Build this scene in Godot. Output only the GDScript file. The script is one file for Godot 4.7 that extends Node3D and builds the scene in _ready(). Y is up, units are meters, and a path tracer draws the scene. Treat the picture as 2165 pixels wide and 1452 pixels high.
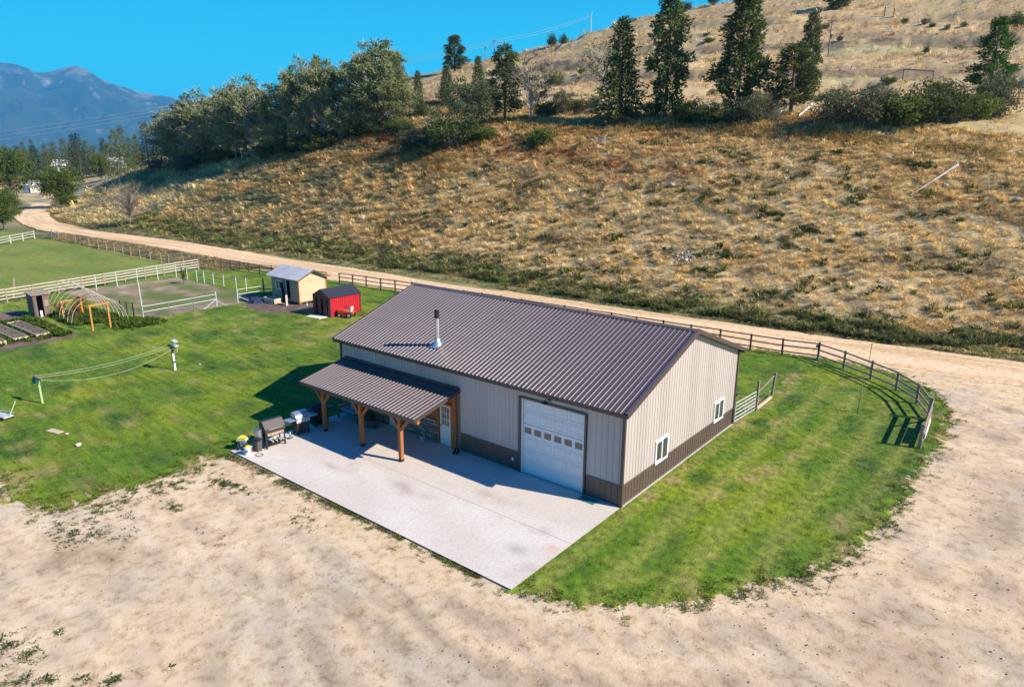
extends Node3D

var M := {}
var BOX: BoxMesh
var ROD: CylinderMesh
var NAMES := {}
var RNG := RandomNumberGenerator.new()
var NA := FastNoiseLite.new()
var NB := FastNoiseLite.new()
var NC := FastNoiseLite.new()

func _ready():
	RNG.seed = 41
	view_and_light()
	set_noises()
	make_materials()
	bake_hill()
	build_ground()
	build_mountains()
	build_barn()
	build_porch()
	build_porch_things()
	build_sheds()
	build_fences()
	build_garden()
	build_yard_things()
	build_hill_things()
	build_valley()
	build_trees()
	build_grass()

# ---------------------------------------------------------------- camera, sky, sun
func view_and_light():
	var cam := Camera3D.new()
	cam.name = "camera"
	add_child(cam)
	cam.fov = 53.27
	cam.near = 0.1
	cam.far = 30000.0
	cam.position = Vector3(11.867, 13.241, 21.657)
	cam.rotation = Vector3(-0.26368, 0.67612, 0.005)
	cam.current = true
	var sun := DirectionalLight3D.new()
	sun.name = "sun"
	add_child(sun)
	sun.light_energy = 1.6
	sun.light_color = Color(1.0, 0.952, 0.885)
	sun.light_angular_distance = 0.5
	sun.shadow_enabled = true
	sun.look_at_from_position(Vector3(1.37, 1.0, -0.42), Vector3.ZERO)
	var sky_look := ProceduralSkyMaterial.new()
	sky_look.sky_top_color = Color(0.0, 0.34, 0.72)
	sky_look.sky_horizon_color = Color(0.22, 0.935, 1.0)
	sky_look.sky_curve = 0.15
	sky_look.ground_bottom_color = Color(0.35, 0.3, 0.24)
	sky_look.ground_horizon_color = Color(0.5, 0.6, 0.66)
	sky_look.sun_angle_max = 1.0
	var sky := Sky.new()
	sky.sky_material = sky_look
	var env := Environment.new()
	env.background_mode = Environment.BG_SKY
	env.sky = sky
	env.background_energy_multiplier = 0.66
	env.tonemap_mode = Environment.TONE_MAPPER_LINEAR
	env.tonemap_exposure = 2.02
	env.sdfgi_enabled = true
	env.ssao_enabled = true
	env.ssil_enabled = true
	env.fog_enabled = true
	env.fog_density = 0.00008
	env.fog_light_color = Color(0.27, 0.72, 1.0)
	var we := WorldEnvironment.new()
	we.name = "environment"
	we.environment = env
	add_child(we)

func set_noises():
	NA.seed = 11; NA.frequency = 1.0; NA.noise_type = FastNoiseLite.TYPE_SIMPLEX_SMOOTH; NA.fractal_octaves = 3
	NB.seed = 23; NB.frequency = 1.0; NB.noise_type = FastNoiseLite.TYPE_SIMPLEX_SMOOTH; NB.fractal_octaves = 2
	NC.seed = 37; NC.frequency = 1.0; NC.noise_type = FastNoiseLite.TYPE_SIMPLEX; NC.fractal_type = FastNoiseLite.FRACTAL_NONE

# ---------------------------------------------------------------- objects
func numbered(called: String) -> String:
	var n: int = NAMES.get(called, 0)
	NAMES[called] = n + 1
	return called if n == 0 else "%s_%03d" % [called, n]

func tag(o: Node, label: String, category: String, group := ""):
	o.set_meta("label", label)
	o.set_meta("category", category)
	if group != "":
		o.set_meta("group", group)

func thing(called: String, label: String, category: String, where := Vector3.ZERO, turn := 0.0, group := "") -> Node3D:
	var o := Node3D.new()
	o.name = numbered(called)
	add_child(o)
	o.position = where
	o.rotation.y = turn
	tag(o, label, category, group)
	return o

func piece(parent: Node, called: String, mesh: Mesh, m: Material, xf := Transform3D.IDENTITY) -> MeshInstance3D:
	var o := MeshInstance3D.new()
	o.name = numbered(called) if parent == self else called
	o.mesh = mesh
	if m:
		o.material_override = m
	o.transform = xf
	parent.add_child(o, true)
	return o

func structure(called: String, mesh: Mesh, m: Material) -> MeshInstance3D:
	var o := piece(self, called, mesh, m)
	o.set_meta("kind", "structure")
	return o

# a box piece: centre, size
func bx(parent: Node, called: String, c: Vector3, s: Vector3, m: Material, rot := Vector3.ZERO) -> MeshInstance3D:
	return piece(parent, called, BOX, m, Transform3D(Basis.from_euler(rot) * Basis.from_scale(s), c))

func along(a: Vector3, b: Vector3, up := Vector3.UP) -> Basis:
	var d := (b - a).normalized()
	if absf(d.dot(up)) > 0.99:
		up = Vector3.RIGHT
	var x := d.cross(up).normalized()
	return Basis(x, x.cross(d).normalized(), -d)   # z runs back along the bar

# a squared bar from a to b
func bar(parent: Node, called: String, a: Vector3, b: Vector3, w: float, hh: float, m: Material) -> MeshInstance3D:
	return piece(parent, called, BOX, m, Transform3D(along(a, b) * Basis.from_scale(Vector3(w, hh, a.distance_to(b))), (a + b) * 0.5))

# a round bar from a to b
func rod(parent: Node, called: String, a: Vector3, b: Vector3, r: float, m: Material) -> MeshInstance3D:
	var bs := along(a, b)
	return piece(parent, called, ROD, m, Transform3D(Basis(bs.x * r, (b - a), bs.y * r), (a + b) * 0.5))

func quad(st: SurfaceTool, a: Vector3, b: Vector3, c: Vector3, d: Vector3):
	var n := (c - a).cross(b - a).normalized()
	for p in [a, b, c, a, c, d]:
		st.set_normal(n)
		st.add_vertex(p)

func tri(st: SurfaceTool, a: Vector3, b: Vector3, c: Vector3):
	var n := (c - a).cross(b - a).normalized()
	for p in [a, b, c]:
		st.set_normal(n)
		st.add_vertex(p)

func start() -> SurfaceTool:
	var st := SurfaceTool.new()
	st.begin(Mesh.PRIMITIVE_TRIANGLES)
	return st

func add_box(st: SurfaceTool, c: Vector3, s: Vector3, bs := Basis.IDENTITY):
	st.append_from(BOX, 0, Transform3D(bs * Basis.from_scale(s), c))

func add_rod(st: SurfaceTool, a: Vector3, b: Vector3, r: float):
	var bs := along(a, b)
	st.append_from(ROD, 0, Transform3D(Basis(bs.x * r, (b - a), bs.y * r), (a + b) * 0.5))

# a tube through points, radius per point
func add_tube(st: SurfaceTool, pts: Array, rad: Array, sides := 6):
	var rings := []
	for i in pts.size():
		var a: Vector3 = pts[maxi(i - 1, 0)]
		var b: Vector3 = pts[mini(i + 1, pts.size() - 1)]
		var bs := along(a, b)
		var ring := []
		for k in sides:
			var an := TAU * k / sides
			ring.append((pts[i] as Vector3) + (bs.x * cos(an) + bs.y * sin(an)) * float(rad[i]))
		rings.append(ring)
	for i in pts.size() - 1:
		for k in sides:
			var k2 := (k + 1) % sides
			quad(st, rings[i][k], rings[i][k2], rings[i + 1][k2], rings[i + 1][k])

# a profile (radius, height) turned round the y axis
func add_lathe(st: SurfaceTool, prof: Array, sides := 20, c := Vector3.ZERO):
	for i in prof.size() - 1:
		var p: Vector2 = prof[i]
		var q: Vector2 = prof[i + 1]
		for k in sides:
			var a := TAU * k / sides
			var b := TAU * (k + 1) / sides
			var u := Vector3(cos(a), 0, sin(a))
			var v := Vector3(cos(b), 0, sin(b))
			quad(st, c + u * p.x + Vector3(0, p.y, 0), c + v * p.x + Vector3(0, p.y, 0), c + v * q.x + Vector3(0, q.y, 0), c + u * q.x + Vector3(0, q.y, 0))

# an outline in x,y pushed along z from z0 to z1
func add_prism(st: SurfaceTool, pts: PackedVector2Array, z0: float, z1: float):
	var idx := Geometry2D.triangulate_polygon(pts)
	for i in range(0, idx.size(), 3):
		var a := pts[idx[i]]
		var b := pts[idx[i + 1]]
		var c := pts[idx[i + 2]]
		tri(st, Vector3(a.x, a.y, z1), Vector3(c.x, c.y, z1), Vector3(b.x, b.y, z1))
		tri(st, Vector3(a.x, a.y, z0), Vector3(b.x, b.y, z0), Vector3(c.x, c.y, z0))
	for i in pts.size():
		var a := pts[i]
		var b := pts[(i + 1) % pts.size()]
		quad(st, Vector3(a.x, a.y, z0), Vector3(a.x, a.y, z1), Vector3(b.x, b.y, z1), Vector3(b.x, b.y, z0))

# ---------------------------------------------------------------- materials
func noise_image(size: int, sd: int, freq: float, oct: int, stretch := Vector2.ONE, gain := 0.5) -> PackedByteArray:
	var n := FastNoiseLite.new()
	n.seed = sd
	n.frequency = freq
	n.noise_type = FastNoiseLite.TYPE_SIMPLEX_SMOOTH
	n.fractal_octaves = oct
	n.fractal_gain = gain
	var w := int(size * stretch.x)
	var hh := int(size * stretch.y)
	var im := n.get_seamless_image(w, hh)
	im.convert(Image.FORMAT_L8)
	if w != size or hh != size:
		im.resize(size, size)
	return im.get_data()

func ramp(stops: Array, k: int) -> Color:
	var t := k / 255.0 * (stops.size() - 1)
	var i := mini(int(t), stops.size() - 2)
	return (stops[i] as Color).lerp(stops[i + 1], t - i)

# colour texture from noise through a ramp of colours
func tex(size: int, sd: int, freq: float, oct: int, stops: Array, stretch := Vector2.ONE, gain := 0.5) -> ImageTexture:
	var src := noise_image(size, sd, freq, oct, stretch, gain)
	var out := PackedByteArray()
	out.resize(size * size * 3)
	var lut := []
	for k in 256:
		var c := ramp(stops, k)
		lut.append([c.r8, c.g8, c.b8])
	for i in src.size():
		var l: Array = lut[src[i]]
		out[i * 3] = l[0]
		out[i * 3 + 1] = l[1]
		out[i * 3 + 2] = l[2]
	return ImageTexture.create_from_image(Image.create_from_data(size, size, false, Image.FORMAT_RGB8, out))

func bump(size: int, sd: int, freq: float, oct: int, strength: float, stretch := Vector2.ONE) -> ImageTexture:
	var im := Image.create_from_data(size, size, false, Image.FORMAT_L8, noise_image(size, sd, freq, oct, stretch))
	im.bump_map_to_normal_map(strength)
	return ImageTexture.create_from_image(im)

func lin(r: float, g: float, b: float) -> Color:
	return Color(r, g, b).linear_to_srgb()

func mat(called: String, c: Color, rough := 0.8, metal := 0.0) -> StandardMaterial3D:
	var m := StandardMaterial3D.new()
	m.albedo_color = c.linear_to_srgb()
	m.roughness = rough
	m.metallic = metal
	M[called] = m
	return m

func worldtex(m: StandardMaterial3D, t: Texture2D, tile: float, nrm: Texture2D = null, ns := 1.0):
	m.uv1_triplanar = true
	m.uv1_world_triplanar = true
	m.uv1_scale = Vector3.ONE / tile
	if t:
		m.albedo_texture = t
	if nrm:
		m.normal_enabled = true
		m.normal_texture = nrm
		m.normal_scale = ns

func make_materials():
	BOX = BoxMesh.new()
	ROD = CylinderMesh.new()
	ROD.top_radius = 1.0
	ROD.bottom_radius = 1.0
	ROD.height = 1.0
	ROD.radial_segments = 10
	ROD.rings = 0
	var g := func(v: float) -> Color: return Color(v, v, v)
	var speck := tex(512, 3, 0.05, 4, [g.call(0.62), g.call(0.86), g.call(1.0), g.call(0.9), g.call(0.98)])
	var grit := tex(1024, 4, 0.011, 7, [Color(0.6, 0.56, 0.51), Color(0.85, 0.82, 0.78), Color(0.96, 0.95, 0.93), Color.WHITE, Color(0.95, 0.93, 0.91)], Vector2.ONE, 0.72)
	var soft := tex(512, 5, 0.035, 5, [g.call(0.9), g.call(0.97), g.call(1.0)])
	var rough_n := bump(512, 9, 0.05, 4, 5.0)
	var fine_n := bump(512, 10, 0.12, 3, 3.0)
	# ground sheets carry their colour in the vertices
	for a in [["ground", 3.0, 1.2], ["dirt", 7.3, 0.14], ["lawn", 1.3, 1.0], ["road", 6.1, 0.2], ["soil", 1.5, 1.2]]:
		var m := mat(a[0], Color.WHITE, 0.95)
		m.vertex_color_use_as_albedo = true
		worldtex(m, grit if a[0] in ["dirt", "road"] else speck, a[1], fine_n if a[0] in ["dirt", "road"] else rough_n, a[2])
	var con := mat("concrete", Color.WHITE, 0.82)
	con.vertex_color_use_as_albedo = true
	worldtex(con, soft, 2.9, fine_n, 0.05)
	mat("slab_edge", Color(0.36, 0.33, 0.3), 0.85)
	mat("roof", Color(0.1, 0.074, 0.072), 0.36, 0.0)
	mat("roof_trim", Color(0.06, 0.045, 0.044), 0.4)
	mat("siding", Color(0.42, 0.375, 0.355), 0.42)
	mat("wainscot", Color(0.092, 0.066, 0.057), 0.42)
	mat("soffit", Color(0.1, 0.095, 0.095), 0.6)
	mat("white_paint", Color(0.8, 0.8, 0.8), 0.4)
	mat("door_white", Color(0.62, 0.64, 0.66), 0.38)
	mat("black", Color(0.014, 0.014, 0.016), 0.45)
	mat("black_metal", Color(0.02, 0.02, 0.022), 0.35, 0.3)
	mat("charcoal", Color(0.07, 0.068, 0.068), 0.5)
	mat("smoker", Color(0.06, 0.05, 0.045), 0.4, 0.3)
	mat("steel", Color(0.6, 0.61, 0.62), 0.38, 0.8)
	mat("galvanized", Color(0.4, 0.42, 0.44), 0.36, 0.9)
	mat("galv_pale", Color(0.5, 0.52, 0.52), 0.5, 0.15)
	mat("green_paint", Color(0.32, 0.42, 0.2), 0.7)
	mat("teal", Color(0.02, 0.16, 0.14), 0.5)
	mat("yellow", Color(0.75, 0.62, 0.05), 0.45)
	mat("red_metal", Color(0.42, 0.014, 0.026), 0.4)
	mat("red_trim", Color(0.09, 0.035, 0.035), 0.5)
	mat("maroon", Color(0.14, 0.028, 0.03), 0.5)
	mat("shed_roof", Color(0.035, 0.036, 0.042), 0.4)
	mat("mower_red", Color(0.62, 0.06, 0.02), 0.4)
	mat("rubber", Color(0.018, 0.018, 0.018), 0.85)
	mat("blue_tarp", Color(0.02, 0.12, 0.55), 0.5)
	mat("navy", Color(0.012, 0.02, 0.06), 0.7)
	mat("cushion", Color(0.24, 0.33, 0.38), 0.9)
	mat("wire", Color(0.45, 0.45, 0.44), 0.5, 0.6)
	mat("clothesline", Color(0.62, 0.72, 0.6), 0.7)
	mat("stone_white", Color(0.62, 0.57, 0.5), 0.9)
	mat("print_dark", Color(0.05, 0.06, 0.09), 0.8)
	mat("house_white", Color(0.72, 0.72, 0.72), 0.8)
	mat("house_roof", Color(0.22, 0.15, 0.12), 0.8)
	mat("house_slate", Color(0.2, 0.25, 0.3), 0.6)
	var wood_t := tex(512, 31, 0.02, 4, [lin(0.62, 0.5, 0.4), lin(0.95, 0.9, 0.85), lin(0.8, 0.68, 0.55), Color.WHITE], Vector2(1, 0.12))
	for a in [["cedar", Color(0.36, 0.145, 0.042)], ["siding_wood", Color(0.36, 0.14, 0.035)], ["fence_brown", Color(0.15, 0.088, 0.06)], ["fence_grey", Color(0.3, 0.25, 0.21)], ["fence_white", Color(0.5, 0.49, 0.47)], ["orange_wood", Color(0.5, 0.24, 0.055)], ["plywood", Color(0.6, 0.5, 0.36)], ["osb", Color(0.43, 0.36, 0.27)], ["booth_wood", Color(0.16, 0.125, 0.12)], ["pole_wood", Color(0.24, 0.19, 0.15)], ["pale_wood", Color(0.58, 0.5, 0.4)]]:
		var m := mat(a[0], a[1], 0.8)
		worldtex(m, wood_t, 1.1)
	var stone_t := tex(256, 33, 0.03, 4, [lin(0.55, 0.5, 0.5), Color.WHITE, lin(0.8, 0.75, 0.72)])
	for a in [["stone_a", Color(0.26, 0.22, 0.21)], ["stone_b", Color(0.36, 0.31, 0.28)], ["stone_c", Color(0.18, 0.16, 0.165)], ["mortar", Color(0.2, 0.185, 0.17)], ["rock", Color(0.42, 0.37, 0.31)]]:
		var m := mat(a[0], a[1], 0.9)
		worldtex(m, stone_t, 0.6)
	var glass := mat("glass", Color(0.02, 0.03, 0.03), 0.04)
	glass.transparency = BaseMaterial3D.TRANSPARENCY_ALPHA
	glass.albedo_color.a = 0.45
	glass.metallic_specular = 0.8
	var tint := mat("tinted_glass", Color(0.17, 0.14, 0.1), 0.12)
	tint.transparency = BaseMaterial3D.TRANSPARENCY_ALPHA
	tint.albedo_color.a = 0.88
	# pressed metal is never quite flat or quite one tone
	var wavy := bump(256, 77, 0.02, 2, 4.0)
	for called in ["roof", "siding", "wainscot", "red_metal", "galvanized", "door_white"]:
		worldtex(M[called], null, 2.6, wavy, 0.1)
		var twin: StandardMaterial3D = M[called].duplicate()
		twin.albedo_color = (M[called] as StandardMaterial3D).albedo_color * 0.965
		M[called + "_b"] = twin
	# plants carry their colour in the vertices
	for a in [["leaf", 0.9], ["needle", 0.75], ["blade", 0.8]]:
		var m := mat(a[0], Color.WHITE, 0.7)
		m.vertex_color_use_as_albedo = true
		m.cull_mode = BaseMaterial3D.CULL_DISABLED
		m.metallic_specular = 0.2
		m.backlight_enabled = true
		m.backlight = Color(a[1], a[1], a[1])
	mat("bark_dark", Color(0.11, 0.085, 0.068), 0.95)
	mat("bark_pale", Color(0.42, 0.38, 0.34), 0.9)
	mat("twig_grey", Color(0.2, 0.17, 0.15), 0.95)
	var mtn := mat("mountain", Color.WHITE, 1.0)
	mtn.vertex_color_use_as_albedo = true
	worldtex(mtn, tex(1024, 61, 0.03, 5, [g.call(0.45), g.call(0.8), g.call(0.95), g.call(1.0)]), 1500.0)

# ---------------------------------------------------------------- the lie of the land
# surveyed heights (x, z, height) that a thin-plate surface is drawn through
const SURVEY := [-300, -84, 0, -260, -70, 0, -198, -49, 0, -171, -40, 0, -150, -35, 0, -128, -32, 0, -101, -34.5, 0, -82, -34.5, 0, -54, -34.5, 0, -29, -35, 0, -5, -36, 0, 8, -37, 0, 40, -40, 0, 90, -46, 0,
	-260, -30, -1, -180, 0, -1, -100, 0, -1, -40, 0, -1, 20, 0, -1, 80, 0, -1, -40, -22, -1, 20, -22, -1,
	5.2, -90.9, 18.6, -12.5, -79.3, 17.9, -36.3, -73, 17.3, -61.1, -59.5, 14.4, -98.7, -61.5, 16.1, -125.1, -59.5, 13.4, -177.9, -60.7, 8.4, -196.6, -55.9, 4.3,
	3.2, -115, 22.8, -18, -100.6, 22.2, -45.8, -91.1, 21.2, -2.4, -184.8, 35.5, -44.8, -181.6, 37.6, -76.9, -150.7, 34.2, -142.1, -149.7, 31.3,
	-21.6, -374.6, 92.9, -87.1, -322.1, 81.2, -127.1, -289.9, 73.7, -161.3, -247.1, 62.9, -208.9, -224.3, 54.3, -230.6, -206.9, 48.1, -259, -158.5, 33.4, -282.2, -127.1, 19.3, -314.9, -100.8, 5.1, -337.3, -82.8, 2.4,
	-38.8, -578.7, 90.1, -138, -499.1, 75.6, -233.2, -358.7, 53.5, -275.8, -298.9, 43.4, -296.7, -269.2, 34.7, -337.6, -210.8, 16.7, -380.2, -176.6, 3.9, -423.8, -141.6, 0,
	70, -75, 13, 110, -110, 19, 120, -220, 42, -430, -300, 0, -430, -160, 0, -420, -420, 5, -300, -480, 30, -230, -190, 44]
const HX0 := -440.0
const HZ0 := -600.0
const HS := 5.0
const HNX := 117
const HNZ := 125
var HG := PackedFloat32Array()

func plate(r2: float) -> float:
	return 0.0 if r2 < 1e-12 else 0.5 * r2 * log(r2)

func bake_hill():
	var n: int = SURVEY.size() / 3
	var px := PackedFloat64Array()
	var pz := PackedFloat64Array()
	for i in n:
		px.append(SURVEY[i * 3] / 100.0)
		pz.append(SURVEY[i * 3 + 1] / 100.0)
	var N := n + 3
	var A := []
	for i in N:
		var row := PackedFloat64Array()
		row.resize(N + 1)
		if i < n:
			for j in n:
				row[j] = plate((px[i] - px[j]) ** 2 + (pz[i] - pz[j]) ** 2) + (0.002 if i == j else 0.0)
			row[n] = 1.0
			row[n + 1] = px[i]
			row[n + 2] = pz[i]
			row[N] = SURVEY[i * 3 + 2]
		else:
			for j in n:
				row[j] = 1.0 if i == n else (px[j] if i == n + 1 else pz[j])
		A.append(row)
	for c in N:
		var best := c
		for r in range(c + 1, N):
			if absf(A[r][c]) > absf(A[best][c]):
				best = r
		var keep = A[c]
		A[c] = A[best]
		A[best] = keep
		var top: PackedFloat64Array = A[c]
		for r in N:
			if r == c:
				continue
			var row: PackedFloat64Array = A[r]
			var k := row[c] / top[c]
			if k != 0.0:
				for j in range(c, N + 1):
					row[j] -= k * top[j]
				A[r] = row
	var w := PackedFloat64Array()
	for i in N:
		w.append(A[i][N] / A[i][i])
	HG.resize(HNX * HNZ)
	for iz in HNZ:
		var z := (HZ0 + iz * HS) / 100.0
		for ix in HNX:
			var x := (HX0 + ix * HS) / 100.0
			var v := w[n] + w[n + 1] * x + w[n + 2] * z
			for i in n:
				var dx := x - px[i]
				var dz := z - pz[i]
				var r2 := dx * dx + dz * dz
				if r2 > 1e-12:
					v += w[i] * 0.5 * r2 * log(r2)
			var edge := clampf((x + 4.4) / 0.3, 0, 1) * clampf((1.4 - x) / 0.2, 0, 1) * clampf((z + 6.0) / 0.4, 0, 1)
			HG[iz * HNX + ix] = maxf(v, 0.0) * edge

func cr(a: float, b: float, c: float, d: float, t: float) -> float:
	return b + 0.5 * t * (c - a + t * (2.0 * a - 5.0 * b + 4.0 * c - d + t * (3.0 * (b - c) + d - a)))

func hill(x: float, z: float) -> float:
	var fx := (x - HX0) / HS
	var fz := (z - HZ0) / HS
	if fx < 1.0 or fz < 1.0 or fx >= HNX - 2 or fz >= HNZ - 2:
		return 0.0
	var ix := int(fx)
	var iz := int(fz)
	var t := fx - ix
	var o := (iz - 1) * HNX + ix - 1
	var r0 := cr(HG[o], HG[o + 1], HG[o + 2], HG[o + 3], t)
	o += HNX
	var r1 := cr(HG[o], HG[o + 1], HG[o + 2], HG[o + 3], t)
	o += HNX
	var r2 := cr(HG[o], HG[o + 1], HG[o + 2], HG[o + 3], t)
	o += HNX
	var r3 := cr(HG[o], HG[o + 1], HG[o + 2], HG[o + 3], t)
	return maxf(cr(r0, r1, r2, r3, fz - iz), 0.0)

# hill plus its hummocks
func gy(x: float, z: float) -> float:
	var y := hill(x, z)
	if y > 0.15:
		var k := minf((y - 0.15) * 0.8, 1.0)
		y += k * (0.22 * NB.get_noise_2d(x * 0.28, z * 0.34) + 0.10 * NC.get_noise_2d(x * 0.9, z * 1.1))
		if y > 12.0:
			y += 0.9 * minf((y - 12.0) * 0.2, 1.0) * NB.get_noise_2d(x * 0.03 + 40.0, z * 0.07)
	if z < -92.0:
		y += minf((-92.0 - z) * 0.05, 1.0) * 0.7 * sin(y * 1.15 + 2.2 * NB.get_noise_2d(x * 0.012, z * 0.012))
	if z < -118.0 and x > -150.0:
		y += 2.4 * smoothstep(3.0, -3.0, track_a(x, z)) * clampf((-120.0 - z) * 0.05, 0, 1) + 1.8 * smoothstep(3.0, -3.0, track_b(x, z))
	return y - 0.05

# two old tracks cut across the upper hill: signed distance uphill
func track_a(x: float, z: float) -> float:
	return z + 150.0 + 0.14 * (x + 20.0) + 3.0 * NB.get_noise_2d(x * 0.03, 7.0)

func track_b(x: float, z: float) -> float:
	return z + 196.0 + 0.2 * (x + 20.0) + 4.0 * NB.get_noise_2d(x * 0.03, 19.0)

const STRAW := Color(0.535, 0.405, 0.19)
const PALE := Color(0.60, 0.475, 0.265)
const GOLD := Color(0.47, 0.325, 0.13)
const BROWN := Color(0.22, 0.15, 0.08)
const RUST := Color(0.33, 0.15, 0.05)
const SAGE := Color(0.20, 0.215, 0.125)
const GREEN := Color(0.13, 0.17, 0.045)

func blend(a: Color, b: Color, t: float) -> Color:
	return a.lerp(b, clampf(t, 0.0, 1.0))

# colour of the dry hillside, as dry stalks, sage and weeds grow on it
func hill_col(x: float, z: float) -> Color:
	var d := -35.0 - z
	var n := NA.get_noise_2d(x * 0.045, z * 0.07)
	var n2 := NB.get_noise_2d(x * 0.25 + 9.0, z * 0.3)
	var n3 := NA.get_noise_2d(x * 0.11 - 30.0, z * 0.16 + 4.0)
	var c := STRAW
	c = blend(c, PALE, n2 * 1.3 + 0.15)
	c = blend(c, GOLD, n * 1.4 + 0.1)
	c = blend(c, BROWN, n3 * 1.5 - 0.25)
	# sage over the western flank
	c = blend(c, SAGE, (clampf((-66.0 - x) / 25.0, 0, 1) * 0.75 + 0.1) * (0.5 + 1.6 * n3) * clampf(d / 6.0, 0, 1))
	# rusty stalks on the break of the slope
	var band := exp(-pow((z + 61.0 + 0.12 * absf(x + 70.0) * 0.5 + 4.0 * n) / 3.6, 2.0)) * clampf((-18.0 - x) / 20.0, 0, 1)
	c = blend(c, RUST, band * (0.55 + n2))
	# green weeds in the wet strip beside the road
	var strip := clampf(1.0 - (d - 1.8 - 1.6 * n2 + 1.4 * n) / 2.2, 0, 1) * clampf((x + 150.0) / 30.0, 0.35, 1)
	c = blend(c, GREEN, strip * (0.72 + 0.5 * n2))
	c = blend(c, Color(0.46, 0.315, 0.15), clampf((-84.0 - z) / 25.0, 0, 0.65) * (0.8 + 0.8 * n))
	if z < -118.0:   # old tracks on the upper slope: pale verge, bare soil in the cut bank above
		if x > -150.0:
			for tr in [track_a(x, z), track_b(x, z)]:
				c = blend(c, Color(0.47, 0.43, 0.2), exp(-pow((tr - 5.5) / 2.4, 2.0)))
				c = blend(c, Color(0.15, 0.1, 0.065), exp(-pow(tr / 3.2, 2.0)) * (0.75 + 1.4 * n2))
		c = blend(c, Color(0.2, 0.2, 0.1), NB.get_noise_2d(x * 0.05 + 20.0, z * 0.09) * 2.0 - 0.75)
		c = blend(c, Color(0.25, 0.16, 0.09), NA.get_noise_2d(x * 0.02, z * 0.11) * 2.0 - 0.45)
	return c

func valley_col(x: float, z: float) -> Color:
	var n := NA.get_noise_2d(x * 0.03, z * 0.03)
	return blend(Color(0.13, 0.15, 0.045), Color(0.30, 0.24, 0.12), n + 0.35)

func sheet(xs: PackedFloat32Array, zs: PackedFloat32Array, hf: Callable, cf: Callable, keep = null, drop := 0.0) -> ArrayMesh:
	var nx := xs.size()
	var nz := zs.size()
	var v := PackedVector3Array()
	var c := PackedColorArray()
	var uv := PackedVector2Array()
	var idx := PackedInt32Array()
	v.resize(nx * nz)
	c.resize(nx * nz)
	uv.resize(nx * nz)
	for j in nz:
		for i in nx:
			var k := j * nx + i
			v[k] = Vector3(xs[i], hf.call(xs[i], zs[j]), zs[j])
			c[k] = cf.call(xs[i], zs[j])
			uv[k] = Vector2(xs[i], zs[j])
	for j in nz - 1:
		for i in nx - 1:
			if keep != null:
				continue
			var a := j * nx + i
			idx.append_array([a, a + 1, a + nx + 1, a, a + nx + 1, a + nx])
	var nrm := PackedVector3Array()
	nrm.resize(nx * nz)
	if keep != null:
		idx.clear()
		var ins := PackedByteArray()
		ins.resize(nx * nz)
		for j in nz:
			for i in nx:
				ins[j * nx + i] = 1 if keep.call(xs[i], zs[j]) else 0
		for j in nz - 1:
			for i in nx - 1:
				var a := j * nx + i
				if ins[a] + ins[a + 1] + ins[a + nx] + ins[a + nx + 1] > 0:
					idx.append_array([a, a + 1, a + nx + 1, a, a + nx + 1, a + nx])
		# draw the outer corners in to where the cover really ends
		for j in nz:
			for i in nx:
				if ins[j * nx + i] == 1:
					continue
				for o in [[-1, 0], [1, 0], [0, -1], [0, 1], [-1, -1], [1, 1], [1, -1], [-1, 1]]:
					var i2: int = i + o[0]
					var j2: int = j + o[1]
					if i2 < 0 or j2 < 0 or i2 >= nx or j2 >= nz or ins[j2 * nx + i2] == 0:
						continue
					var out := Vector2(xs[i], zs[j])
					var inn := Vector2(xs[i2], zs[j2])
					for q in 6:
						var mid := (out + inn) * 0.5
						if keep.call(mid.x, mid.y):
							inn = mid
						else:
							out = mid
					v[j * nx + i] = Vector3(inn.x, v[j * nx + i].y - drop, inn.y)
					break
	for t in range(0, idx.size(), 3):
		var p := v[idx[t]]
		var f := (v[idx[t + 2]] - p).cross(v[idx[t + 1]] - p)
		for q in 3:
			nrm[idx[t + q]] += f
	for k in nrm.size():
		nrm[k] = nrm[k].normalized() if nrm[k].length_squared() > 0.0 else Vector3.UP
	var arr := []
	arr.resize(Mesh.ARRAY_MAX)
	arr[Mesh.ARRAY_VERTEX] = v
	arr[Mesh.ARRAY_NORMAL] = nrm
	arr[Mesh.ARRAY_COLOR] = c
	arr[Mesh.ARRAY_TEX_UV] = uv
	arr[Mesh.ARRAY_INDEX] = idx
	var m := ArrayMesh.new()
	m.add_surface_from_arrays(Mesh.PRIMITIVE_TRIANGLES, arr)
	return m

func steps(parts: Array) -> PackedFloat32Array:
	var out := PackedFloat32Array()
	for p in parts:
		if p is Array:
			var n := int(round((p[1] - p[0]) / p[2]))
			for i in n:
				out.append(p[0] + (p[1] - p[0]) * i / n)
		else:
			out.append(p)
	return out

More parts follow.
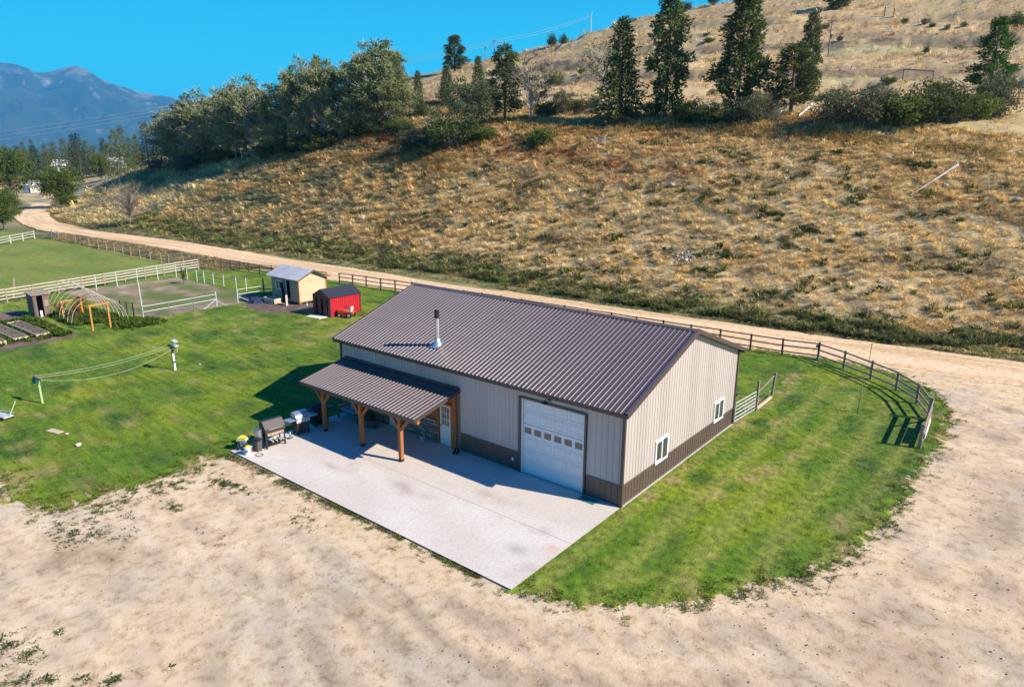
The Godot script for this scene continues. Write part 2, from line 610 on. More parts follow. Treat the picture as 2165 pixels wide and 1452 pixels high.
const ROAD_FAR := [-300, -82, -260.6, -67.2, -224, -54, -197.9, -44.9, -171, -36.1, -152.3, -31.5, -128, -29.6, -113.1, -30.9, -101.4, -31.7, -82.4, -31.9, -66.2, -31.8, -54, -31.9, -42.4, -32.2, -29.4, -32.6, -19.5, -32.9, -11.6, -33.4, -4.6, -33.8, -1.3, -34, 7.7, -34.9, 11, -35.3, 30, -38, 60, -42]
const ROAD_NEAR := [-286, -73.5, -244.8, -57.5, -222, -48.6, -202.5, -40.8, -173, -29.6, -152.8, -25.2, -138.1, -23.4, -128.8, -23.3, -114.9, -24.2, -100.7, -25.4, -88.6, -25.8, -76.8, -25.8, -60, -25.6, -46, -25.6, -30, -25.9, -15, -26.3, -4.9, -26.8, 0.1, -27.4, 10, -28.5, 30, -31, 60, -35]
const LAWN := [0, 6.84, 0.9, 6.69, 2.02, 6.24, 3.27, 5.31, 4.96, 3.55, 5.95, 1.89, 7.15, -0.2, 7.92, -2.6, 8.45, -6.25, 8.59, -9.1, 8.65, -12.05, 8.77, -15.8, 8.81, -18.7, 8.51, -21.1, 7.71, -23.2, 6.54, -25, 4.93, -26.7, 2.65, -27.4, 0.1, -27.2, -5, -26.4, -20, -26, -41, -25.4, -52, -24.9, -62, -23.4, -71, -23, -68, -8, -64.6, 3.6, -63, 12, -62, 20, -45, 17.2, -30, 15.6, -20.3, 14.9, -18.2, 14.5, -16.6, 14.4, -16.1, 13.8, -16.4, 12.3, -16, 10.6, -15.75, 9.5, -15.9, 8.4, -16.75, 6.9]
var LAWN_POLY := PackedVector2Array()

func pairs(a: Array) -> PackedVector2Array:
	var out := PackedVector2Array()
	for i in range(0, a.size(), 2):
		out.append(Vector2(a[i], a[i + 1]))
	return out

func edge_gap(p: Vector2, poly: PackedVector2Array) -> float:
	var best := 1e9
	for i in poly.size():
		var q := Geometry2D.get_closest_point_to_segment(p, poly[i], poly[(i + 1) % poly.size()])
		best = minf(best, q.distance_squared_to(p))
	return sqrt(best)

func on_lawn(x: float, z: float) -> bool:
	if z > 6.4 and x > -16.5 and x < -0.15:
		return false
	var k := 0.95 if z > 6.0 and x < -10.0 else 0.34
	var p := Vector2(x + k * NB.get_noise_2d(x * 0.9, z * 0.9) + 0.8 * k * NC.get_noise_2d(x * 2.6, z * 2.6) + 0.16 * NC.get_noise_2d(x * 7.3, z * 7.3), z + k * NB.get_noise_2d(x * 0.9 + 50.0, z * 0.9) + 0.16 * NC.get_noise_2d(x * 7.3 + 90.0, z * 7.3))
	return Geometry2D.is_point_in_polygon(p, LAWN_POLY)

const TRACK := [[Vector2(-33.7, -4.9), Vector2(-31.1, -3.1)], [Vector2(-31.1, -3.1), Vector2(-28.3, -1.7)], [Vector2(-28.3, -1.7), Vector2(-25.2, -0.4)], [Vector2(-25.2, -0.4), Vector2(-23.5, 0.2)]]

func lawn_col(x: float, z: float) -> Color:
	var n := NA.get_noise_2d(x * 0.12, z * 0.12)
	var n2 := NB.get_noise_2d(x * 0.5 + 7.0, z * 0.5)
	var n3 := NB.get_noise_2d(x * 0.25 - 17.0, z * 0.25 + 31.0)
	var c := Color(0.1, 0.19, 0.004)
	c = blend(c, Color(0.19, 0.255, 0.006), n * 1.6 + 0.3)
	c = blend(c, Color(0.045, 0.11, 0.005), n3 * 1.6 - 0.1)
	c = blend(c, Color(0.22, 0.24, 0.03), n2 * 1.3 - 0.2)
	if x > 0.0 and z > -21.0:    # the mower went up and down beside the gable
		c = blend(c, Color(0.23, 0.265, 0.035), 0.6 * sin(x * 3.6 + 0.5 * n) + 0.2)
		c = blend(c, Color(0.075, 0.125, 0.025), clampf((x - 5.0) * 0.2, 0, 0.6) * (0.6 + n2))
	# where wheels have pressed the left lawn
	if x < -23.0 and x > -35.0 and z < 1.0:
		for q in TRACK:
			var g := Geometry2D.get_closest_point_to_segment(Vector2(x, z), q[0], q[1]).distance_to(Vector2(x, z))
			c = blend(c, Color(0.04, 0.075, 0.008), exp(-g * g * 22.0) * (0.5 + n2))
	# worn, dry places
	var dry := n2 * 1.4 + n * 0.6 - 0.62
	if x < -12.0 and z > -4.0:
		dry += clampf(1.0 - edge_gap(Vector2(x, z), LAWN_POLY) / 5.0, 0, 1) * 0.75 if z > 3.0 and x > -36.0 else 0.0
	if x < -30.0 and x > -48.0 and z < -4.0 and z > -16.0:
		dry += 0.45
	if x > 3.0 or (x > 0.0 and z > 2.0):
		dry += 0.75 * clampf(1.0 - edge_gap(Vector2(x, z), LAWN_POLY) / 0.8, 0, 1) * (0.6 + 1.5 * n2)
	if x > -0.4 and x < 1.3 and z < 0.2:
		dry += 0.9 * (0.5 + n2) - clampf((x - 0.45) * 1.6, 0, 1)
	c = blend(c, Color(0.31, 0.265, 0.085), dry * 1.3)
	return c * (1.0 + 0.32 * NC.get_noise_2d(x * 2.3, z * 2.3))

const DIRT := Color(1.08, 1.07, 0.99)
const RUTS := [9.15, 9.75, 10.35, 10.95, 11.7, 12.4, 13.3]

func rut(x: float, z: float) -> float:
	if not (x > -2.0 or z > 9.0):
		return 0.0
	var r := Vector2(x - 0.5, (z + 8.0) * 0.55).length()
	var d := 0.0
	for q in RUTS:
		var g := absf(r - q - 0.45 * NB.get_noise_2d(x * 0.07, z * 0.07 + q))
		d += exp(-g * g * 50.0) - 0.5 * exp(-pow(g - 0.24, 2.0) * 80.0)
	return d

func dirt_col(x: float, z: float) -> Color:
	var n := NA.get_noise_2d(x * 0.10, z * 0.10)
	var n2 := NB.get_noise_2d(x * 0.42, z * 0.42)
	var n3 := NA.get_noise_2d(x * 0.06 + 80.0, z * 0.06)
	var c := Color(0.53, 0.41, 0.275)
	c = blend(c, Color(0.48, 0.39, 0.29), n * 1.5 + 0.15)
	c = blend(c, Color(0.58, 0.46, 0.32), n2 * 0.9 + 0.15)
	c = blend(c, Color(0.32, 0.24, 0.16), n3 * 1.5 - 0.42 + 0.4 * n2)
	# wheels have packed rings round the green
	var r := Vector2((x - 0.5) * 1.0, (z + 8.0) * 0.55).length()
	if x > -2.0 or z > 9.0:
		var w := NC.get_noise_2d(r * 1.7, atan2(z + 8.0, x) * 1.2)
		c = blend(c, Color(0.36, 0.29, 0.23), (w - 0.1) * 0.8)
		c = blend(c, Color(0.64, 0.54, 0.42), (-w - 0.2) * 0.6)
		for q in RUTS:
			var g := absf(r - q - 0.45 * NB.get_noise_2d(x * 0.07, z * 0.07 + q))
			c = blend(c, Color(0.31, 0.24, 0.175), exp(-g * g * 40.0) * (0.55 + 1.2 * NB.get_noise_2d(x * 0.2 + q, z * 0.2)))
	if z < -24.0:
		c = blend(c, Color(0.62, 0.47, 0.29), 0.6)
	# damp stains left of the slab
	var s := exp(-pow((x + 11.5) / 2.6, 2.0) - pow((z - 14.2) / 0.7, 2.0)) + exp(-pow((x + 13.0) / 1.0, 2.0) - pow((z - 15.4) / 0.7, 2.0)) + exp(-pow((x + 3.6) / 0.5, 2.0) - pow((z - 10.6) / 0.4, 2.0))
	c = blend(c, Color(0.42, 0.37, 0.31), NA.get_noise_2d(x * 0.22 + 500.0, z * 0.22) * 1.6 - 0.25)
	return blend(c, Color(0.24, 0.175, 0.11), s * (0.55 + 0.9 * n2)) * DIRT

func road_col(x: float, z: float) -> Color:
	var n := NA.get_noise_2d(x * 0.05, z * 0.6)
	var n2 := NC.get_noise_2d(x * 0.03, z * 1.1)
	var c := blend(Color(0.60, 0.43, 0.245), Color(0.66, 0.51, 0.33), n + 0.3)
	return blend(c, Color(0.46, 0.315, 0.165), n2 * 1.1 - 0.05) * 1.12

func ribbon(a: PackedVector2Array, b: PackedVector2Array, y: float) -> ArrayMesh:
	# resample both edges evenly by share of length
	var ca := Curve2D.new()
	var cb := Curve2D.new()
	for p in a: ca.add_point(p)
	for p in b: cb.add_point(p)
	var n := 420
	var m := 10
	var st := start()
	for i in n + 1:
		for j in m + 1:
			var p := ca.sample_baked(ca.get_baked_length() * i / n).lerp(cb.sample_baked(cb.get_baked_length() * i / n), float(j) / m)
			if j == 0 or j == m:
				p.y += 0.35 * NB.get_noise_2d(p.x * 0.35, 5.0 + j)
			st.set_color(road_col(p.x, float(j) * 0.7 + 0.15 * p.x * 0.02))
			st.set_normal(Vector3.UP)
			st.set_uv(p)
			st.add_vertex(Vector3(p.x, y + 0.05 * sin(PI * j / m), p.y))
	for i in n:
		for j in m:
			var k := i * (m + 1) + j
			for q in [k, k + m + 2, k + 1, k, k + m + 1, k + m + 2]:
				st.add_index(q)
	return st.commit()

func build_ground():
	LAWN_POLY = pairs(LAWN)
	var xs := steps([-12000, -9000, -6000, -4000, -2500, -1500, -1000, -700, -560, [-460, -180, 6.0], [-180, -110, 2.0], [-110, 40, 0.8], [40, 140, 4.0], 140, 180, 260, 400, 800, 2000, 4000])
	var zs := steps([-12000, -9000, -6000, -4000, -2500, -1500, -1000, -760, [-640, -230, 6.0], [-230, -88, 2.5], [-88, -34, 0.8], [-34, -18, 2.0], -10, 0, 15, 30, 60, 150, 400, 1000, 3000, 6000])
	structure("ground", sheet(xs, zs, func(x: float, z: float) -> float: return gy(x, z) - (0.12 if hill(x, z) < 0.01 else 0.0), func(x: float, z: float) -> Color: return hill_col(x, z) if hill(x, z) > 0.05 or (z < -27.0 and z > -140.0 and x > -330.0 and z < -25.0 + 0.22 * minf(x + 120.0, 0.0)) else (dirt_col(x, z) if x > -60.0 and z > -27.0 and x < 60.0 else valley_col(x, z))), M.ground)
	structure("dirt_yard", sheet(steps([[-62, -30, 2.0], [-30, 24, 0.22], [24, 60, 2.0], 60]), steps([[-31.0, 24, 0.22], [24, 60, 3.0], 60]), func(x: float, z: float) -> float: return -0.03 + 0.012 * NB.get_noise_2d(x * 0.8, z * 0.8) - 0.022 * rut(x, z), dirt_col), M.dirt)
	structure("dirt_road", ribbon(pairs(ROAD_FAR), pairs(ROAD_NEAR), -0.012), M.road)
	structure("lawn", sheet(steps([[-72, -48, 0.6], [-48, -36, 0.4], [-36, -15, 0.14], [-15, -0.4, 0.4], [-0.4, 9.7, 0.14]]), steps([[-28, 16.0, 0.14], [16.0, 20.6, 0.3]]), func(_x: float, _z: float) -> float: return 0.0, lawn_col, on_lawn, 0.07), M.lawn)
	structure("pasture", sheet(steps([[-150, -66, 2.0]]), steps([[-22, 40, 1.5]]), func(x: float, z: float) -> float: return -0.02,
		func(x: float, z: float) -> Color: return blend(blend(Color(0.15, 0.215, 0.025), Color(0.24, 0.26, 0.045), NA.get_noise_2d(x * 0.07, z * 0.1) + 0.4), Color(0.3, 0.25, 0.16), NB.get_noise_2d(x * 0.15, z * 0.3) * 1.2 - 0.55),
		func(x: float, z: float) -> bool: return x < -69.8 + (z + 19.0) * 0.2 and z > -20.0 - (x + 70.0) * 0.02 + NB.get_noise_2d(x * 0.3, 3.0)), M.lawn)
	# the concrete apron and the barn's floor
	var apron := structure("concrete_apron", BOX, M.slab_edge)
	apron.transform = Transform3D(Basis.from_scale(Vector3(16.82, 0.15, 6.86)), Vector3(-8.41, -0.065, 3.43))
	for i in 3:
		for j in 2:
			var x0 := -16.82 + 5.607 * i + (0.007 if i > 0 else 0.0)
			var x1 := -16.82 + 5.607 * (i + 1) - (0.007 if i < 2 else 0.0)
			var z0 := 3.437 if j == 1 else 0.0
			var z1 := 6.86 if j == 1 else 3.423
			var sec := sheet(steps([[x0, x1, 0.19], x1]), steps([[z0, z1, 0.19], z1]), func(_x: float, _z: float) -> float: return 0.035, concrete_col)
			var o := piece(apron, "slab_section", sec, M.concrete)
			o.transform = apron.transform.affine_inverse()
	for e in [[Vector3(-8.41, 0.0, 6.85), Vector3(16.82, 0.069, 0.02)], [Vector3(-16.81, 0.0, 3.43), Vector3(0.02, 0.069, 6.86)], [Vector3(-0.01, 0.0, 3.43), Vector3(0.02, 0.069, 6.86)]]:
		var o := piece(apron, "slab_rim", BOX, M.slab_edge)
		o.transform = apron.transform.affine_inverse() * Transform3D(Basis.from_scale(e[1]), e[0])
	var fl := structure("barn_floor", BOX, M.slab_edge)
	fl.transform = Transform3D(Basis.from_scale(Vector3(17.18, 0.2, 11.38)), Vector3(-8.57, -0.065, -5.715))
	# bare soil by the plywood shed and in the wire pen
	structure("soil_patch", sheet(steps([[-48.6, -39, 0.3]]), steps([[-17.6, -10, 0.3]]), func(_x: float, _z: float) -> float: return 0.012,
		func(x: float, z: float) -> Color: return blend(Color(0.105, 0.07, 0.05), Color(0.19, 0.13, 0.095), NB.get_noise_2d(x, z) + 0.4),
		func(x: float, z: float) -> bool: return Vector2((x + 43.8) / 4.2, (z + 13.6) / 3.0).length() + 0.22 * NB.get_noise_2d(x * 0.7, z * 0.7) < 1.0), M.soil)
	structure("pen_soil", sheet(steps([[-66, -47.2, 0.4]]), steps([[-14.6, -2.6, 0.4]]), func(_x: float, _z: float) -> float: return 0.012,
		func(x: float, z: float) -> Color: return blend(blend(Color(0.26, 0.19, 0.12), Color(0.42, 0.32, 0.21), NB.get_noise_2d(x * 0.4, z * 0.4) + 0.3), Color(0.11, 0.15, 0.025), NA.get_noise_2d(x * 0.2, z * 0.3) * 1.4 + 0.85 - clampf((-58.0 - x) * 0.16, 0, 1.2) - clampf((x + 50.5) * 0.5, 0, 1.0))), M.soil)
	structure("vegetable_plot", sheet(steps([[-60, -44.6, 0.3]]), steps([[2.4, 14, 0.3]]), func(_x: float, _z: float) -> float: return 0.014,
		func(x: float, z: float) -> Color: return blend(Color(0.125, 0.085, 0.06), Color(0.23, 0.165, 0.12), NB.get_noise_2d(x * 0.8, z * 0.8) + 0.3),
		func(x: float, z: float) -> bool: return x < -45.6 + 0.35 * (z - 3.0) * 0.3 + 0.4 * NB.get_noise_2d(x, z) and z > 2.9 + 0.3 * NB.get_noise_2d(z, x)), M.soil)

func concrete_col(x: float, z: float) -> Color:
	var n := NA.get_noise_2d(x * 0.16, z * 0.3)
	var n2 := NB.get_noise_2d(x * 0.7, z * 0.9 + 30.0)
	var c := Color(0.55, 0.49, 0.435)
	c = blend(c, Color(0.60, 0.55, 0.50), n * 1.3 + 0.3)
	c = blend(c, Color(0.44, 0.375, 0.325), n2 * 1.1 - 0.35)
	# oil, rust and tyre marks that the photograph shows
	for s in [[-1.2, 3.35, 0.3, 0.3, 0.42, 0.38, 0.34], [-1.25, 4.9, 0.42, 0.26, 0.4, 0.37, 0.34], [-0.35, 4.0, 0.26, 0.34, 0.56, 0.3, 0.21], [-4.4, 2.6, 0.9, 0.35, 0.44, 0.36, 0.3], [-7.6, 4.2, 1.2, 0.3, 0.42, 0.36, 0.31], [-11.5, 4.9, 1.4, 0.22, 0.43, 0.37, 0.32], [-0.25, 5.6, 0.3, 0.25, 0.44, 0.39, 0.34]]:
		var q := pow((x - s[0]) / s[2], 2.0) + pow((z - s[1]) / s[3], 2.0)
		if q < 4.0:
			c = blend(c, Color(s[4], s[5], s[6]), exp(-q) * (0.75 + n2))
	return Color(c.r * 1.02, c.g * 1.02, c.b * 0.985)

func build_mountains():
	# two ranges across the valley: a ridge line by bearing, rock above the trees
	var cam := Vector3(11.867, 0, 21.657)
	var ridge := [-900, 190, -500, 200, -250, 168, -120, 196, -40, 206, 0, 203, 35, 196, 70, 181, 100, 184, 130, 190, 155, 196, 175, 190, 205, 172, 240, 154, 290, 140, 340, 132, 372, 124, 400, 104, 440, 70, 520, 20, 640, 5]
	var far_ridge := [200, 60, 330, 110, 372, 126, 392, 132, 410, 126, 440, 110, 520, 95, 700, 60, 900, 10]
	for pass_ in 2:
		var line := ridge if pass_ == 0 else far_ridge
		var near := 5200.0 if pass_ == 0 else 11200.0
		var crest := 9000.0 if pass_ == 0 else 13500.0
		var nb := 300 if pass_ == 0 else 120
		var nr := 90 if pass_ == 0 else 30
		var st := start()
		for i in nb + 1:
			var px: float = lerpf(line[0], line[line.size() - 2], float(i) / nb)
			var up := 0.0
			for k in range(0, line.size() - 2, 2):
				if px >= line[k] and px <= line[k + 2]:
					var t: float = (px - line[k]) / float(line[k + 2] - line[k])
					up = lerpf(line[k + 1], line[k + 3], t)
			# the sight line to the ridge, level and in metres per metre of depth
			var v := (726.0 - 335.0 + up) / 1447.4
			var ahead := cos(0.26368) + sin(0.26368) * v
			var tx := (px - 1082.5) / 1447.4 / ahead
			var dir := Vector3(cos(0.67612) * tx - sin(0.67612), 0, -sin(0.67612) * tx - cos(0.67612))
			for j in nr + 1:
				var s := float(j) / nr * 1.25
				var r := lerpf(near, crest, s)
				var p := cam + dir * r
				var peak := (cos(0.26368) * v - sin(0.26368)) / ahead * crest + 13.0 + (px - 1082.5) * 0.005 / 1447.4 * crest
				var rise := smoothstep(0.0, 1.0, minf(s, 1.0)) * (1.0 if s <= 1.0 else 1.0 - (s - 1.0) * 1.6)
				var spur := absf(NA.get_noise_2d(p.x * 0.00075 + p.z * 0.0003, p.z * 0.00022 - p.x * 0.0001))
				var bumpy := NA.get_noise_2d(p.x * 0.0022, p.z * 0.0022)
				var env := 4.0 * rise * (1.0 - minf(rise, 1.0)) + 0.06
				var y := peak * rise - env * peak * 0.42 * spur + env * 90.0 * bumpy + 12.0 * bumpy
				var n := NB.get_noise_2d(p.x * 0.002, p.z * 0.002)
				var n2 := NB.get_noise_2d(p.x * 0.0065 + 50.0, p.z * 0.0065)
				var c := blend(Color(0.028, 0.045, 0.024), Color(0.06, 0.075, 0.036), n + 0.4)
				c = blend(c, Color(0.3, 0.26, 0.215), (rise - 0.9 + 0.2 * n + 0.2 * n2) * 4.0)
				c = blend(c, Color(0.36, 0.32, 0.27), (n2 - 0.54) * 4.0 * clampf(rise * 1.3, 0, 1))
				st.set_color(c)
				st.add_vertex(Vector3(p.x, y - (20.0 if s < 0.5 else 0.0), p.z))
		for i in nb:
			for j in nr:
				var k := i * (nr + 1) + j
				for q in [k, k + 1, k + nr + 2, k, k + nr + 2, k + nr + 1]:
					st.add_index(q)
		st.generate_normals()
		structure("mountain_range", st.commit(), M.mountain)

# ---------------------------------------------------------------- barn
# ribbed sheet metal: local x across, y up the sheet, z out; top(x) gives the cut at the upper end
func ribbed(w: float, ribs: int, bottom: float, top: Callable, rib := 0.02, minor := true) -> ArrayMesh:
	var st := start()
	var pitch := w / ribs
	var prof := []
	for k in ribs:
		var x := k * pitch
		var q := pitch * 0.5
		prof.append_array([Vector2(x, 0), Vector2(x + q - 0.012 - rib * 0.76, 0), Vector2(x + q - 0.012, rib), Vector2(x + q + 0.012, rib), Vector2(x + q + 0.012 + rib * 0.76, 0)])
	prof.append(Vector2(w, 0))
	for i in prof.size() - 1:
		var a: Vector2 = prof[i]
		var b: Vector2 = prof[i + 1]
		if b.x - a.x < 0.0005:
			continue
		quad(st, Vector3(a.x, bottom, a.y), Vector3(a.x, top.call(a.x), a.y), Vector3(b.x, top.call(b.x), b.y), Vector3(b.x, bottom, b.y))
	return st.commit()

var TWIN := {}

# a run of sheets along x of a frame; frame maps local to the barn
func sheets(parent: Node, called: String, frame: Transform3D, length: float, sheet_w: float, bottom: float, topf: Callable, m: Material, rib := 0.02, flat_top := true):
	if TWIN.is_empty():
		for q in ["roof", "siding", "wainscot", "red_metal", "galvanized"]:
			TWIN[M[q]] = q
	var n := maxi(1, int(round(length / sheet_w)))
	var w := length / n
	var ribs := maxi(1, int(round(w / 0.2286)))
	var shared: ArrayMesh = null
	for i in n:
		var x0 := i * w
		var mesh: ArrayMesh
		if flat_top:
			if shared == null:
				shared = ribbed(w, ribs, bottom, topf, rib)
			mesh = shared
		else:
			mesh = ribbed(w, ribs, bottom, func(x: float) -> float: return topf.call(x0 + x), rib)
		var other: Material = M[TWIN[m] + "_b"] if TWIN.has(m) and (i * 7) % 5 in [1, 2] else m
		piece(parent, called, mesh, other, frame * Transform3D(Basis.IDENTITY, Vector3(x0, 0, 0)))

const BL := 17.14
const BW := 11.38
const EAVE := 3.95
const KR := 0.3545

func build_barn():
	var b := thing("barn", "long greige metal barn with brown ribbed roof and brown wainscot beside concrete apron", "barn")
	var up := Basis.IDENTITY
	var at_front := func(x: float) -> Transform3D: return Transform3D(up, Vector3(x, 0, 0))
	var hi := func(_x: float) -> float: return EAVE
	var wa := func(_x: float) -> float: return 0.92
	# front wall: over the porch, between porch and big door, over the door, right of the door
	sheets(b, "wall_panel", at_front.call(-BL), 8.6, 0.914, 2.9, hi, M.siding)
	sheets(b, "wall_panel", at_front.call(-8.54), 3.44, 0.914, 0.92, hi, M.siding)
	sheets(b, "wainscot_panel", at_front.call(-8.54), 3.44, 0.914, 0.05, wa, M.wainscot)
	sheets(b, "wall_panel", at_front.call(-5.1), 3.46, 0.914, 3.54, hi, M.siding)
	sheets(b, "wall_panel", at_front.call(-1.64), 1.6, 0.914, 0.92, hi, M.siding)
	sheets(b, "wainscot_panel", at_front.call(-1.64), 1.6, 0.914, 0.05, wa, M.wainscot)
	# gables; the right one has two windows
	for s in 2:
		var fr := Transform3D(Basis(Vector3(0, 0, -1), Vector3.UP, Vector3(1, 0, 0)), Vector3(0, 0, 0)) if s == 0 else Transform3D(Basis(Vector3(0, 0, 1), Vector3.UP, Vector3(-1, 0, 0)), Vector3(-BL, 0, -BW))
		sheets(b, "gable_panel", fr, BW, 0.948, 0.92, func(d: float) -> float: return 4.0 + KR * minf(d, BW - d) - 0.02, M.siding, 0.02, false)
		sheets(b, "wainscot_panel", fr, BW, 0.948, 0.05, wa, M.wainscot)
	var back := Transform3D(Basis(Vector3(-1, 0, 0), Vector3.UP, Vector3(0, 0, -1)), Vector3(0, 0, -BW))
	sheets(b, "wall_panel", back, BL, 0.914, 0.92, hi, M.siding)
	sheets(b, "wainscot_panel", back, BL, 0.914, 0.05, wa, M.wainscot)
	# inner lining keeps the hall dark and closed
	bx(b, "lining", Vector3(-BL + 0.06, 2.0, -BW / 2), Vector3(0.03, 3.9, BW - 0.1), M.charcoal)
	# foundation lip along the gable
	bx(b, "foundation_lip", Vector3(0.035, 0.0, -BW / 2), Vector3(0.05, 0.12, BW), M.slab_edge)
	# trims
	for p in [[Vector3(0.012, 1.99, 0.0), M.roof_trim], [Vector3(-BL - 0.012, 1.99, 0.0), M.roof_trim], [Vector3(0.012, 1.99, -BW), M.roof_trim], [Vector3(-BL - 0.012, 1.99, -BW), M.roof_trim]]:
		bx(b, "corner_trim", p[0], Vector3(0.12, 3.9, 0.11), p[1])
	bx(b, "wainscot_cap", Vector3(0.025, 0.925, -BW / 2), Vector3(0.045, 0.04, BW - 0.14), M.wainscot)
	bx(b, "wainscot_cap", Vector3(-0.84, 0.925, 0.025), Vector3(1.54, 0.04, 0.045), M.wainscot)
	bx(b, "wainscot_cap", Vector3(-6.82, 0.925, 0.025), Vector3(3.4, 0.04, 0.045), M.wainscot)
	# roof: front and back slope, sheets laid ridge to eave
	var run := BW / 2 + 0.3
	var slope := sqrt(1.0 + KR * KR) * run
	var dirv := Vector3(0, KR, -1).normalized()
	var y0 := 4.03
	var f := Transform3D(Basis(Vector3(1, 0, 0), dirv, Vector3(1, 0, 0).cross(dirv)), Vector3(-BL - 0.29, y0, 0.3))
	sheets(b, "roof_panel", f, BL + 0.58, 0.933, 0.0, func(_x: float) -> float: return slope, M.roof, 0.028)
	var dirb := Vector3(0, KR, 1).normalized()
	var fb := Transform3D(Basis(Vector3(-1, 0, 0), dirb, Vector3(-1, 0, 0).cross(dirb)), Vector3(0.29, y0, -BW - 0.3))
	sheets(b, "roof_panel", fb, BL + 0.58, 0.933, 0.0, func(_x: float) -> float: return slope, M.roof, 0.028)
	var top := y0 + KR * run
	# ridge cap
	var rc := start()
	for sgn in [1.0, -1.0]:
		var o := Vector3(0, top + 0.045, -BW / 2)
		var e := o + Vector3(0, -0.2 * KR, 0.2 * sgn)
		quad(rc, o + Vector3(-BL - 0.3, 0, 0), o + Vector3(0.3, 0, 0), e + Vector3(0.3, 0, 0), e + Vector3(-BL - 0.3, 0, 0))
		quad(rc, e + Vector3(-BL - 0.3, 0, 0), e + Vector3(0.3, 0, 0), e + Vector3(0.3, -0.035, 0.0), e + Vector3(-BL - 0.3, -0.035, 0))
	piece(b, "ridge_cap", rc.commit(), M.roof)
	# fascia, soffit, rake trim
	bx(b, "fascia", Vector3(-BL / 2, 3.94, 0.3), Vector3(BL + 0.58, 0.16, 0.03), M.roof_trim)
	bx(b, "fascia", Vector3(-BL / 2, 3.94, -BW - 0.3), Vector3(BL + 0.58, 0.16, 0.03), M.roof_trim)
	bx(b, "soffit", Vector3(-BL / 2, 3.9, 0.16), Vector3(BL + 0.56, 0.015, 0.26), M.soffit)
	bx(b, "soffit", Vector3(-BL / 2, 3.9, -BW - 0.16), Vector3(BL + 0.56, 0.015, 0.26), M.soffit)
	for x in [0.3, -BL - 0.3]:
		for s in [0.3, -BW - 0.3]:
			var a := Vector3(x, y0 - 0.055, s)
			var c := Vector3(x, top - 0.055, -BW / 2)
			bar(b, "rake_trim", a, c, 0.035, 0.17, M.roof_trim)
			bar(b, "gable_soffit", a + Vector3(-0.15 * signf(x + 8.0), -0.08, 0), c + Vector3(-0.15 * signf(x + 8.0), -0.08, 0), 0.27, 0.015, M.soffit)
			bar(b, "rake_cap", a + Vector3(-0.06 * signf(x + 8.0), 0.1, 0), c + Vector3(-0.06 * signf(x + 8.0), 0.1, 0), 0.15, 0.02, M.roof)
	garage_door(b)
	for z in [-3.27, -9.33]:
		slider(b, Vector3(0.03, 1.38, z))
	# lamp over the big door
	var lamp := bx(b, "wall_lamp", Vector3(-3.49, 3.72, 0.05), Vector3(0.12, 0.12, 0.04), M.black)
	var ls := start()
	add_tube(ls, [Vector3(0, 0, 0), Vector3(0, 0.1, 0.12), Vector3(0, 0.1, 0.24), Vector3(0, 0.02, 0.3)], [0.014, 0.014, 0.014, 0.014], 6)
	add_lathe(ls, [Vector2(0.02, 0.04), Vector2(0.06, 0.01), Vector2(0.15, -0.07)], 14, Vector3(0, 0.0, 0.3))
	piece(b, "lamp_shade", ls.commit(), M.black, Transform3D(Basis.IDENTITY, Vector3(-3.49, 3.72, 0.05)))
	bx(b, "outlet_cover", Vector3(-5.41, 0.52, 0.035), Vector3(0.08, 0.13, 0.04), M.white_paint)
	# stove flue through the roof
	var fl := Vector3(-10.96, 0, -1.03)
	var base_y := y0 + KR * (0.3 - fl.z)
	var st := start()
	add_lathe(st, [Vector2(0.10, -0.15), Vector2(0.10, 1.42)], 20)
	var pipe := piece(b, "flue_pipe", st.commit(), M.steel, Transform3D(Basis.IDENTITY, Vector3(fl.x, base_y, fl.z)))
	st = start()
	add_lathe(st, [Vector2(0.0, 1.74), Vector2(0.115, 1.72), Vector2(0.13, 1.66), Vector2(0.13, 1.62), Vector2(0.108, 1.61), Vector2(0.108, 1.53), Vector2(0.125, 1.52), Vector2(0.125, 1.36), Vector2(0.1, 1.35)], 20)
	piece(pipe, "flue_cap", st.commit(), M.black_metal)
	st = start()
	add_lathe(st, [Vector2(0.102, 0.34), Vector2(0.15, 0.25), Vector2(0.16, 0.18), Vector2(0.26, -0.06)], 20)
	piece(pipe, "flashing_cone", st.commit(), M.steel)
	bx(pipe, "flashing_plate", Vector3(0, 0.045, 0), Vector3(0.6, 0.012, 0.66), M.steel, Vector3(atan(KR), 0, 0))

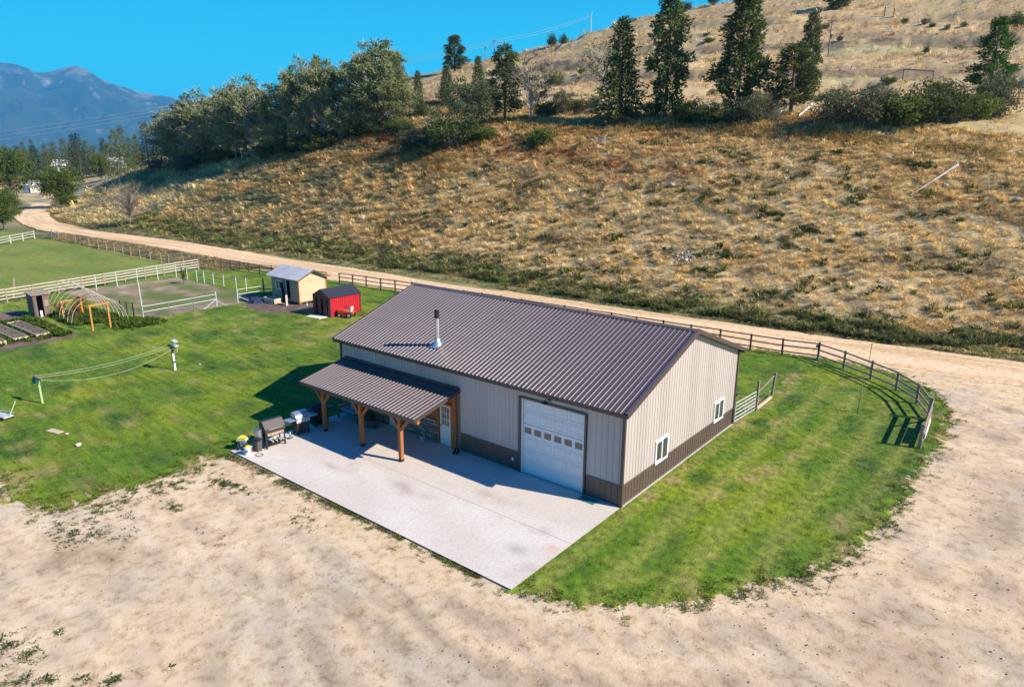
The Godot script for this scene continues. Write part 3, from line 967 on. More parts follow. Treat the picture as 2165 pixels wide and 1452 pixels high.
func garage_door(b: Node3D):
	var x0 := -4.98
	var x1 := -1.75
	var hgt := 3.47
	for p in [[Vector3(x0 - 0.05, hgt / 2 + 0.02, 0.02), Vector3(0.12, hgt + 0.1, 0.1)], [Vector3(x1 + 0.05, hgt / 2 + 0.02, 0.02), Vector3(0.1, hgt + 0.1, 0.1)], [Vector3((x0 + x1) / 2, hgt + 0.04, 0.02), Vector3(x1 - x0, 0.08, 0.1)]]:
		bx(b, "door_trim", p[0], p[1], M.roof_trim)
	bx(b, "door_jamb", Vector3(x0 + 0.035, hgt / 2, -0.02), Vector3(0.07, hgt, 0.05), M.white_paint)
	bx(b, "door_jamb", Vector3(x1 - 0.035, hgt / 2, -0.02), Vector3(0.07, hgt, 0.05), M.white_paint)
	var n := 6
	var sh := (hgt - 0.02) / n
	var w := x1 - x0 - 0.12
	var door := Node3D.new()
	door.name = "garage_door"
	b.add_child(door)
	door.position = Vector3((x0 + x1) / 2, 0.02, -0.09)
	for k in n:
		var y := sh * k
		var row := k == 3
		if row:
			# glazed section: rails, stiles and six panes
			bx(door, "door_section", Vector3(0, y + 0.07, 0), Vector3(w, 0.14, 0.05), M.door_white)
			bx(door, "door_section", Vector3(0, y + sh - 0.085, 0), Vector3(w, 0.14, 0.05), M.door_white)
			for c in 7:
				bx(door, "door_stile", Vector3(-w / 2 + w * c / 6.0 + (0.04 if c == 0 else (-0.04 if c == 6 else 0.0)), y + sh / 2, 0), Vector3(0.08 if c == 0 or c == 6 else 0.15, sh - 0.27, 0.048), M.door_white)
			for c in 6:
				bx(door, "window_pane", Vector3(-w / 2 + w * (c + 0.5) / 6.0, y + sh / 2, 0.002), Vector3(w / 6 - 0.1, sh - 0.2, 0.012), M.tinted_glass)
			continue
		var st := start()
		add_box(st, Vector3(0, y + sh / 2, 0), Vector3(w, sh - 0.012, 0.045))
		for c in 4:
			var cx := -w / 2 + w * (c + 0.5) / 4.0
			# raised field with a sunk border
			for e in [[0.0, 0.5, 1.0, 0.02], [0.0, -0.5, 1.0, 0.02]]:
				add_box(st, Vector3(cx, y + sh / 2 + e[1] * (sh - 0.2), 0.026), Vector3(w / 4 - 0.14, 0.028, 0.02))
			for e in [-0.5, 0.5]:
				add_box(st, Vector3(cx + e * (w / 4 - 0.14), y + sh / 2, 0.026), Vector3(0.028, sh - 0.2, 0.02))
		piece(door, "door_section", st.commit(), M.door_white)
	bx(b, "door_sill", Vector3((x0 + x1) / 2, 0.039, -0.02), Vector3(x1 - x0, 0.012, 0.16), M.slab_edge)

func slider(b: Node3D, c: Vector3):
	var w := 1.06
	var hh := 0.98
	var win := Node3D.new()
	win.name = "window"
	b.add_child(win, true)
	win.position = c
	for z in [-0.25, 0.25]:
		bx(win, "pane", Vector3(-0.012, 0, z), Vector3(0.012, hh - 0.06, w / 2 - 0.06), M.glass)
	for p in [[Vector3(0, hh / 2, 0), Vector3(0.07, 0.07, w + 0.07)], [Vector3(0, -hh / 2, 0), Vector3(0.085, 0.08, w + 0.07)], [Vector3(0, 0, w / 2), Vector3(0.07, hh - 0.08, 0.07)], [Vector3(0, 0, -w / 2), Vector3(0.07, hh - 0.08, 0.07)]]:
		bx(win, "frame", p[0], p[1], M.white_paint)
	bx(win, "mullion", Vector3(0.01, 0, 0), Vector3(0.05, hh - 0.08, 0.06), M.white_paint)
	bx(win, "sash_rail", Vector3(0.005, hh / 2 - 0.06, 0.24), Vector3(0.03, 0.03, 0.42), M.white_paint)
	bx(win, "sash_rail", Vector3(0.005, -hh / 2 + 0.06, 0.24), Vector3(0.03, 0.03, 0.42), M.white_paint)
	bx(win, "curtain", Vector3(-0.12, 0, -0.26), Vector3(0.02, hh, 0.44), M.soffit)

# ---------------------------------------------------------------- porch
func build_porch():
	var p: Node3D = get_node("barn")
	var xl := -16.84
	var xr := -8.53
	var yi := 3.03
	var yo := 2.42
	var zo := 2.88
	var dirv := Vector3(0, yi - yo, -zo).normalized()
	var len := Vector2(zo, yi - yo).length()
	var f := Transform3D(Basis(Vector3(1, 0, 0), dirv, Vector3(1, 0, 0).cross(dirv)), Vector3(xl, yo, zo))
	sheets(p, "porch_roof_panel", f, xr - xl, 0.923, 0.0, func(_x: float) -> float: return len, M.roof, 0.028)
	bx(p, "porch_fascia", Vector3((xl + xr) / 2, yo - 0.09, zo + 0.012), Vector3(xr - xl, 0.17, 0.03), M.roof_trim)
	bx(p, "porch_flashing", Vector3((xl + xr) / 2, yi + 0.05, 0.05), Vector3(xr - xl, 0.12, 0.06), M.roof_trim)
	for x in [xl, xr]:
		bar(p, "porch_rake_trim", Vector3(x, yo - 0.06, zo + 0.02), Vector3(x, yi - 0.06, 0.03), 0.035, 0.17, M.roof_trim)
	# ceiling boards
	var cb := 14
	for i in cb:
		var z := 0.1 + (zo - 0.2) * (i + 0.5) / cb
		bx(p, "ceiling_board", Vector3((xl + xr) / 2, yi - (yi - yo) * z / zo - 0.13, z), Vector3(xr - xl - 0.06, 0.018, (zo - 0.2) / cb - 0.008), M.siding_wood, Vector3(atan2(yi - yo, zo), 0, 0))
	bx(p, "porch_beam", Vector3((xl + xr) / 2, yo - 0.22, 2.57), Vector3(xr - xl - 0.2, 0.2, 0.15), M.cedar)
	for x in [-15.39, -12.53, -9.81]:
		var post := Node3D.new()
		post.name = "porch_post"
		p.add_child(post, true)
		post.position = Vector3(x, 0, 2.57)
		bx(post, "timber", Vector3(0, 1.13, 0), Vector3(0.17, 1.98, 0.17), M.cedar)
		bx(post, "base_bracket", Vector3(0, 0.09, 0), Vector3(0.185, 0.11, 0.185), M.black)
		for s in [-1.0, 1.0]:
			bar(post, "brace", Vector3(s * 0.07, 1.56, 0), Vector3(s * 0.52, 2.1, 0), 0.12, 0.1, M.cedar)
		bar(post, "brace", Vector3(0, 1.56, -0.07), Vector3(0, 2.2, -0.57), 0.1, 0.1, M.cedar)
	# the wall under the porch: lining, stone below, boards above, two doors
	bx(p, "porch_wall_lining", Vector3(-12.8, 1.47, -0.045), Vector3(8.6, 2.86, 0.03), M.mortar)
	bx(p, "corner_board", Vector3(-8.86, 1.47, 0.06), Vector3(0.22, 2.86, 0.14), M.cedar)
	bx(p, "corner_board", Vector3(-17.02, 1.47, 0.06), Vector3(0.2, 2.86, 0.14), M.cedar)
	var zones := [[-16.92, -13.6], [-12.55, -10.06]]
	var rg := RandomNumberGenerator.new()
	rg.seed = 5
	var kinds := []
	for k in 5:
		kinds.append(rough_stone(rg))
	for zn in zones:
		bx(p, "stone_cap", Vector3((zn[0] + zn[1]) / 2, 1.16, 0.06), Vector3(zn[1] - zn[0], 0.06, 0.16), M.stone_b)
		var y := 0.04
		while y < 1.06:
			var rh: float = rg.randf_range(0.11, 0.17)
			rh = minf(rh, 1.13 - y)
			var x: float = zn[0]
			while x < zn[1] - 0.02:
				var w: float = minf(rg.randf_range(0.2, 0.46), zn[1] - x)
				if zn[1] - x - w < 0.1:
					w = zn[1] - x
				piece(p, "stone", kinds[rg.randi() % 5], [M.stone_a, M.stone_b, M.stone_c][rg.randi() % 3], Transform3D(Basis.from_scale(Vector3(w - 0.016, rh - 0.016, rg.randf_range(0.07, 0.12))), Vector3(x + w / 2, y + rh / 2, 0.02)))
				x += w
			y += rh
		var by := 1.2
		while by < 2.86:
			bx(p, "siding_board", Vector3((zn[0] + zn[1]) / 2, by + 0.07, 0.0), Vector3(zn[1] - zn[0], 0.138, 0.045), M.siding_wood, Vector3(-0.1, 0, 0))
			by += 0.142
	for d in [[-9.5, 0.72], [-13.08, 0.86]]:
		var cx: float = d[0]
		var w: float = d[1]
		for s in [-1.0, 1.0]:
			bx(p, "door_casing", Vector3(cx + s * (w / 2 + 0.09), 1.06, 0.03), Vector3(0.1, 2.06, 0.12), M.cedar)
		bx(p, "door_casing", Vector3(cx, 2.14, 0.03), Vector3(w + 0.28, 0.12, 0.12), M.cedar)
		bx(p, "siding_board", Vector3(cx, 2.55, 0.0), Vector3(w + 0.3, 0.66, 0.04), M.siding_wood)
		var door := Node3D.new()
		door.name = "entry_door"
		p.add_child(door, true)
		door.position = Vector3(cx, 0.05, 0.0)
		bx(door, "door_leaf", Vector3(0, 0.5, 0), Vector3(w, 0.98, 0.045), M.door_white)
		bx(door, "door_leaf", Vector3(0, 1.98, 0), Vector3(w, 0.12, 0.045), M.door_white)
		for s in [-1.0, 1.0]:
			bx(door, "door_stile", Vector3(s * (w / 2 - 0.06), 1.455, 0), Vector3(0.12, 0.93, 0.045), M.door_white)
			bx(door, "muntin", Vector3(s * (w - 0.24) / 6.0, 1.455, 0.005), Vector3(0.022, 0.93, 0.03), M.white_paint)
			bx(door, "muntin", Vector3(0, 1.455 + s * 0.155, 0.008), Vector3(w - 0.24, 0.022, 0.03), M.white_paint)
		for i in 9:
			bx(door, "pane", Vector3((i % 3 - 1) * (w - 0.24) / 3.0, 1.455 + (i / 3 - 1) * 0.31, -0.005), Vector3((w - 0.24) / 3 - 0.012, 0.298, 0.008), M.tinted_glass)
		rod(door, "door_knob", Vector3(-w / 2 + 0.07, 0.95, 0.02), Vector3(-w / 2 + 0.07, 0.95, 0.08), 0.028, M.black_metal)
		bx(p, "door_sill", Vector3(cx, 0.05, 0.05), Vector3(w + 0.1, 0.03, 0.16), M.pale_wood)
	bx(p, "porch_lamp", Vector3(-16.75, 2.28, 2.8), Vector3(0.06, 0.05, 0.2), M.white_paint)

func rough_stone(rg: RandomNumberGenerator) -> ArrayMesh:
	# a block with knocked-off corners and a split face, unit size
	var st := start()
	var n := 4
	var g := []
	for j in n:
		for i in n:
			var u := i / float(n - 1) - 0.5
			var v := j / float(n - 1) - 0.5
			var rim := i == 0 or j == 0 or i == n - 1 or j == n - 1
			var corner := (i == 0 or i == n - 1) and (j == 0 or j == n - 1)
			var k := 0.86 if corner else 1.0
			g.append(Vector3(u * k, v * k, 0.18 if rim else 0.5 + rg.randf_range(-0.16, 0.12)))
	for j in n - 1:
		for i in n - 1:
			quad(st, g[j * n + i], g[(j + 1) * n + i], g[(j + 1) * n + i + 1], g[j * n + i + 1])
	var rimid := [0, 1, 2, 3, 7, 11, 15, 14, 13, 12, 8, 4]
	for k in rimid.size():
		var a: Vector3 = g[rimid[k]]
		var b: Vector3 = g[rimid[(k + 1) % rimid.size()]]
		quad(st, a, b, Vector3(b.x, b.y, -0.5), Vector3(a.x, a.y, -0.5))
	return st.commit()

# ---------------------------------------------------------------- plants
var LV := PackedVector3Array()
var LN := PackedVector3Array()
var LC := PackedColorArray()

func leaves_new():
	LV = PackedVector3Array()
	LN = PackedVector3Array()
	LC = PackedColorArray()

func leaves_mesh() -> ArrayMesh:
	var arr := []
	arr.resize(Mesh.ARRAY_MAX)
	arr[Mesh.ARRAY_VERTEX] = LV
	arr[Mesh.ARRAY_NORMAL] = LN
	arr[Mesh.ARRAY_COLOR] = LC
	var m := ArrayMesh.new()
	m.add_surface_from_arrays(Mesh.PRIMITIVE_TRIANGLES, arr)
	return m

func leaf(p: Vector3, d: Vector3, s: Vector3, ln: float, wd: float, c: Color):
	var a := p + d * ln * 0.45 + s * wd * 0.5
	var b := p + d * ln
	var e := p + d * ln * 0.45 - s * wd * 0.5
	var n := d.cross(s).normalized()
	LV.append_array([p, a, b, p, b, e])
	LN.append_array([n, n, n, n, n, n])
	LC.append_array([c, c, c, c, c, c])

func rv(rg: RandomNumberGenerator) -> Vector3:
	return Vector3(rg.randf_range(-1, 1), rg.randf_range(-1, 1), rg.randf_range(-1, 1)).normalized()

# style: "fir" dense and pointed, "pine" open with clumps at the branch ends
func conifer(hh: float, w: float, sd: int, style: String, bare: float, lo: Color, hi: Color, cards: int) -> Array:
	var rg := RandomNumberGenerator.new()
	rg.seed = sd
	var st := start()
	var lean := Vector3(rg.randf_range(-0.02, 0.02), 0, rg.randf_range(-0.02, 0.02)) * hh
	add_tube(st, [Vector3(0, -0.4, 0), Vector3(0, hh * 0.4, 0) + lean * 0.3, Vector3(0, hh * 0.75, 0) + lean * 0.7, Vector3(0, hh * 0.97, 0) + lean], [hh * 0.018, hh * 0.013, hh * 0.007, 0.01], 7)
	leaves_new()
	var y := hh * bare
	while y < hh * 0.99:
		var t := (y - hh * bare) / (hh * (1.0 - bare))
		var prof := pow(1.0 - t, 0.8) * minf(1.0, 0.62 + t * 2.2)
		if style == "pine":
			prof = pow(maxf(0.0, 1.0 - t), 0.55) * (0.74 + 0.26 * sin(t * 17.0 + sd)) * minf(1.0, 0.55 + t * 1.6)
		var nb := 5 if style == "fir" else 4
		var a0 := rg.randf() * TAU
		for k in nb:
			var a := a0 + TAU * k / nb + rg.randf_range(-0.4, 0.4)
			var ln := w * 0.5 * prof * rg.randf_range(0.62, 1.12) + 0.02 * hh
			var out := Vector3(cos(a), 0, sin(a))
			var sag := rg.randf_range(-0.42, -0.08) if style == "fir" else rg.randf_range(-0.22, 0.28)
			var foot := Vector3(0, y, 0) + lean * (y / hh)
			var tip := foot + out * ln + Vector3(0, ln * sag, 0)
			if ln > 0.1 * w and rg.randf() < (0.5 if style == "fir" else 0.9):
				add_tube(st, [foot, foot.lerp(tip, 0.5) + Vector3(0, ln * 0.05, 0), tip], [hh * 0.0035, hh * 0.002, 0.006], 3)
			var ns := maxi(3, int(ln / (hh * 0.03)))
			for q in ns:
				var s := lerpf(0.22 if style == "fir" else 0.45, 1.0, (q + rg.randf()) / ns)
				var p := foot.lerp(tip, s) + Vector3(0, ln * 0.1 * sin(s * PI), 0)
				var tone := lo.lerp(hi, rg.randf())
				var puff := hh * (0.026 if style == "fir" else 0.034)
				for i in cards:
					var d := (out + rv(rg) * 0.9 + Vector3(0, 0.15 if style == "pine" else -0.1, 0)).normalized()
					var sd_ := d.cross(rv(rg)).normalized()
					leaf(p + rv(rg) * puff, d, sd_, hh * rg.randf_range(0.028, 0.048), hh * rg.randf_range(0.010, 0.019), tone)
		y += hh * rg.randf_range(0.018, 0.03) * (1.0 if style == "fir" else 1.35)
	return [st.commit(), leaves_mesh()]

# broad-leaved tree or shrub: stems run out to clumps of leaves
func broadleaf(hh: float, w: float, sd: int, clumps: int, per: int, size: float, lo: Color, hi: Color, bush: bool, airy := 0.0, col := 0.0) -> Array:
	var rg := RandomNumberGenerator.new()
	rg.seed = sd
	var st := start()
	leaves_new()
	var bend := Vector3(rg.randf_range(-0.06, 0.06), 0, rg.randf_range(-0.06, 0.06)) * hh
	if not bush:
		add_tube(st, [Vector3(0, -0.3, 0), bend * 0.2 + Vector3(0, hh * 0.3, 0), bend * 0.6 + Vector3(0, hh * 0.62, 0), bend + Vector3(0, hh * 0.9, 0)], [hh * 0.017, hh * 0.013, hh * 0.008, 0.02], 7)
	for i in clumps:
		var u := rv(rg)
		var rad := pow(rg.randf(), 0.45)
		var cy := 0.52 if bush else 0.6
		var ry := 0.46 if bush else 0.40
		var taper := 1.0 - col * maxf(u.y * rad, 0.0)
		var p := Vector3(u.x * w * 0.5 * rad * taper, hh * (cy + u.y * ry * rad), u.z * w * 0.5 * rad * taper)
		p += bend * (p.y / hh) + rv(rg) * w * 0.05
		var foot := Vector3(rg.randf_range(-0.12, 0.12) * w, -0.1, rg.randf_range(-0.12, 0.12) * w) if bush else bend * 0.3 + Vector3(0, clampf(p.y * rg.randf_range(0.35, 0.75), hh * 0.12, hh * 0.85), 0)
		if not bush:
			foot.x = bend.x * foot.y / hh
			foot.z = bend.z * foot.y / hh
		var mid := foot.lerp(p, 0.5) + Vector3(0, (p - foot).length() * (0.12 if bush else 0.06), 0)
		var thick := hh * (0.0035 if not bush else 0.004)
		add_tube(st, [foot, mid, p], [thick * 1.5, thick, thick * 0.35], 3)
		var cr_ := w * rg.randf_range(0.07, 0.13) * (1.0 if not bush else 1.25)
		if airy > 0.0:   # twigs beyond the leaves
			for k in 3:
				var e := p + (rv(rg) * 0.7 + (p - foot).normalized()).normalized() * w * 0.16
				add_tube(st, [p, e], [thick * 0.5, thick * 0.15], 3)
		if rg.randf() < airy:
			continue
		var tone := lo.lerp(hi, rg.randf())
		for k in per:
			var o := rv(rg) * cr_ * pow(rg.randf(), 0.4)
			o.y *= 0.75
			var d := (rv(rg) + Vector3(0, -0.15, 0)).normalized()
			leaf(p + o, d, d.cross(rv(rg)).normalized(), size * rg.randf_range(0.75, 1.35), size * rg.randf_range(0.5, 0.85), tone.lerp(hi if rg.randf() < 0.5 else lo, 0.3 * rg.randf()))
	return [st.commit(), leaves_mesh()]

func plant(called: String, label: String, category: String, group: String, where: Vector3, meshes: Array, bark: Material, leafm: Material, scale3: Vector3, turn: float, stem := "trunk", top := "crown"):
	var o := thing(called, label, category, where, turn, group)
	piece(o, stem, meshes[0], bark, Transform3D(Basis.from_scale(scale3), Vector3.ZERO))
	piece(o, top, meshes[1], leafm, Transform3D(Basis.from_scale(scale3), Vector3.ZERO))

func build_trees():
	var rg := RandomNumberGenerator.new()
	rg.seed = 77
	var dk := Color(0.05, 0.075, 0.025)
	var md := Color(0.15, 0.185, 0.06)
	var fir := [conifer(15, 8.6, 1, "fir", 0.03, dk, md, 6), conifer(15, 8.0, 2, "fir", 0.08, dk, md, 5)]
	var pine := [conifer(17, 8.5, 3, "pine", 0.12, dk * 1.1, md * 1.15, 13), conifer(17, 9.5, 4, "pine", 0.10, dk, md, 14), conifer(12, 8.0, 6, "pine", 0.14, dk * 1.2, Color(0.13, 0.15, 0.05), 12)]
	var bright := conifer(12, 8, 9, "pine", 0.05, Color(0.035, 0.085, 0.02), Color(0.1, 0.19, 0.04), 11)
	var far := [conifer(15, 7.5, 11, "fir", 0.03, dk * 1.1, md, 2), conifer(15, 8.5, 12, "pine", 0.06, dk * 1.15, md * 1.1, 5), conifer(15, 7.0, 13, "fir", 0.02, Color(0.03, 0.045, 0.024), Color(0.065, 0.085, 0.05), 2)]
	# [mesh, x, z, height, width, label]
	var con := [
		[fir[0], -44.9, -75.7, 15.2, 9.2, "dense pointed fir at the foot of the slope, left of the tall ragged pine"],
		[pine[0], -38.9, -78.6, 19.0, 8.6, "tall ragged pine with bare pale lower trunk, top cut by the frame"],
		[pine[1], -28.7, -81.0, 18.6, 9.8, "tallest dark pine on the bench with long drooping boughs"],
		[pine[2], -22.8, -92.9, 12.9, 5.6, "slender pine crown leaning above the low spreading pine"],
		[pine[2], -21.5, -83.0, 9.3, 10.4, "low spreading pine above the white pipes"],
		[bright, -0.4, -106.3, 11.4, 8.4, "bright green bushy pine near the right edge"],
		[pine[0], -60.3, -243.6, 11.5, 14.0, "round pine high on the hill above the wooden utility pole"],
		[pine[2], -64.0, -70.7, 12.0, 8.8, "open pine with visible trunk in the middle of the slope thicket"],
		[fir[1], -76.3, -78.1, 9.9, 4.6, "thin spiky fir left of the open pine"],
		[fir[0], -87.9, -81.7, 7.6, 4.6, "young dark fir below the skyline pine"],
		[pine[1], -193.5, -196.2, 13.4, 13.6, "big round-topped pine standing alone on the skyline"],
		[pine[0], -92.0, -72.6, 12.0, 4.2, "narrow pine rising right of the tall aspen"],
		[fir[1], -89.0, -75.0, 8.6, 4.0, "small sparse fir on the bare slope right of the aspens"],
		[fir[0], -104.8, -63.6, 15.5, 6.6, "dark fir wedged among the aspens"],
		[fir[1], -101.1, -64.2, 12.2, 5.2, "shorter dark fir beside the wedge-shaped one in the aspens"],
		[far[1], -190.2, -79.1, 13.6, 7.6, "brownish conifer at the left end of the aspen stand"],
		[far[0], -209.0, -76.8, 13.6, 8.4, "dark broad fir third from the aspen stand"],
		[far[2], -202.8, -77.9, 12.6, 7.6, "blue-green fir second from the aspen stand"],
		[far[1], -196.2, -78.1, 10.2, 6.8, "lower pine just left of the brownish conifer"],
		[far[0], -232.5, -83.6, 12.4, 6.4, "fir left of the dark broad fir in the valley row"],
		[far[1], -251.8, -87.4, 17.0, 7.2, "tall pine of the twin pair in the valley row"],
		[far[1], -248.3, -83.7, 16.4, 7.0, "lower pine of the twin pair in the valley row"],
		[far[2], -319.3, -97.3, 19.0, 13.2, "large bluish spruce standing behind the roadside tree"],
		[far[0], -334.9, -97.6, 16.6, 9.6, "dark fir left of the large bluish spruce"],
		[far[1], -350.0, -98.3, 15.6, 8.0, "second tree left of the large bluish spruce"],
		[far[0], -364.6, -99.4, 16.2, 8.2, "third tree left of the large bluish spruce"],
		[far[1], -335.8, -109.7, 11.6, 9.4, "pine right of the large bluish spruce, behind the houses"],
		[far[0], -360.1, -115.8, 16.2, 8.6, "far fir showing over the houses right of the bluish spruce"],
		[far[0], -288.2, -96.6, 13.8, 7.2, "fir beside the pale gabled house"],
		[far[2], -310.8, -104.1, 15.0, 6.6, "narrow fir behind the pale gabled house"],
		[far[0], -262.5, -94.1, 12.6, 7.4, "fir right of the pine pair in the valley row"],
		[far[2], -369.1, -95.8, 16.0, 9.2, "leftmost far tree at the picture's edge"],
		[far[1], -377.0, -115.1, 16.2, 12.2, "far pine peeping between the left valley trees"]]
	var sizes := {fir[0]: Vector2(15, 8.6), fir[1]: Vector2(15, 8.0), pine[0]: Vector2(17, 8.5), pine[1]: Vector2(17, 9.5), pine[2]: Vector2(12, 8.0), bright: Vector2(12, 8), far[0]: Vector2(15, 7.5), far[1]: Vector2(15, 8.5), far[2]: Vector2(15, 7)}
	for c in con:
		var s: Vector2 = sizes[c[0]]
		plant("conifer_tree", c[5], "tree", "conifers on the slope" if c[1] > -180 else "conifers in the valley", Vector3(c[1], gy(c[1], c[2]) - 0.1, c[2]), c[0], M.bark_dark, M.needle, Vector3(c[4] / s.y, c[3] / s.x, c[4] / s.y), rg.randf() * TAU)
	# the wood on the valley floor beyond the houses
	var wood := MultiMesh.new()
	wood.transform_format = MultiMesh.TRANSFORM_3D
	wood.mesh = conifer(15, 8, 15, "fir", 0.0, dk, md * 0.9, 2)[1]
	wood.instance_count = 900
	for i in 900:
		var t := pow(rg.randf(), 1.6)
		var dep := 400.0 + 1500.0 * t
		var px := rg.randf_range(-700.0, 420.0)
		var tx := (px - 1082.5) / 1447.4
		var at := Vector3(11.9, 0, 21.7) + Vector3(cos(0.67612) * tx - sin(0.67612), 0, -sin(0.67612) * tx - cos(0.67612)) * dep
		var s := rg.randf_range(0.7, 1.35)
		wood.set_instance_transform(i, Transform3D(Basis.from_euler(Vector3(0, rg.randf() * TAU, 0)) * Basis.from_scale(Vector3(s, s * rg.randf_range(0.85, 1.25), s)), Vector3(at.x, gy(at.x, at.z), at.z)))
	var wo := MultiMeshInstance3D.new()
	wo.name = "far_wood"
	wo.multimesh = wood
	wo.material_override = M.needle
	add_child(wo)
	wo.set_meta("kind", "stuff")
	wo.set_meta("label", "distant conifer wood covering the valley floor below the mountains")
	wo.set_meta("category", "wood")
	# aspens and other broad-leaved trees
	var gl := Color(0.13, 0.17, 0.055)
	var gh := Color(0.33, 0.36, 0.16)
	var asp := [broadleaf(15, 9.5, 21, 170, 52, 0.4, gl, gh, false, 0.04, 0.55), broadleaf(15, 10, 22, 170, 52, 0.4, gl * 0.9, gh * 0.9, false, 0.05, 0.4), broadleaf(15, 9, 23, 120, 40, 0.42, gl, gh, false, 0.2, 0.5)]
	var low := broadleaf(7, 8, 24, 90, 46, 0.36, gl, gh, false, 0.1)
	var blue := broadleaf(8.6, 8.5, 25, 110, 50, 0.3, Color(0.05, 0.085, 0.035), Color(0.16, 0.2, 0.1), false, 0.02)
	var grey := broadleaf(9, 7, 26, 80, 22, 0.3, Color(0.09, 0.10, 0.055), Color(0.2, 0.2, 0.12), false, 0.3)
	var green := broadleaf(11, 11, 27, 130, 60, 0.38, Color(0.05, 0.085, 0.015), Color(0.16, 0.2, 0.035), false, 0.0)
	var bare := broadleaf(8, 8.5, 28, 150, 7, 0.2, Color(0.12, 0.11, 0.05), Color(0.22, 0.19, 0.1), false, 0.35)
	var tw := {asp[0]: Vector2(15, 9), asp[1]: Vector2(15, 9.5), asp[2]: Vector2(15, 9), low: Vector2(7, 8), blue: Vector2(8.6, 8.5), grey: Vector2(9, 7), green: Vector2(11, 11), bare: Vector2(8, 8.5)}
	var dec := [
		[grey, -62.5, -98.8, 10.0, 9.0, "grey half-dead tree behind the dense pointed fir"],
		[blue, -66.1, -65.1, 8.8, 8.8, "dense bluish-leaved tree left of the open pine"],
		[grey, -59.4, -71.8, 9.6, 7.0, "pale grey tree right of the open pine"],
		[asp[0], -90.7, -65.3, 16.6, 10.8, "tallest aspen at the right end of the stand"],
		[asp[2], -95.9, -64.3, 14.0, 8.6, "thin-crowned aspen left of the tallest one"],
		[asp[1], -88.0, -66.8, 10.2, 8.0, "lower aspen at the right foot of the tallest one"],
		[asp[0], -101.4, -62.5, 15.2, 8.0, "full aspen in front of the dark firs"],
		[asp[1], -107.8, -61.8, 15.8, 9.0, "full aspen left of the dark firs"],
		[asp[2], -113.8, -61.5, 13.4, 9.6, "bare-topped aspen with white trunk in mid stand"],
		[asp[2], -120.2, -60.9, 13.4, 9.8, "second bare-topped aspen, above the number board"],
		[asp[1], -127.9, -61.1, 15.6, 10.6, "bushy aspen left of the number board"],
		[asp[0], -140.5, -63.8, 16.2, 11.2, "aspen seventh from the right end of the stand"],
		[asp[1], -154.5, -66.7, 15.6, 12.0, "broad aspen left of the seventh one"],
		[asp[0], -162.9, -66.4, 15.0, 11.0, "aspen third from the left end of the stand"],
		[asp[1], -171.2, -66.7, 13.2, 10.0, "leftmost aspen beside the brownish conifer"],
		[low, -146.3, -61.0, 8.0, 10.2, "low broad tree in front of the broad aspen"],
		[low, -161.6, -63.5, 6.8, 9.8, "low tree at the left foot of the stand"],
		[low, -103.5, -60.1, 6.8, 8.0, "low leafy tree in front of the full aspens"],
		[low, -95.5, -61.4, 6.6, 7.4, "low tree with white stems below the thin-crowned aspen"],
		[low, -112.1, -58.4, 6.2, 7.8, "low tree right of the number board"],
		[low, -128.6, -59.2, 7.2, 9.0, "low tree left of the number board"],
		[low, -92.2, -64.1, 6.8, 8.2, "low tree below the tallest aspen"],
		[green, -194.1, -46.4, 11.0, 11.2, "bright green leafy tree inside the road bend"],
		[green, -239.3, -48.7, 16.6, 12.6, "tall leafy tree behind the roadside pole at the left edge"],
		[green, -140.7, -18.8, 8.2, 7.0, "dark green tree cut by the left edge beside the road"],
		[green, -280.2, -90.2, 11.6, 6.4, "yellow-green tree in the row of valley firs"],
		[grey, -99.0, -60.4, 9.0, 6.0, "pale bare-limbed aspen in front of the full aspens"],
		[grey, -117.2, -59.4, 11.0, 7.4, "white-stemmed bare aspen above the slatted railing"],
		[grey, -123.6, -60.0, 12.0, 8.0, "tall white-stemmed bare aspen left of the slatted railing"],
		[grey, -135.0, -61.2, 11.0, 8.6, "pale bare-limbed aspen in the left half of the stand"],
		[grey, -150.4, -62.6, 9.6, 8.6, "pale leaning aspen near the left end of the stand"],
		[grey, -94.0, -62.4, 7.4, 5.4, "short bare aspen below the tallest one"],
		[bare, -124.9, -34.4, 8.2, 8.8, "grey nearly leafless tree beside the dirt road"]]
	for c in dec:
		var s: Vector2 = tw[c[0]]
		var pale: bool = c[0] in asp or c[0] == low or c[0] == grey
		plant("broadleaf_tree", c[5], "tree", "aspens on the slope" if c[0] in asp or c[0] == low else "other leafy trees", Vector3(c[1], gy(c[1], c[2]) - 0.1, c[2]), c[0], M.bark_pale if pale else (M.twig_grey if c[0] == bare else M.bark_dark), M.leaf, Vector3(c[4] / s.y, c[3] / s.x, c[4] / s.y) * (Vector3(1.16, 1.0, 1.16) if c[0] in asp else Vector3.ONE), rg.randf() * TAU)
	# shrubs
	var wil := broadleaf(4, 6, 31, 90, 40, 0.24, Color(0.1, 0.11, 0.05), Color(0.21, 0.21, 0.11), true, 0.12)
	var dark := broadleaf(4, 6, 32, 90, 46, 0.26, Color(0.05, 0.075, 0.025), Color(0.14, 0.17, 0.06), true, 0.0)
	var grn := broadleaf(3, 4.5, 33, 80, 46, 0.22, Color(0.075, 0.115, 0.02), Color(0.18, 0.22, 0.055), true, 0.0)
	var thin := broadleaf(4, 4.5, 34, 90, 6, 0.16, Color(0.12, 0.10, 0.05), Color(0.2, 0.17, 0.09), true, 0.4)
	var sw := {wil: Vector2(4, 6), dark: Vector2(4, 6), grn: Vector2(3, 4.5), thin: Vector2(4, 4.5)}
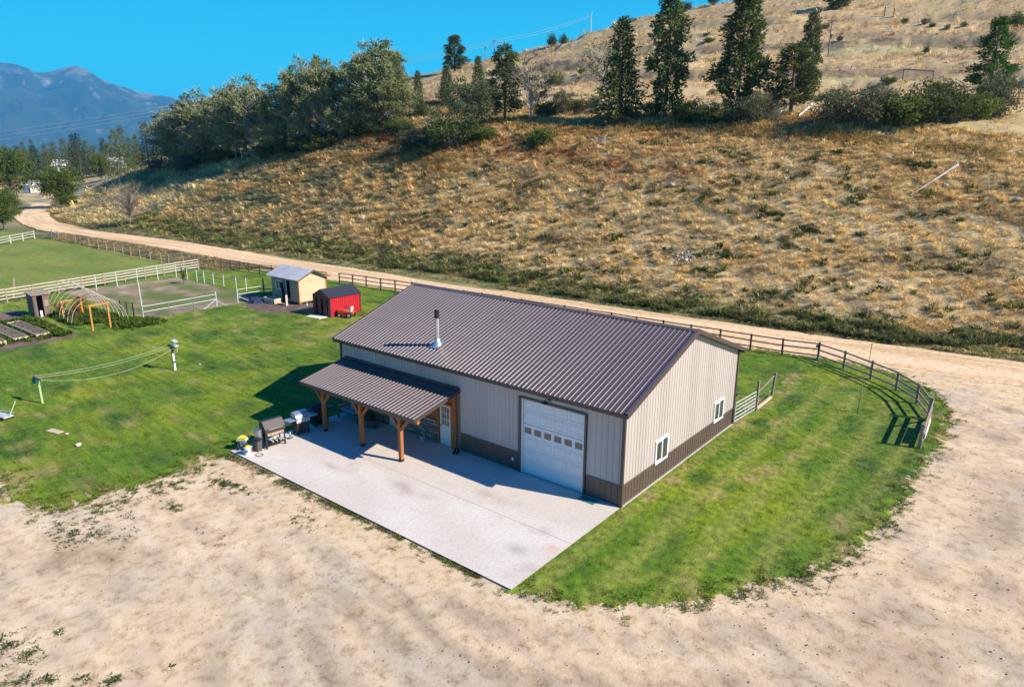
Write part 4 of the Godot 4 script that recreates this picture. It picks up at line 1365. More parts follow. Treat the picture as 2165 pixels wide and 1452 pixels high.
	var shr := [
		[dark, -66.3, -60.5, 5.2, 8.8, "big dark rounded bush left of the open pine"],
		[dark, -89.3, -119.6, 3.9, 5.0, "dark bush on the slope behind the pale grey tree"],
		[wil, -59.1, -80.4, 4.1, 4.2, "small open bush between the pale grey tree and the dense fir"],
		[grn, -51.5, -64.1, 2.9, 4.6, "bright green round bush alone on the slope"],
		[dark, -58.0, -74.2, 3.3, 4.2, "dark bush at the foot of the pale grey tree"],
		[grn, -58.6, -83.3, 2.3, 5.2, "low green brush left of the dense fir"],
		[wil, -54.7, -82.6, 3.0, 4.4, "grey-green brush touching the dense fir's left side"],
		[dark, -166.9, -226.6, 5.2, 4.2, "left one of the two small round trees on the skyline"],
		[dark, -162.8, -229.2, 4.8, 4.2, "right one of the two small round trees on the skyline"],
		[dark, -146.5, -256.4, 2.2, 3.4, "tiny bush on the skyline right of the tall pole"],
		[dark, -118.5, -274.4, 6.2, 6.4, "round bush on the skyline between the two tall pines"],
		[dark, -125.0, -262.0, 3.6, 5.0, "bush on the skyline behind the ragged pine"],
		[dark, -103.0, -293.9, 4.4, 8.4, "wide dark bush on the skyline right of the tallest pine"],
		[grn, -41.5, -80.4, 2.6, 4.2, "low green bush between the dense fir and the ragged pine"],
		[grn, -34.8, -77.4, 3.7, 6.0, "green bush right of the ragged pine's bare trunk"],
		[dark, -31.2, -77.1, 3.3, 5.8, "dark bush left of the tallest pine's trunk"],
		[dark, -28.3, -77.5, 3.0, 5.8, "dark bush in front of the tallest pine's trunk"],
		[wil, -24.9, -77.7, 4.0, 6.2, "grey willow bush right of the tallest pine"],
		[thin, -23.9, -81.7, 6.1, 3.8, "bare vase-shaped bush behind the grey willow"],
		[thin, -21.9, -78.2, 2.9, 4.2, "twiggy bush left of the white pipes"],
		[wil, -14.0, -78.7, 4.6, 7.4, "broad grey-brown willow right of the white pipes"],
		[wil, -10.6, -78.9, 5.1, 7.8, "largest grey willow of the right-hand hedge"],
		[dark, -8.3, -80.8, 4.0, 5.4, "dark bush between the willows and the green bush"],
		[grn, -6.7, -80.7, 4.0, 7.0, "glossy green bush in the right-hand hedge"],
		[dark, -4.3, -83.3, 5.0, 7.0, "tall dark bush behind the glossy green one"],
		[dark, -2.0, -85.2, 4.4, 5.8, "dark bush below the bright green pine"],
		[grn, 0.1, -88.2, 3.6, 5.8, "green bush at the foot of the bright green pine"],
		[wil, 2.0, -92.9, 5.2, 6.0, "grey leaning willow at the right end of the hedge"],
		[dark, -6.9, -205.0, 4.3, 5.4, "dark bush high on the right side of the hill"],
		[dark, -8.7, -118.2, 2.6, 4.4, "low dark bush left of the bright green pine"],
		[wil, -121.6, -57.6, 1.8, 2.8, "small bush hiding the left end of the number board"],
		[grn, -113.6, -57.4, 2.4, 4.2, "tufted green bush right of the number board"],
		[dark, -103.5, -59.0, 2.8, 6.2, "dark bush under the full aspens"],
		[dark, -97.5, -60.2, 3.0, 6.4, "dark bush under the thin-crowned aspen"],
		[grn, -93.6, -63.2, 2.4, 5.6, "green bush under the tallest aspen"],
		[dark, -108.2, -58.6, 2.9, 6.0, "dark bush under mid stand"],
		[dark, -137.1, -60.2, 2.8, 6.6, "dark bush under the bushy aspen"],
		[wil, -174.4, -63.8, 2.8, 6.4, "grey bush at the left end of the aspens"],
		[wil, -150.5, -59.4, 3.4, 10.0, "wide grey-green bush in front of the stand"],
		[dark, -89.7, -64.9, 2.1, 5.6, "low bush at the right foot of the tallest aspen"],
		[wil, -76.3, -58.2, 1.8, 5.0, "low sage-green bush on the break of the slope"],
		[wil, -75.2, -61.0, 1.9, 5.8, "wide sage-green bush behind the low one"],
		[dark, -69.4, -58.0, 2.2, 4.2, "dark bush left of the big rounded bush"],
		[green, -185.9, -45.3, 3.6, 4.9, "small bright green tree at the foot of the leafy one by the bend"],
		[thin, -162.5, -44.2, 1.9, 6.8, "low brown bush beside the road bend"],
		[wil, -91.8, -69.6, 1.7, 4.8, "grey bush on the slope behind the tallest aspen"],
		[wil, -79.9, -64.4, 1.8, 5.4, "grey-green bush on the open slope right of the aspens"]]
	shr.append_array([
		[dark, -99.5, -58.6, 2.6, 5.6, "dark undergrowth bush in front of the thin-crowned aspen"],
		[dark, -116.0, -59.0, 3.0, 6.2, "dark undergrowth bush below the second bare-topped aspen"],
		[dark, -132.0, -59.6, 3.2, 7.0, "dark undergrowth bush left of the white slatted railing"],
		[dark, -144.0, -62.0, 3.6, 8.0, "dark undergrowth bush below the seventh aspen"],
		[dark, -157.0, -63.0, 3.4, 8.4, "dark undergrowth bush below the broad aspen"],
		[grn, -86.0, -66.6, 2.4, 4.8, "green undergrowth bush trailing right of the aspen stand"],
		[dark, -83.2, -66.0, 2.2, 4.4, "dark undergrowth bush trailing farthest right of the aspen stand"],
		[wil, -72.0, -63.0, 2.6, 5.6, "grey-green bush left of the bluish-leaved tree"],
		[grn, -62.0, -63.0, 2.4, 5.0, "green bush under the bluish-leaved tree"]])
	for i in 26:
		var x := rg.randf_range(-120.0, 4.0)
		var z := rg.randf_range(-235.0, -108.0)
		shr.append([[dark, wil, grn][i % 3], x, z, rg.randf_range(0.9, 2.0), rg.randf_range(1.6, 3.6), "small scrub bush scattered over the open upper hill"])
	for c in shr:
		var s: Vector2 = sw.get(c[0], Vector2(11, 11))
		plant("shrub", c[5], "shrub", "shrubs on the hillside", Vector3(c[1], gy(c[1], c[2]) - 0.05, c[2]), c[0], M.twig_grey, M.leaf, Vector3(c[4] / s.y, c[3] / s.x, c[4] / s.y), rg.randf() * TAU, "stems", "foliage")

# ---------------------------------------------------------------- grass
func tuft(n: int, hh: float, spread: float, wd: float, droop: float, sd: int, tone := 0.25) -> ArrayMesh:
	var rg := RandomNumberGenerator.new()
	rg.seed = sd
	leaves_new()
	for i in n:
		var a := rg.randf() * TAU
		var out := Vector3(cos(a), 0, sin(a))
		var p := out * spread * sqrt(rg.randf()) + Vector3(0, -0.02, 0)
		var l := hh * rg.randf_range(0.55, 1.1)
		var dr := droop * rg.randf_range(0.3, 1.2)
		var m := p + Vector3(0, l * 0.62, 0) + out * dr * l * 0.3
		var e := p + Vector3(0, l * (1.0 - 0.35 * dr), 0) + out * dr * l
		var s := out.cross(Vector3.UP).rotated(Vector3.UP, rg.randf_range(-0.9, 0.9)) * wd
		var c := Color.WHITE * (1.0 - tone * rg.randf())
		var nn := (m - p).cross(s).normalized()
		LV.append_array([p - s, p + s, m + s * 0.8, p - s, m + s * 0.8, m - s * 0.8, m - s * 0.8, m + s * 0.8, e])
		for k in 9:
			LN.append(nn)
			LC.append(c)
	return leaves_mesh()

func scatter(called: String, label: String, mesh: ArrayMesh, buf: PackedFloat32Array, n: int, category: String):
	var mm := MultiMesh.new()
	mm.transform_format = MultiMesh.TRANSFORM_3D
	mm.use_colors = true
	mm.mesh = mesh
	mm.instance_count = n
	mm.buffer = buf
	var o := MultiMeshInstance3D.new()
	o.name = numbered(called)
	o.multimesh = mm
	o.material_override = M.blade
	add_child(o)
	o.set_meta("kind", "stuff")
	o.set_meta("label", label)
	o.set_meta("category", category)

func put(buf: PackedFloat32Array, x: float, y: float, z: float, s: float, sy: float, a: float, c: Color):
	var ca := cos(a) * s
	var sa := sin(a) * s
	buf.append_array([ca, 0.0, sa, x, 0.0, s * sy, 0.0, y, -sa, 0.0, ca, z, c.r, c.g, c.b, 1.0])

func build_grass():
	var rg := RandomNumberGenerator.new()
	rg.seed = 99
	# mown lawn
	var mown := [tuft(7, 0.05, 0.085, 0.008, 1.6, 1), tuft(7, 0.045, 0.095, 0.009, 1.9, 2)]
	var bufs := [PackedFloat32Array(), PackedFloat32Array()]
	for i in 400000:
		var x := rg.randf_range(-66.0, 9.4)
		var z := rg.randf_range(-27.8, 18.0)
		var dist := Vector2(x - 11.9, z - 21.7).length()
		if rg.randf() > pow(minf(1.0, 27.0 / dist), 2.0):
			continue
		if x > -17.3 and x < -0.02 and z < 6.9 and z > -11.5:
			continue
		if Vector2((x + 43.8) / 4.2, (z + 13.6) / 3.0).length() < 0.95 or (x < -46 and z > 2.6) or (x < -47.2 and z > -14.6 and z < -2.6):
			continue
		if not on_lawn(x, z):
			continue
		var c := lawn_col(x, z)
		var v := rg.randf_range(0.6, 1.55)
		var far := clampf(dist / 30.0, 0.8, 2.4)
		put(bufs[i % 2], x, 0.0, z, far * rg.randf_range(0.8, 1.3), rg.randf_range(0.7, 1.3) / sqrt(far), rg.randf() * TAU, c * v)
	for k in 2:
		scatter("lawn_grass", "short mown green grass of the lawn round the barn", mown[k], bufs[k], bufs[k].size() / 16, "grass")
	# uneven taller clumps that the mower left
	var tall := tuft(10, 0.1, 0.09, 0.008, 1.3, 8, 0.4)
	var tb := PackedFloat32Array()
	for i in 60000:
		var x := rg.randf_range(-40.0, 9.4)
		var z := rg.randf_range(-27.0, 15.6)
		if (x > -17.3 and x < -0.02 and z < 6.9 and z > -11.5) or NB.get_noise_2d(x * 0.7 + 33.0, z * 0.7) + 0.5 * NC.get_noise_2d(x * 2.1, z * 2.1) < 0.16 or not on_lawn(x, z):
			continue
		put(tb, x, 0.0, z, rg.randf_range(0.5, 1.15), rg.randf_range(0.6, 1.1), rg.randf() * TAU, lawn_col(x, z) * rg.randf_range(0.75, 1.3))
	scatter("lawn_clumps", "taller uneven clumps of grass in the lawn", tall, tb, tb.size() / 16, "grass")
	# ragged weeds along the edges of the lawn and strewn over the yard
	var weed := [tuft(12, 0.095, 0.1, 0.011, 1.4, 5), tuft(11, 0.08, 0.11, 0.012, 1.6, 6)]
	bufs = [PackedFloat32Array(), PackedFloat32Array()]
	for i in 110000:
		var k := rg.randi() % 2
		var x := rg.randf_range(-34.0, 10.0)
		var z := rg.randf_range(-27.0, 20.0)
		if x > -17.3 and x < -0.02 and z < 6.9 and z > -11.5:
			continue
		var g := edge_gap(Vector2(x, z), LAWN_POLY)
		var clump := NB.get_noise_2d(x * 1.1 + 200.0, z * 1.1)
		var in_ := Geometry2D.is_point_in_polygon(Vector2(x, z), LAWN_POLY)
		var lush := x < -12.0 and z > 6.0
		var reach := (1.6 if lush else 0.8) if in_ else 0.9
		if g > reach or clump < (0.02 if in_ else -0.05 + g * 0.55) or (not in_ and rg.randf() < g):
			continue
		put(bufs[k], x, 0.0, z, rg.randf_range(0.45, 1.1), rg.randf_range(0.6, 1.2), rg.randf() * TAU, Color(0.075, 0.15, 0.015).lerp(Color(0.2, 0.235, 0.04), rg.randf()))
	for a in [[-13.9, 13.4, 1.4, 0.9, 160], [-14.2, 8.9, 0.5, 0.35, 130], [-13.2, 8.6, 0.9, 0.3, 120], [-13.6, 11.0, 0.5, 0.3, 60], [-10.2, 11.3, 0.8, 0.5, 30], [-8.9, 8.4, 0.9, 0.4, 50], [-8.3, 17.5, 0.35, 0.25, 60], [-7.7, 18.0, 0.3, 0.25, 50], [-7.0, 17.6, 0.25, 0.2, 40], [-9.4, 17.9, 0.6, 0.5, 160], [-5.6, 16.5, 0.25, 0.2, 36], [-4.8, 15.3, 0.25, 0.2, 30], [-10.3, 18.6, 1.0, 0.7, 300], [-6.3, 17.0, 0.2, 0.2, 30], [-8.9, 16.7, 0.2, 0.15, 26], [-14.6, 14.3, 1.0, 0.5, 200], [-15.6, 12.4, 0.7, 0.8, 160], [-15.2, 10.4, 0.6, 0.6, 120], [7.6, -2.0, 0.7, 0.9, 150], [6.9, 0.3, 0.7, 0.8, 170], [6.0, 2.2, 0.6, 0.6, 90], [8.5, -7.1, 0.3, 0.5, 50], [8.3, -4.9, 0.3, 0.6, 60]]:
		for i in a[4]:
			var x: float = a[0] + rg.randfn() * a[2] * 0.6
			var z: float = a[1] + rg.randfn() * a[3] * 0.6
			if NB.get_noise_2d(x * 2.0, z * 2.0) < 0.0:
				continue
			put(bufs[i % 2], x, -0.02, z, rg.randf_range(0.5, 1.0), rg.randf_range(0.5, 1.0), rg.randf() * TAU, Color(0.06, 0.095, 0.025).lerp(Color(0.13, 0.16, 0.05), rg.randf()))
	# dry grass against the front edge of the apron
	for i in 2600:
		var x := rg.randf_range(-16.8, -0.2)
		if NB.get_noise_2d(x * 0.8, 400.0) + rg.randf() * 0.5 < 0.12:
			continue
		put(bufs[i % 2], x, -0.03, 6.92 + absf(rg.randfn()) * (0.06 if x > -9.0 else 0.22), rg.randf_range(0.35, 0.8), rg.randf_range(0.4, 0.9), rg.randf() * TAU, Color(0.2, 0.15, 0.07).lerp(Color(0.11, 0.12, 0.04), rg.randf()))
	for k in 2:
		scatter("yard_weeds", "green weeds along the lawn edge and over the dirt yard", weed[k], bufs[k], bufs[k].size() / 16, "weeds")
	# dry grass of the hillside
	var dry := [tuft(11, 0.42, 0.24, 0.02, 2.0, 11), tuft(11, 0.36, 0.28, 0.024, 2.4, 12), tuft(11, 0.55, 0.18, 0.018, 1.4, 13)]
	bufs = [PackedFloat32Array(), PackedFloat32Array(), PackedFloat32Array()]
	for i in 165000:
		var x: float
		var z: float
		var near := rg.randf()
		if near < 0.78:
			x = rg.randf_range(-120.0, 34.0); z = -34.6 - 48.0 * pow(rg.randf(), 1.15)
		elif near < 0.9:
			x = rg.randf_range(-200.0, -60.0); z = rg.randf_range(-68.0, -33.0)
		else:
			x = rg.randf_range(-190.0, 30.0); z = -80.0 - 230.0 * pow(rg.randf(), 1.5)
		var y := hill(x, z)
		if y < 0.03:
			continue
		var clump := NC.get_noise_2d(x * 0.55 + 300.0, z * 0.7)
		if clump < -0.1 and rg.randf() < 0.75:
			continue
		var c := hill_col(x, z)
		var d := -35.0 - z
		var dist := Vector2(x - 11.9, z - 21.7).length()
		var s := rg.randf_range(0.45, 1.05) * (1.0 + 0.6 * maxf(clump, 0.0)) * clampf(dist / 75.0, 0.85, 3.2)
		put(bufs[i % 3], x, gy(x, z), z, s, rg.randf_range(0.6, 1.1), rg.randf() * TAU, c * rg.randf_range(0.95, 1.7) * (1.0 + 0.5 * maxf(clump, 0.0)))
	for k in 3:
		scatter("hillside_grass", "dry straw-coloured grass covering the hillside", dry[k], bufs[k], bufs[k].size() / 16, "grass")
	# leafy weeds: the strip beside the road and tufts up the slope
	var leafy := [tuft(22, 0.7, 0.3, 0.04, 0.8, 15, 0.5), tuft(20, 0.55, 0.26, 0.045, 1.1, 16, 0.5)]
	bufs = [PackedFloat32Array(), PackedFloat32Array()]
	for i in 26000:
		var x: float
		var z: float
		var c: Color
		if i % 2 == 0:
			x = rg.randf_range(-130.0, 40.0)
			z = -34.6 - absf(rg.randfn()) * 1.9 - 0.03 * maxf(x, 0.0) * 2.0
			if x > -6.0:
				z -= 0.09 * (x + 6.0)
			if NB.get_noise_2d(x * 0.2, z * 0.4) < 0.08:
				continue
			c = Color(0.14, 0.18, 0.045).lerp(Color(0.36, 0.33, 0.14), rg.randf())
		else:
			x = rg.randf_range(-110.0, 20.0)
			z = rg.randf_range(-70.0, -37.0)
			if NB.get_noise_2d(x * 0.16 + 70.0, z * 0.3) + 0.35 * NC.get_noise_2d(x * 0.8, z * 0.8) < 0.42:
				continue
			c = Color(0.08, 0.115, 0.02).lerp(Color(0.19, 0.21, 0.05), rg.randf())
			if x < -72.0:
				c = Color(0.14, 0.16, 0.09).lerp(Color(0.22, 0.23, 0.13), rg.randf())
		put(bufs[(i / 2) % 2], x, gy(x, z), z, rg.randf_range(0.6, 1.3), rg.randf_range(0.6, 1.2), rg.randf() * TAU, c)
	for k in 2:
		scatter("green_weeds", "leafy green weeds beside the road and up the slope", leafy[k], bufs[k], bufs[k].size() / 16, "weeds")
	# the verge between the road and the pasture fence
	bufs = [PackedFloat32Array(), PackedFloat32Array(), PackedFloat32Array()]
	for i in 9000:
		var x := rg.randf_range(-128.0, -66.0)
		var z := rg.randf_range(-25.4, -20.0) + (0.0 if x > -100.0 else (x + 100.0) * -0.05)
		put(bufs[i % 3], x, -0.04, z, rg.randf_range(0.5, 1.1), rg.randf_range(0.4, 1.0), rg.randf() * TAU, STRAW.lerp(SAGE, clampf(0.4 + NB.get_noise_2d(x * 0.3, z * 0.3), 0, 1)) * rg.randf_range(0.7, 1.15))
	for k in 3:
		scatter("verge_grass", "dry grass on the verge between road and pasture", dry[k], bufs[k], bufs[k].size() / 16, "grass")

	# long golden grass on the lip of the slope below the trees
	bufs = [PackedFloat32Array(), PackedFloat32Array(), PackedFloat32Array()]
	for i in 7000:
		var x := rg.randf_range(-110.0, 30.0)
		var lip := -75.0 if x > -38.0 else -75.0 + (-38.0 - x) * 0.3
		var z := maxf(lip, -75.0) + 1.2 * NB.get_noise_2d(x * 0.1, 55.0) + rg.randfn() * 0.9
		if x < -60.0:
			z = -56.5 + 2.0 * NB.get_noise_2d(x * 0.08, 55.0) + rg.randfn() * 0.8
		if NB.get_noise_2d(x * 0.12, 71.0) < -0.25:
			continue
		put(bufs[i % 3], x, gy(x, z), z, rg.randf_range(1.0, 1.9), rg.randf_range(0.8, 1.3), rg.randf() * TAU, Color(0.56, 0.4, 0.15).lerp(Color(0.44, 0.32, 0.12), rg.randf()) * rg.randf_range(0.9, 1.4))
	for k in 3:
		scatter("lip_grass", "long golden grass along the lip of the slope below the trees", dry[k], bufs[k], bufs[k].size() / 16, "grass")
	# grass along the far edge of the road
	bufs = [PackedFloat32Array(), PackedFloat32Array(), PackedFloat32Array()]
	var edge := Curve2D.new()
	for q in pairs(ROAD_FAR):
		edge.add_point(q)
	for i in 12000:
		var off := edge.get_baked_length() * rg.randf()
		var q := edge.sample_baked(off)
		var q2 := edge.sample_baked(off + 0.5)
		var side := (q2 - q).normalized().orthogonal()
		if side.y > 0.0:
			side = -side
		var p := q + side * (0.15 + 4.5 * pow(rg.randf(), 1.3))
		var green := clampf(0.45 + NB.get_noise_2d(p.x * 0.2, p.y * 0.4), 0, 1)
		put(bufs[i % 3], p.x, gy(p.x, p.y), p.y, rg.randf_range(0.45, 0.95), rg.randf_range(0.4, 1.0), rg.randf() * TAU, Color(0.34, 0.27, 0.12).lerp(Color(0.11, 0.14, 0.04), green) * rg.randf_range(0.8, 1.3))
	for k in 3:
		scatter("verge_grass", "rough grass along the far edge of the dirt road", dry[k], bufs[k], bufs[k].size() / 16, "grass")
	# pasture grass
	var pg := PackedFloat32Array()
	for i in 26000:
		var x := rg.randf_range(-140.0, -66.0)
		var z := rg.randf_range(-19.5, 30.0)
		if x > -70.6 + (z + 19.0) * 0.2:
			continue
		var n := NA.get_noise_2d(x * 0.07, z * 0.1)
		var tuftc := Color(0.13, 0.2, 0.012).lerp(Color(0.24, 0.26, 0.03), clampf(n + 0.4, 0, 1))
		if NB.get_noise_2d(x * 0.35 + 11.0, z * 0.5) > 0.55:
			tuftc = Color(0.06, 0.1, 0.02)
		put(pg, x, -0.02, z, rg.randf_range(1.6, 3.4), rg.randf_range(0.3, 0.7), rg.randf() * TAU, tuftc * rg.randf_range(0.65, 1.45))
	scatter("pasture_grass", "short green grass of the pasture beyond the white fence", mown[0], pg, pg.size() / 16, "grass")
	# loose stones and crumbs on the dirt
	var peb := lump(rg, 0.7)
	var pb := PackedFloat32Array()
	for i in 16000:
		var x := rg.randf_range(-24.0, 22.0)
		var z := rg.randf_range(-28.0, 22.0)
		if (x > -17.0 and x < 0.1 and z < 7.0) or on_lawn(x, z) or z < -26.0 and x < 3.0:
			continue
		var s := 0.02 + 0.05 * pow(rg.randf(), 4.0)
		put(pb, x, -0.02, z, s, 0.8, rg.randf() * TAU, Color(0.27, 0.22, 0.17).lerp(Color(0.6, 0.52, 0.42), rg.randf()))
	scatter("gravel", "loose small stones strewn over the dirt yard", peb, pb, pb.size() / 16, "gravel")

# ---------------------------------------------------------------- on the apron and under the porch
func smoker(p: Node3D):
	# local: z along the barrel, x towards the user
	var st := start()
	add_prism(st, PackedVector2Array([Vector2(-0.30, 0.78), Vector2(0.30, 0.78), Vector2(0.30, 0.98), Vector2(0.02, 1.30), Vector2(-0.2, 1.30), Vector2(-0.30, 1.1)]), -0.5, 0.5)
	piece(p, "lid", st.commit(), M.smoker)
	bar(p, "lid_handle", Vector3(0.36, 0.97, -0.36), Vector3(0.36, 0.97, 0.36), 0.035, 0.035, M.steel)
	bx(p, "fire_box", Vector3(0, 0.7, 0), Vector3(0.56, 0.16, 0.98), M.black_metal)
	var plate := bx(p, "name_plate", Vector3(0.29, 0.69, 0.0), Vector3(0.02, 0.11, 0.8), M.pale_wood)
	for i in 12:
		bx(p, "print_mark", Vector3(0.302, 0.69, -0.35 + i * 0.062), Vector3(0.004, [0.07, 0.055, 0.06][i % 3], [0.035, 0.022, 0.04][(i * 2) % 3]), M.maroon)
	for z in [-0.46, 0.46]:
		for x in [-0.25, 0.25]:
			bx(p, "leg", Vector3(x, 0.36, z), Vector3(0.05, 0.56, 0.05), M.black)
			rod(p, "caster", Vector3(x - 0.02, 0.05, z), Vector3(x + 0.02, 0.05, z), 0.05, M.rubber)
	bx(p, "lower_shelf", Vector3(0, 0.17, 0), Vector3(0.5, 0.03, 0.92), M.black)
	bx(p, "side_panel", Vector3(0, 0.42, 0.5), Vector3(0.54, 0.5, 0.02), M.black)
	bx(p, "side_shelf", Vector3(0, 0.86, -0.72), Vector3(0.44, 0.025, 0.38), M.smoker)
	st = start()
	add_lathe(st, [Vector2(0, 0.0), Vector2(0.17, 0.0), Vector2(0.17, 0.34), Vector2(0.19, 0.35), Vector2(0.19, 0.38), Vector2(0, 0.40)], 16)
	piece(p, "pellet_hopper", st.commit(), M.galvanized, Transform3D(Basis.IDENTITY, Vector3(0.0, 0.62, 0.7)))
	st = start()
	for i in 9:
		add_lathe(st, [Vector2(0, 0), Vector2(0.045, 0.02), Vector2(0.05, 0.09), Vector2(0, 0.13)], 8, Vector3(-0.14 + 0.14 * (i % 3), 0.185, -0.3 + 0.2 * (i / 3)))
	piece(p, "stored_jars", st.commit(), M.rock)

func gas_grill(p: Node3D):
	var st := start()
	var prof := PackedVector2Array([Vector2(-0.27, 0.80), Vector2(0.27, 0.80), Vector2(0.27, 0.86)])
	for i in 7:
		var a := i / 6.0 * 1.75
		prof.append(Vector2(0.27 - 0.42 * (1.0 - cos(a)), 0.86 + 0.25 * sin(a)))
	prof.append(Vector2(-0.27, 1.02))
	add_prism(st, prof, -0.36, 0.36)
	piece(p, "lid", st.commit(), M.steel)
	bar(p, "lid_handle", Vector3(0.32, 0.86, -0.28), Vector3(0.32, 0.86, 0.28), 0.03, 0.03, M.steel)
	bx(p, "cabinet", Vector3(-0.02, 0.44, 0), Vector3(0.46, 0.66, 0.66), M.black)
	bx(p, "door_panel", Vector3(0.215, 0.38, 0.16), Vector3(0.02, 0.48, 0.3), M.smoker)
	bx(p, "door_panel", Vector3(0.215, 0.38, -0.16), Vector3(0.02, 0.48, 0.3), M.charcoal)
	bx(p, "control_panel", Vector3(0.26, 0.72, 0), Vector3(0.05, 0.14, 0.7), M.house_white)
	for i in 4:
		rod(p, "knob", Vector3(0.28, 0.72, -0.24 + i * 0.16), Vector3(0.32, 0.72, -0.24 + i * 0.16), 0.03, M.black)
	for s in [-1.0, 1.0]:
		bx(p, "side_shelf", Vector3(0.0, 0.80, s * 0.6), Vector3(0.46, 0.05, 0.44), M.steel)
	for z in [-0.28, 0.28]:
		for x in [-0.2, 0.2]:
			rod(p, "wheel", Vector3(x, 0.06, z - 0.02), Vector3(x, 0.06, z + 0.02), 0.06, M.rubber)

func build_porch_things():
	smoker(thing("pellet_smoker", "long brown-lidded pellet smoker on black legs at the left edge of the apron", "smoker", Vector3(-15.85, 0.035, 5.2), -0.08))
	gas_grill(thing("gas_grill", "gas grill with domed stainless lid, half in the porch shade", "grill", Vector3(-16.15, 0.035, 3.45), -0.1))
	var k := thing("covered_grill", "dark grill behind the stainless one, wholly in the porch shade", "grill", Vector3(-16.4, 0.035, 2.2), -0.1)
	bx(k, "cabinet", Vector3(0, 0.44, 0), Vector3(0.46, 0.7, 0.8), M.black)
	var st := start()
	add_prism(st, PackedVector2Array([Vector2(-0.26, 0.79), Vector2(0.26, 0.79), Vector2(0.22, 1.0), Vector2(0.0, 1.1), Vector2(-0.22, 1.04)]), -0.4, 0.4)
	piece(k, "lid", st.commit(), M.navy)
	bx(k, "side_shelf", Vector3(0, 0.8, -0.62), Vector3(0.42, 0.03, 0.4), M.black_metal)
	for z in [-0.34, 0.34]:
		rod(k, "wheel", Vector3(0.2, 0.07, z - 0.02), Vector3(0.2, 0.07, z + 0.02), 0.07, M.rubber)
	# slim bin with a black bag
	k = thing("trash_bin", "slim grey bin with a black bag over its rim, left of the smoker", "bin", Vector3(-15.82, 0.035, 6.05), 0.2)
	st = start()
	for i in 4:
		var a := PI / 4 + i * PI / 2
		var b := a + PI / 2
		var lo := Vector3(cos(a) * 0.2, 0, sin(a) * 0.17)
		var lo2 := Vector3(cos(b) * 0.2, 0, sin(b) * 0.17)
		var up := Vector3(0, 0.56, 0)
		quad(st, lo, lo2, lo2 * 1.28 + up, lo * 1.28 + up)
	piece(k, "bin_body", st.commit(), M.charcoal)
	bx(k, "bag_rim", Vector3(0, 0.57, 0), Vector3(0.42, 0.06, 0.36), M.black, Vector3(0.06, 0.1, 0.05))
	bx(k, "bag_fold", Vector3(0.05, 0.61, 0.02), Vector3(0.24, 0.07, 0.22), M.navy, Vector3(0.2, 0.5, 0.1))
	# pressure washer with yellow hood
	k = thing("pressure_washer", "small machine with yellow hood on a wheeled silver frame at the apron corner", "machine", Vector3(-16.5, 0.035, 6.35), 0.5)
	bx(k, "hood", Vector3(0, 0.58, 0), Vector3(0.42, 0.08, 0.36), M.yellow, Vector3(0.05, 0, 0.08))
	bx(k, "tray", Vector3(0.0, 0.51, 0), Vector3(0.5, 0.05, 0.42), M.galv_pale, Vector3(0.05, 0, 0.08))
	bx(k, "engine", Vector3(0, 0.32, 0), Vector3(0.26, 0.3, 0.24), M.steel)
	bx(k, "pump", Vector3(0.12, 0.2, 0.06), Vector3(0.16, 0.14, 0.14), M.charcoal)
	for x in [-0.17, 0.17]:
		for z in [-0.14, 0.14]:
			bar(k, "frame_leg", Vector3(x, 0.5, z), Vector3(x * 1.2, 0.06, z * 1.2), 0.025, 0.025, M.galvanized)
	for z in [-0.2, 0.2]:
		rod(k, "wheel", Vector3(-0.2, 0.1, z - 0.025), Vector3(-0.2, 0.1, z + 0.025), 0.1, M.rubber)
	# bucket
	k = thing("bucket", "white bucket with yellow things heaped in it and dark print on its side", "bucket", Vector3(-15.81, 0.035, 6.56))
	st = start()
	add_lathe(st, [Vector2(0, 0), Vector2(0.13, 0), Vector2(0.155, 0.33), Vector2(0.165, 0.34), Vector2(0.165, 0.36), Vector2(0.15, 0.36), Vector2(0.13, 0.28), Vector2(0, 0.27)], 22)
	piece(k, "bucket_body", st.commit(), M.white_paint)
	for i in 4:
		bx(k, "printed_mark", Vector3(0.148 * cos(0.5 + i * 0.25), 0.2 + 0.02 * (i % 2), 0.148 * sin(0.5 + i * 0.25)), Vector3(0.006, 0.09, 0.03), M.print_dark, Vector3(0, -(0.5 + i * 0.25), 0))
	st = start()
	add_lathe(st, [Vector2(0.13, 0.3), Vector2(0.11, 0.4), Vector2(0.05, 0.44), Vector2(0, 0.44)], 14)
	piece(k, "yellow_contents", st.commit(), M.yellow)
	k = thing("tool_caddy", "low green-topped tool caddy beside the white bucket", "caddy", Vector3(-16.05, 0.035, 6.3), 0.4)
	bx(k, "tray", Vector3(0, 0.14, 0), Vector3(0.3, 0.22, 0.24), M.charcoal)
	bx(k, "lid", Vector3(0, 0.27, 0), Vector3(0.28, 0.04, 0.22), M.green_paint, Vector3(0.1, 0, 0))
	st = start()
	var loop := []
	var rad := []
	for i in 40:
		var a := i * 0.42
		loop.append(Vector3(-15.32 + cos(a) * (0.22 + 0.02 * sin(i * 1.7)), 0.048 + 0.004 * (i % 3), 6.28 + sin(a) * 0.13 * (1.0 + 0.2 * sin(i))))
		rad.append(0.011)
	add_tube(st, loop, rad, 5)
	tag(piece(self, "hose", st.commit(), M.fence_grey), "thin brown hose looped on the concrete right of the bucket", "hose")
	k = thing("propane_cylinder", "small silver cylinder between the smoker and the stainless grill", "cylinder", Vector3(-15.9, 0.035, 4.25))
	st = start()
	add_lathe(st, [Vector2(0, 0), Vector2(0.1, 0), Vector2(0.12, 0.03), Vector2(0.12, 0.05), Vector2(0.05, 0.07), Vector2(0.045, 0.24), Vector2(0, 0.25)], 14)
	piece(k, "tank", st.commit(), M.galvanized)
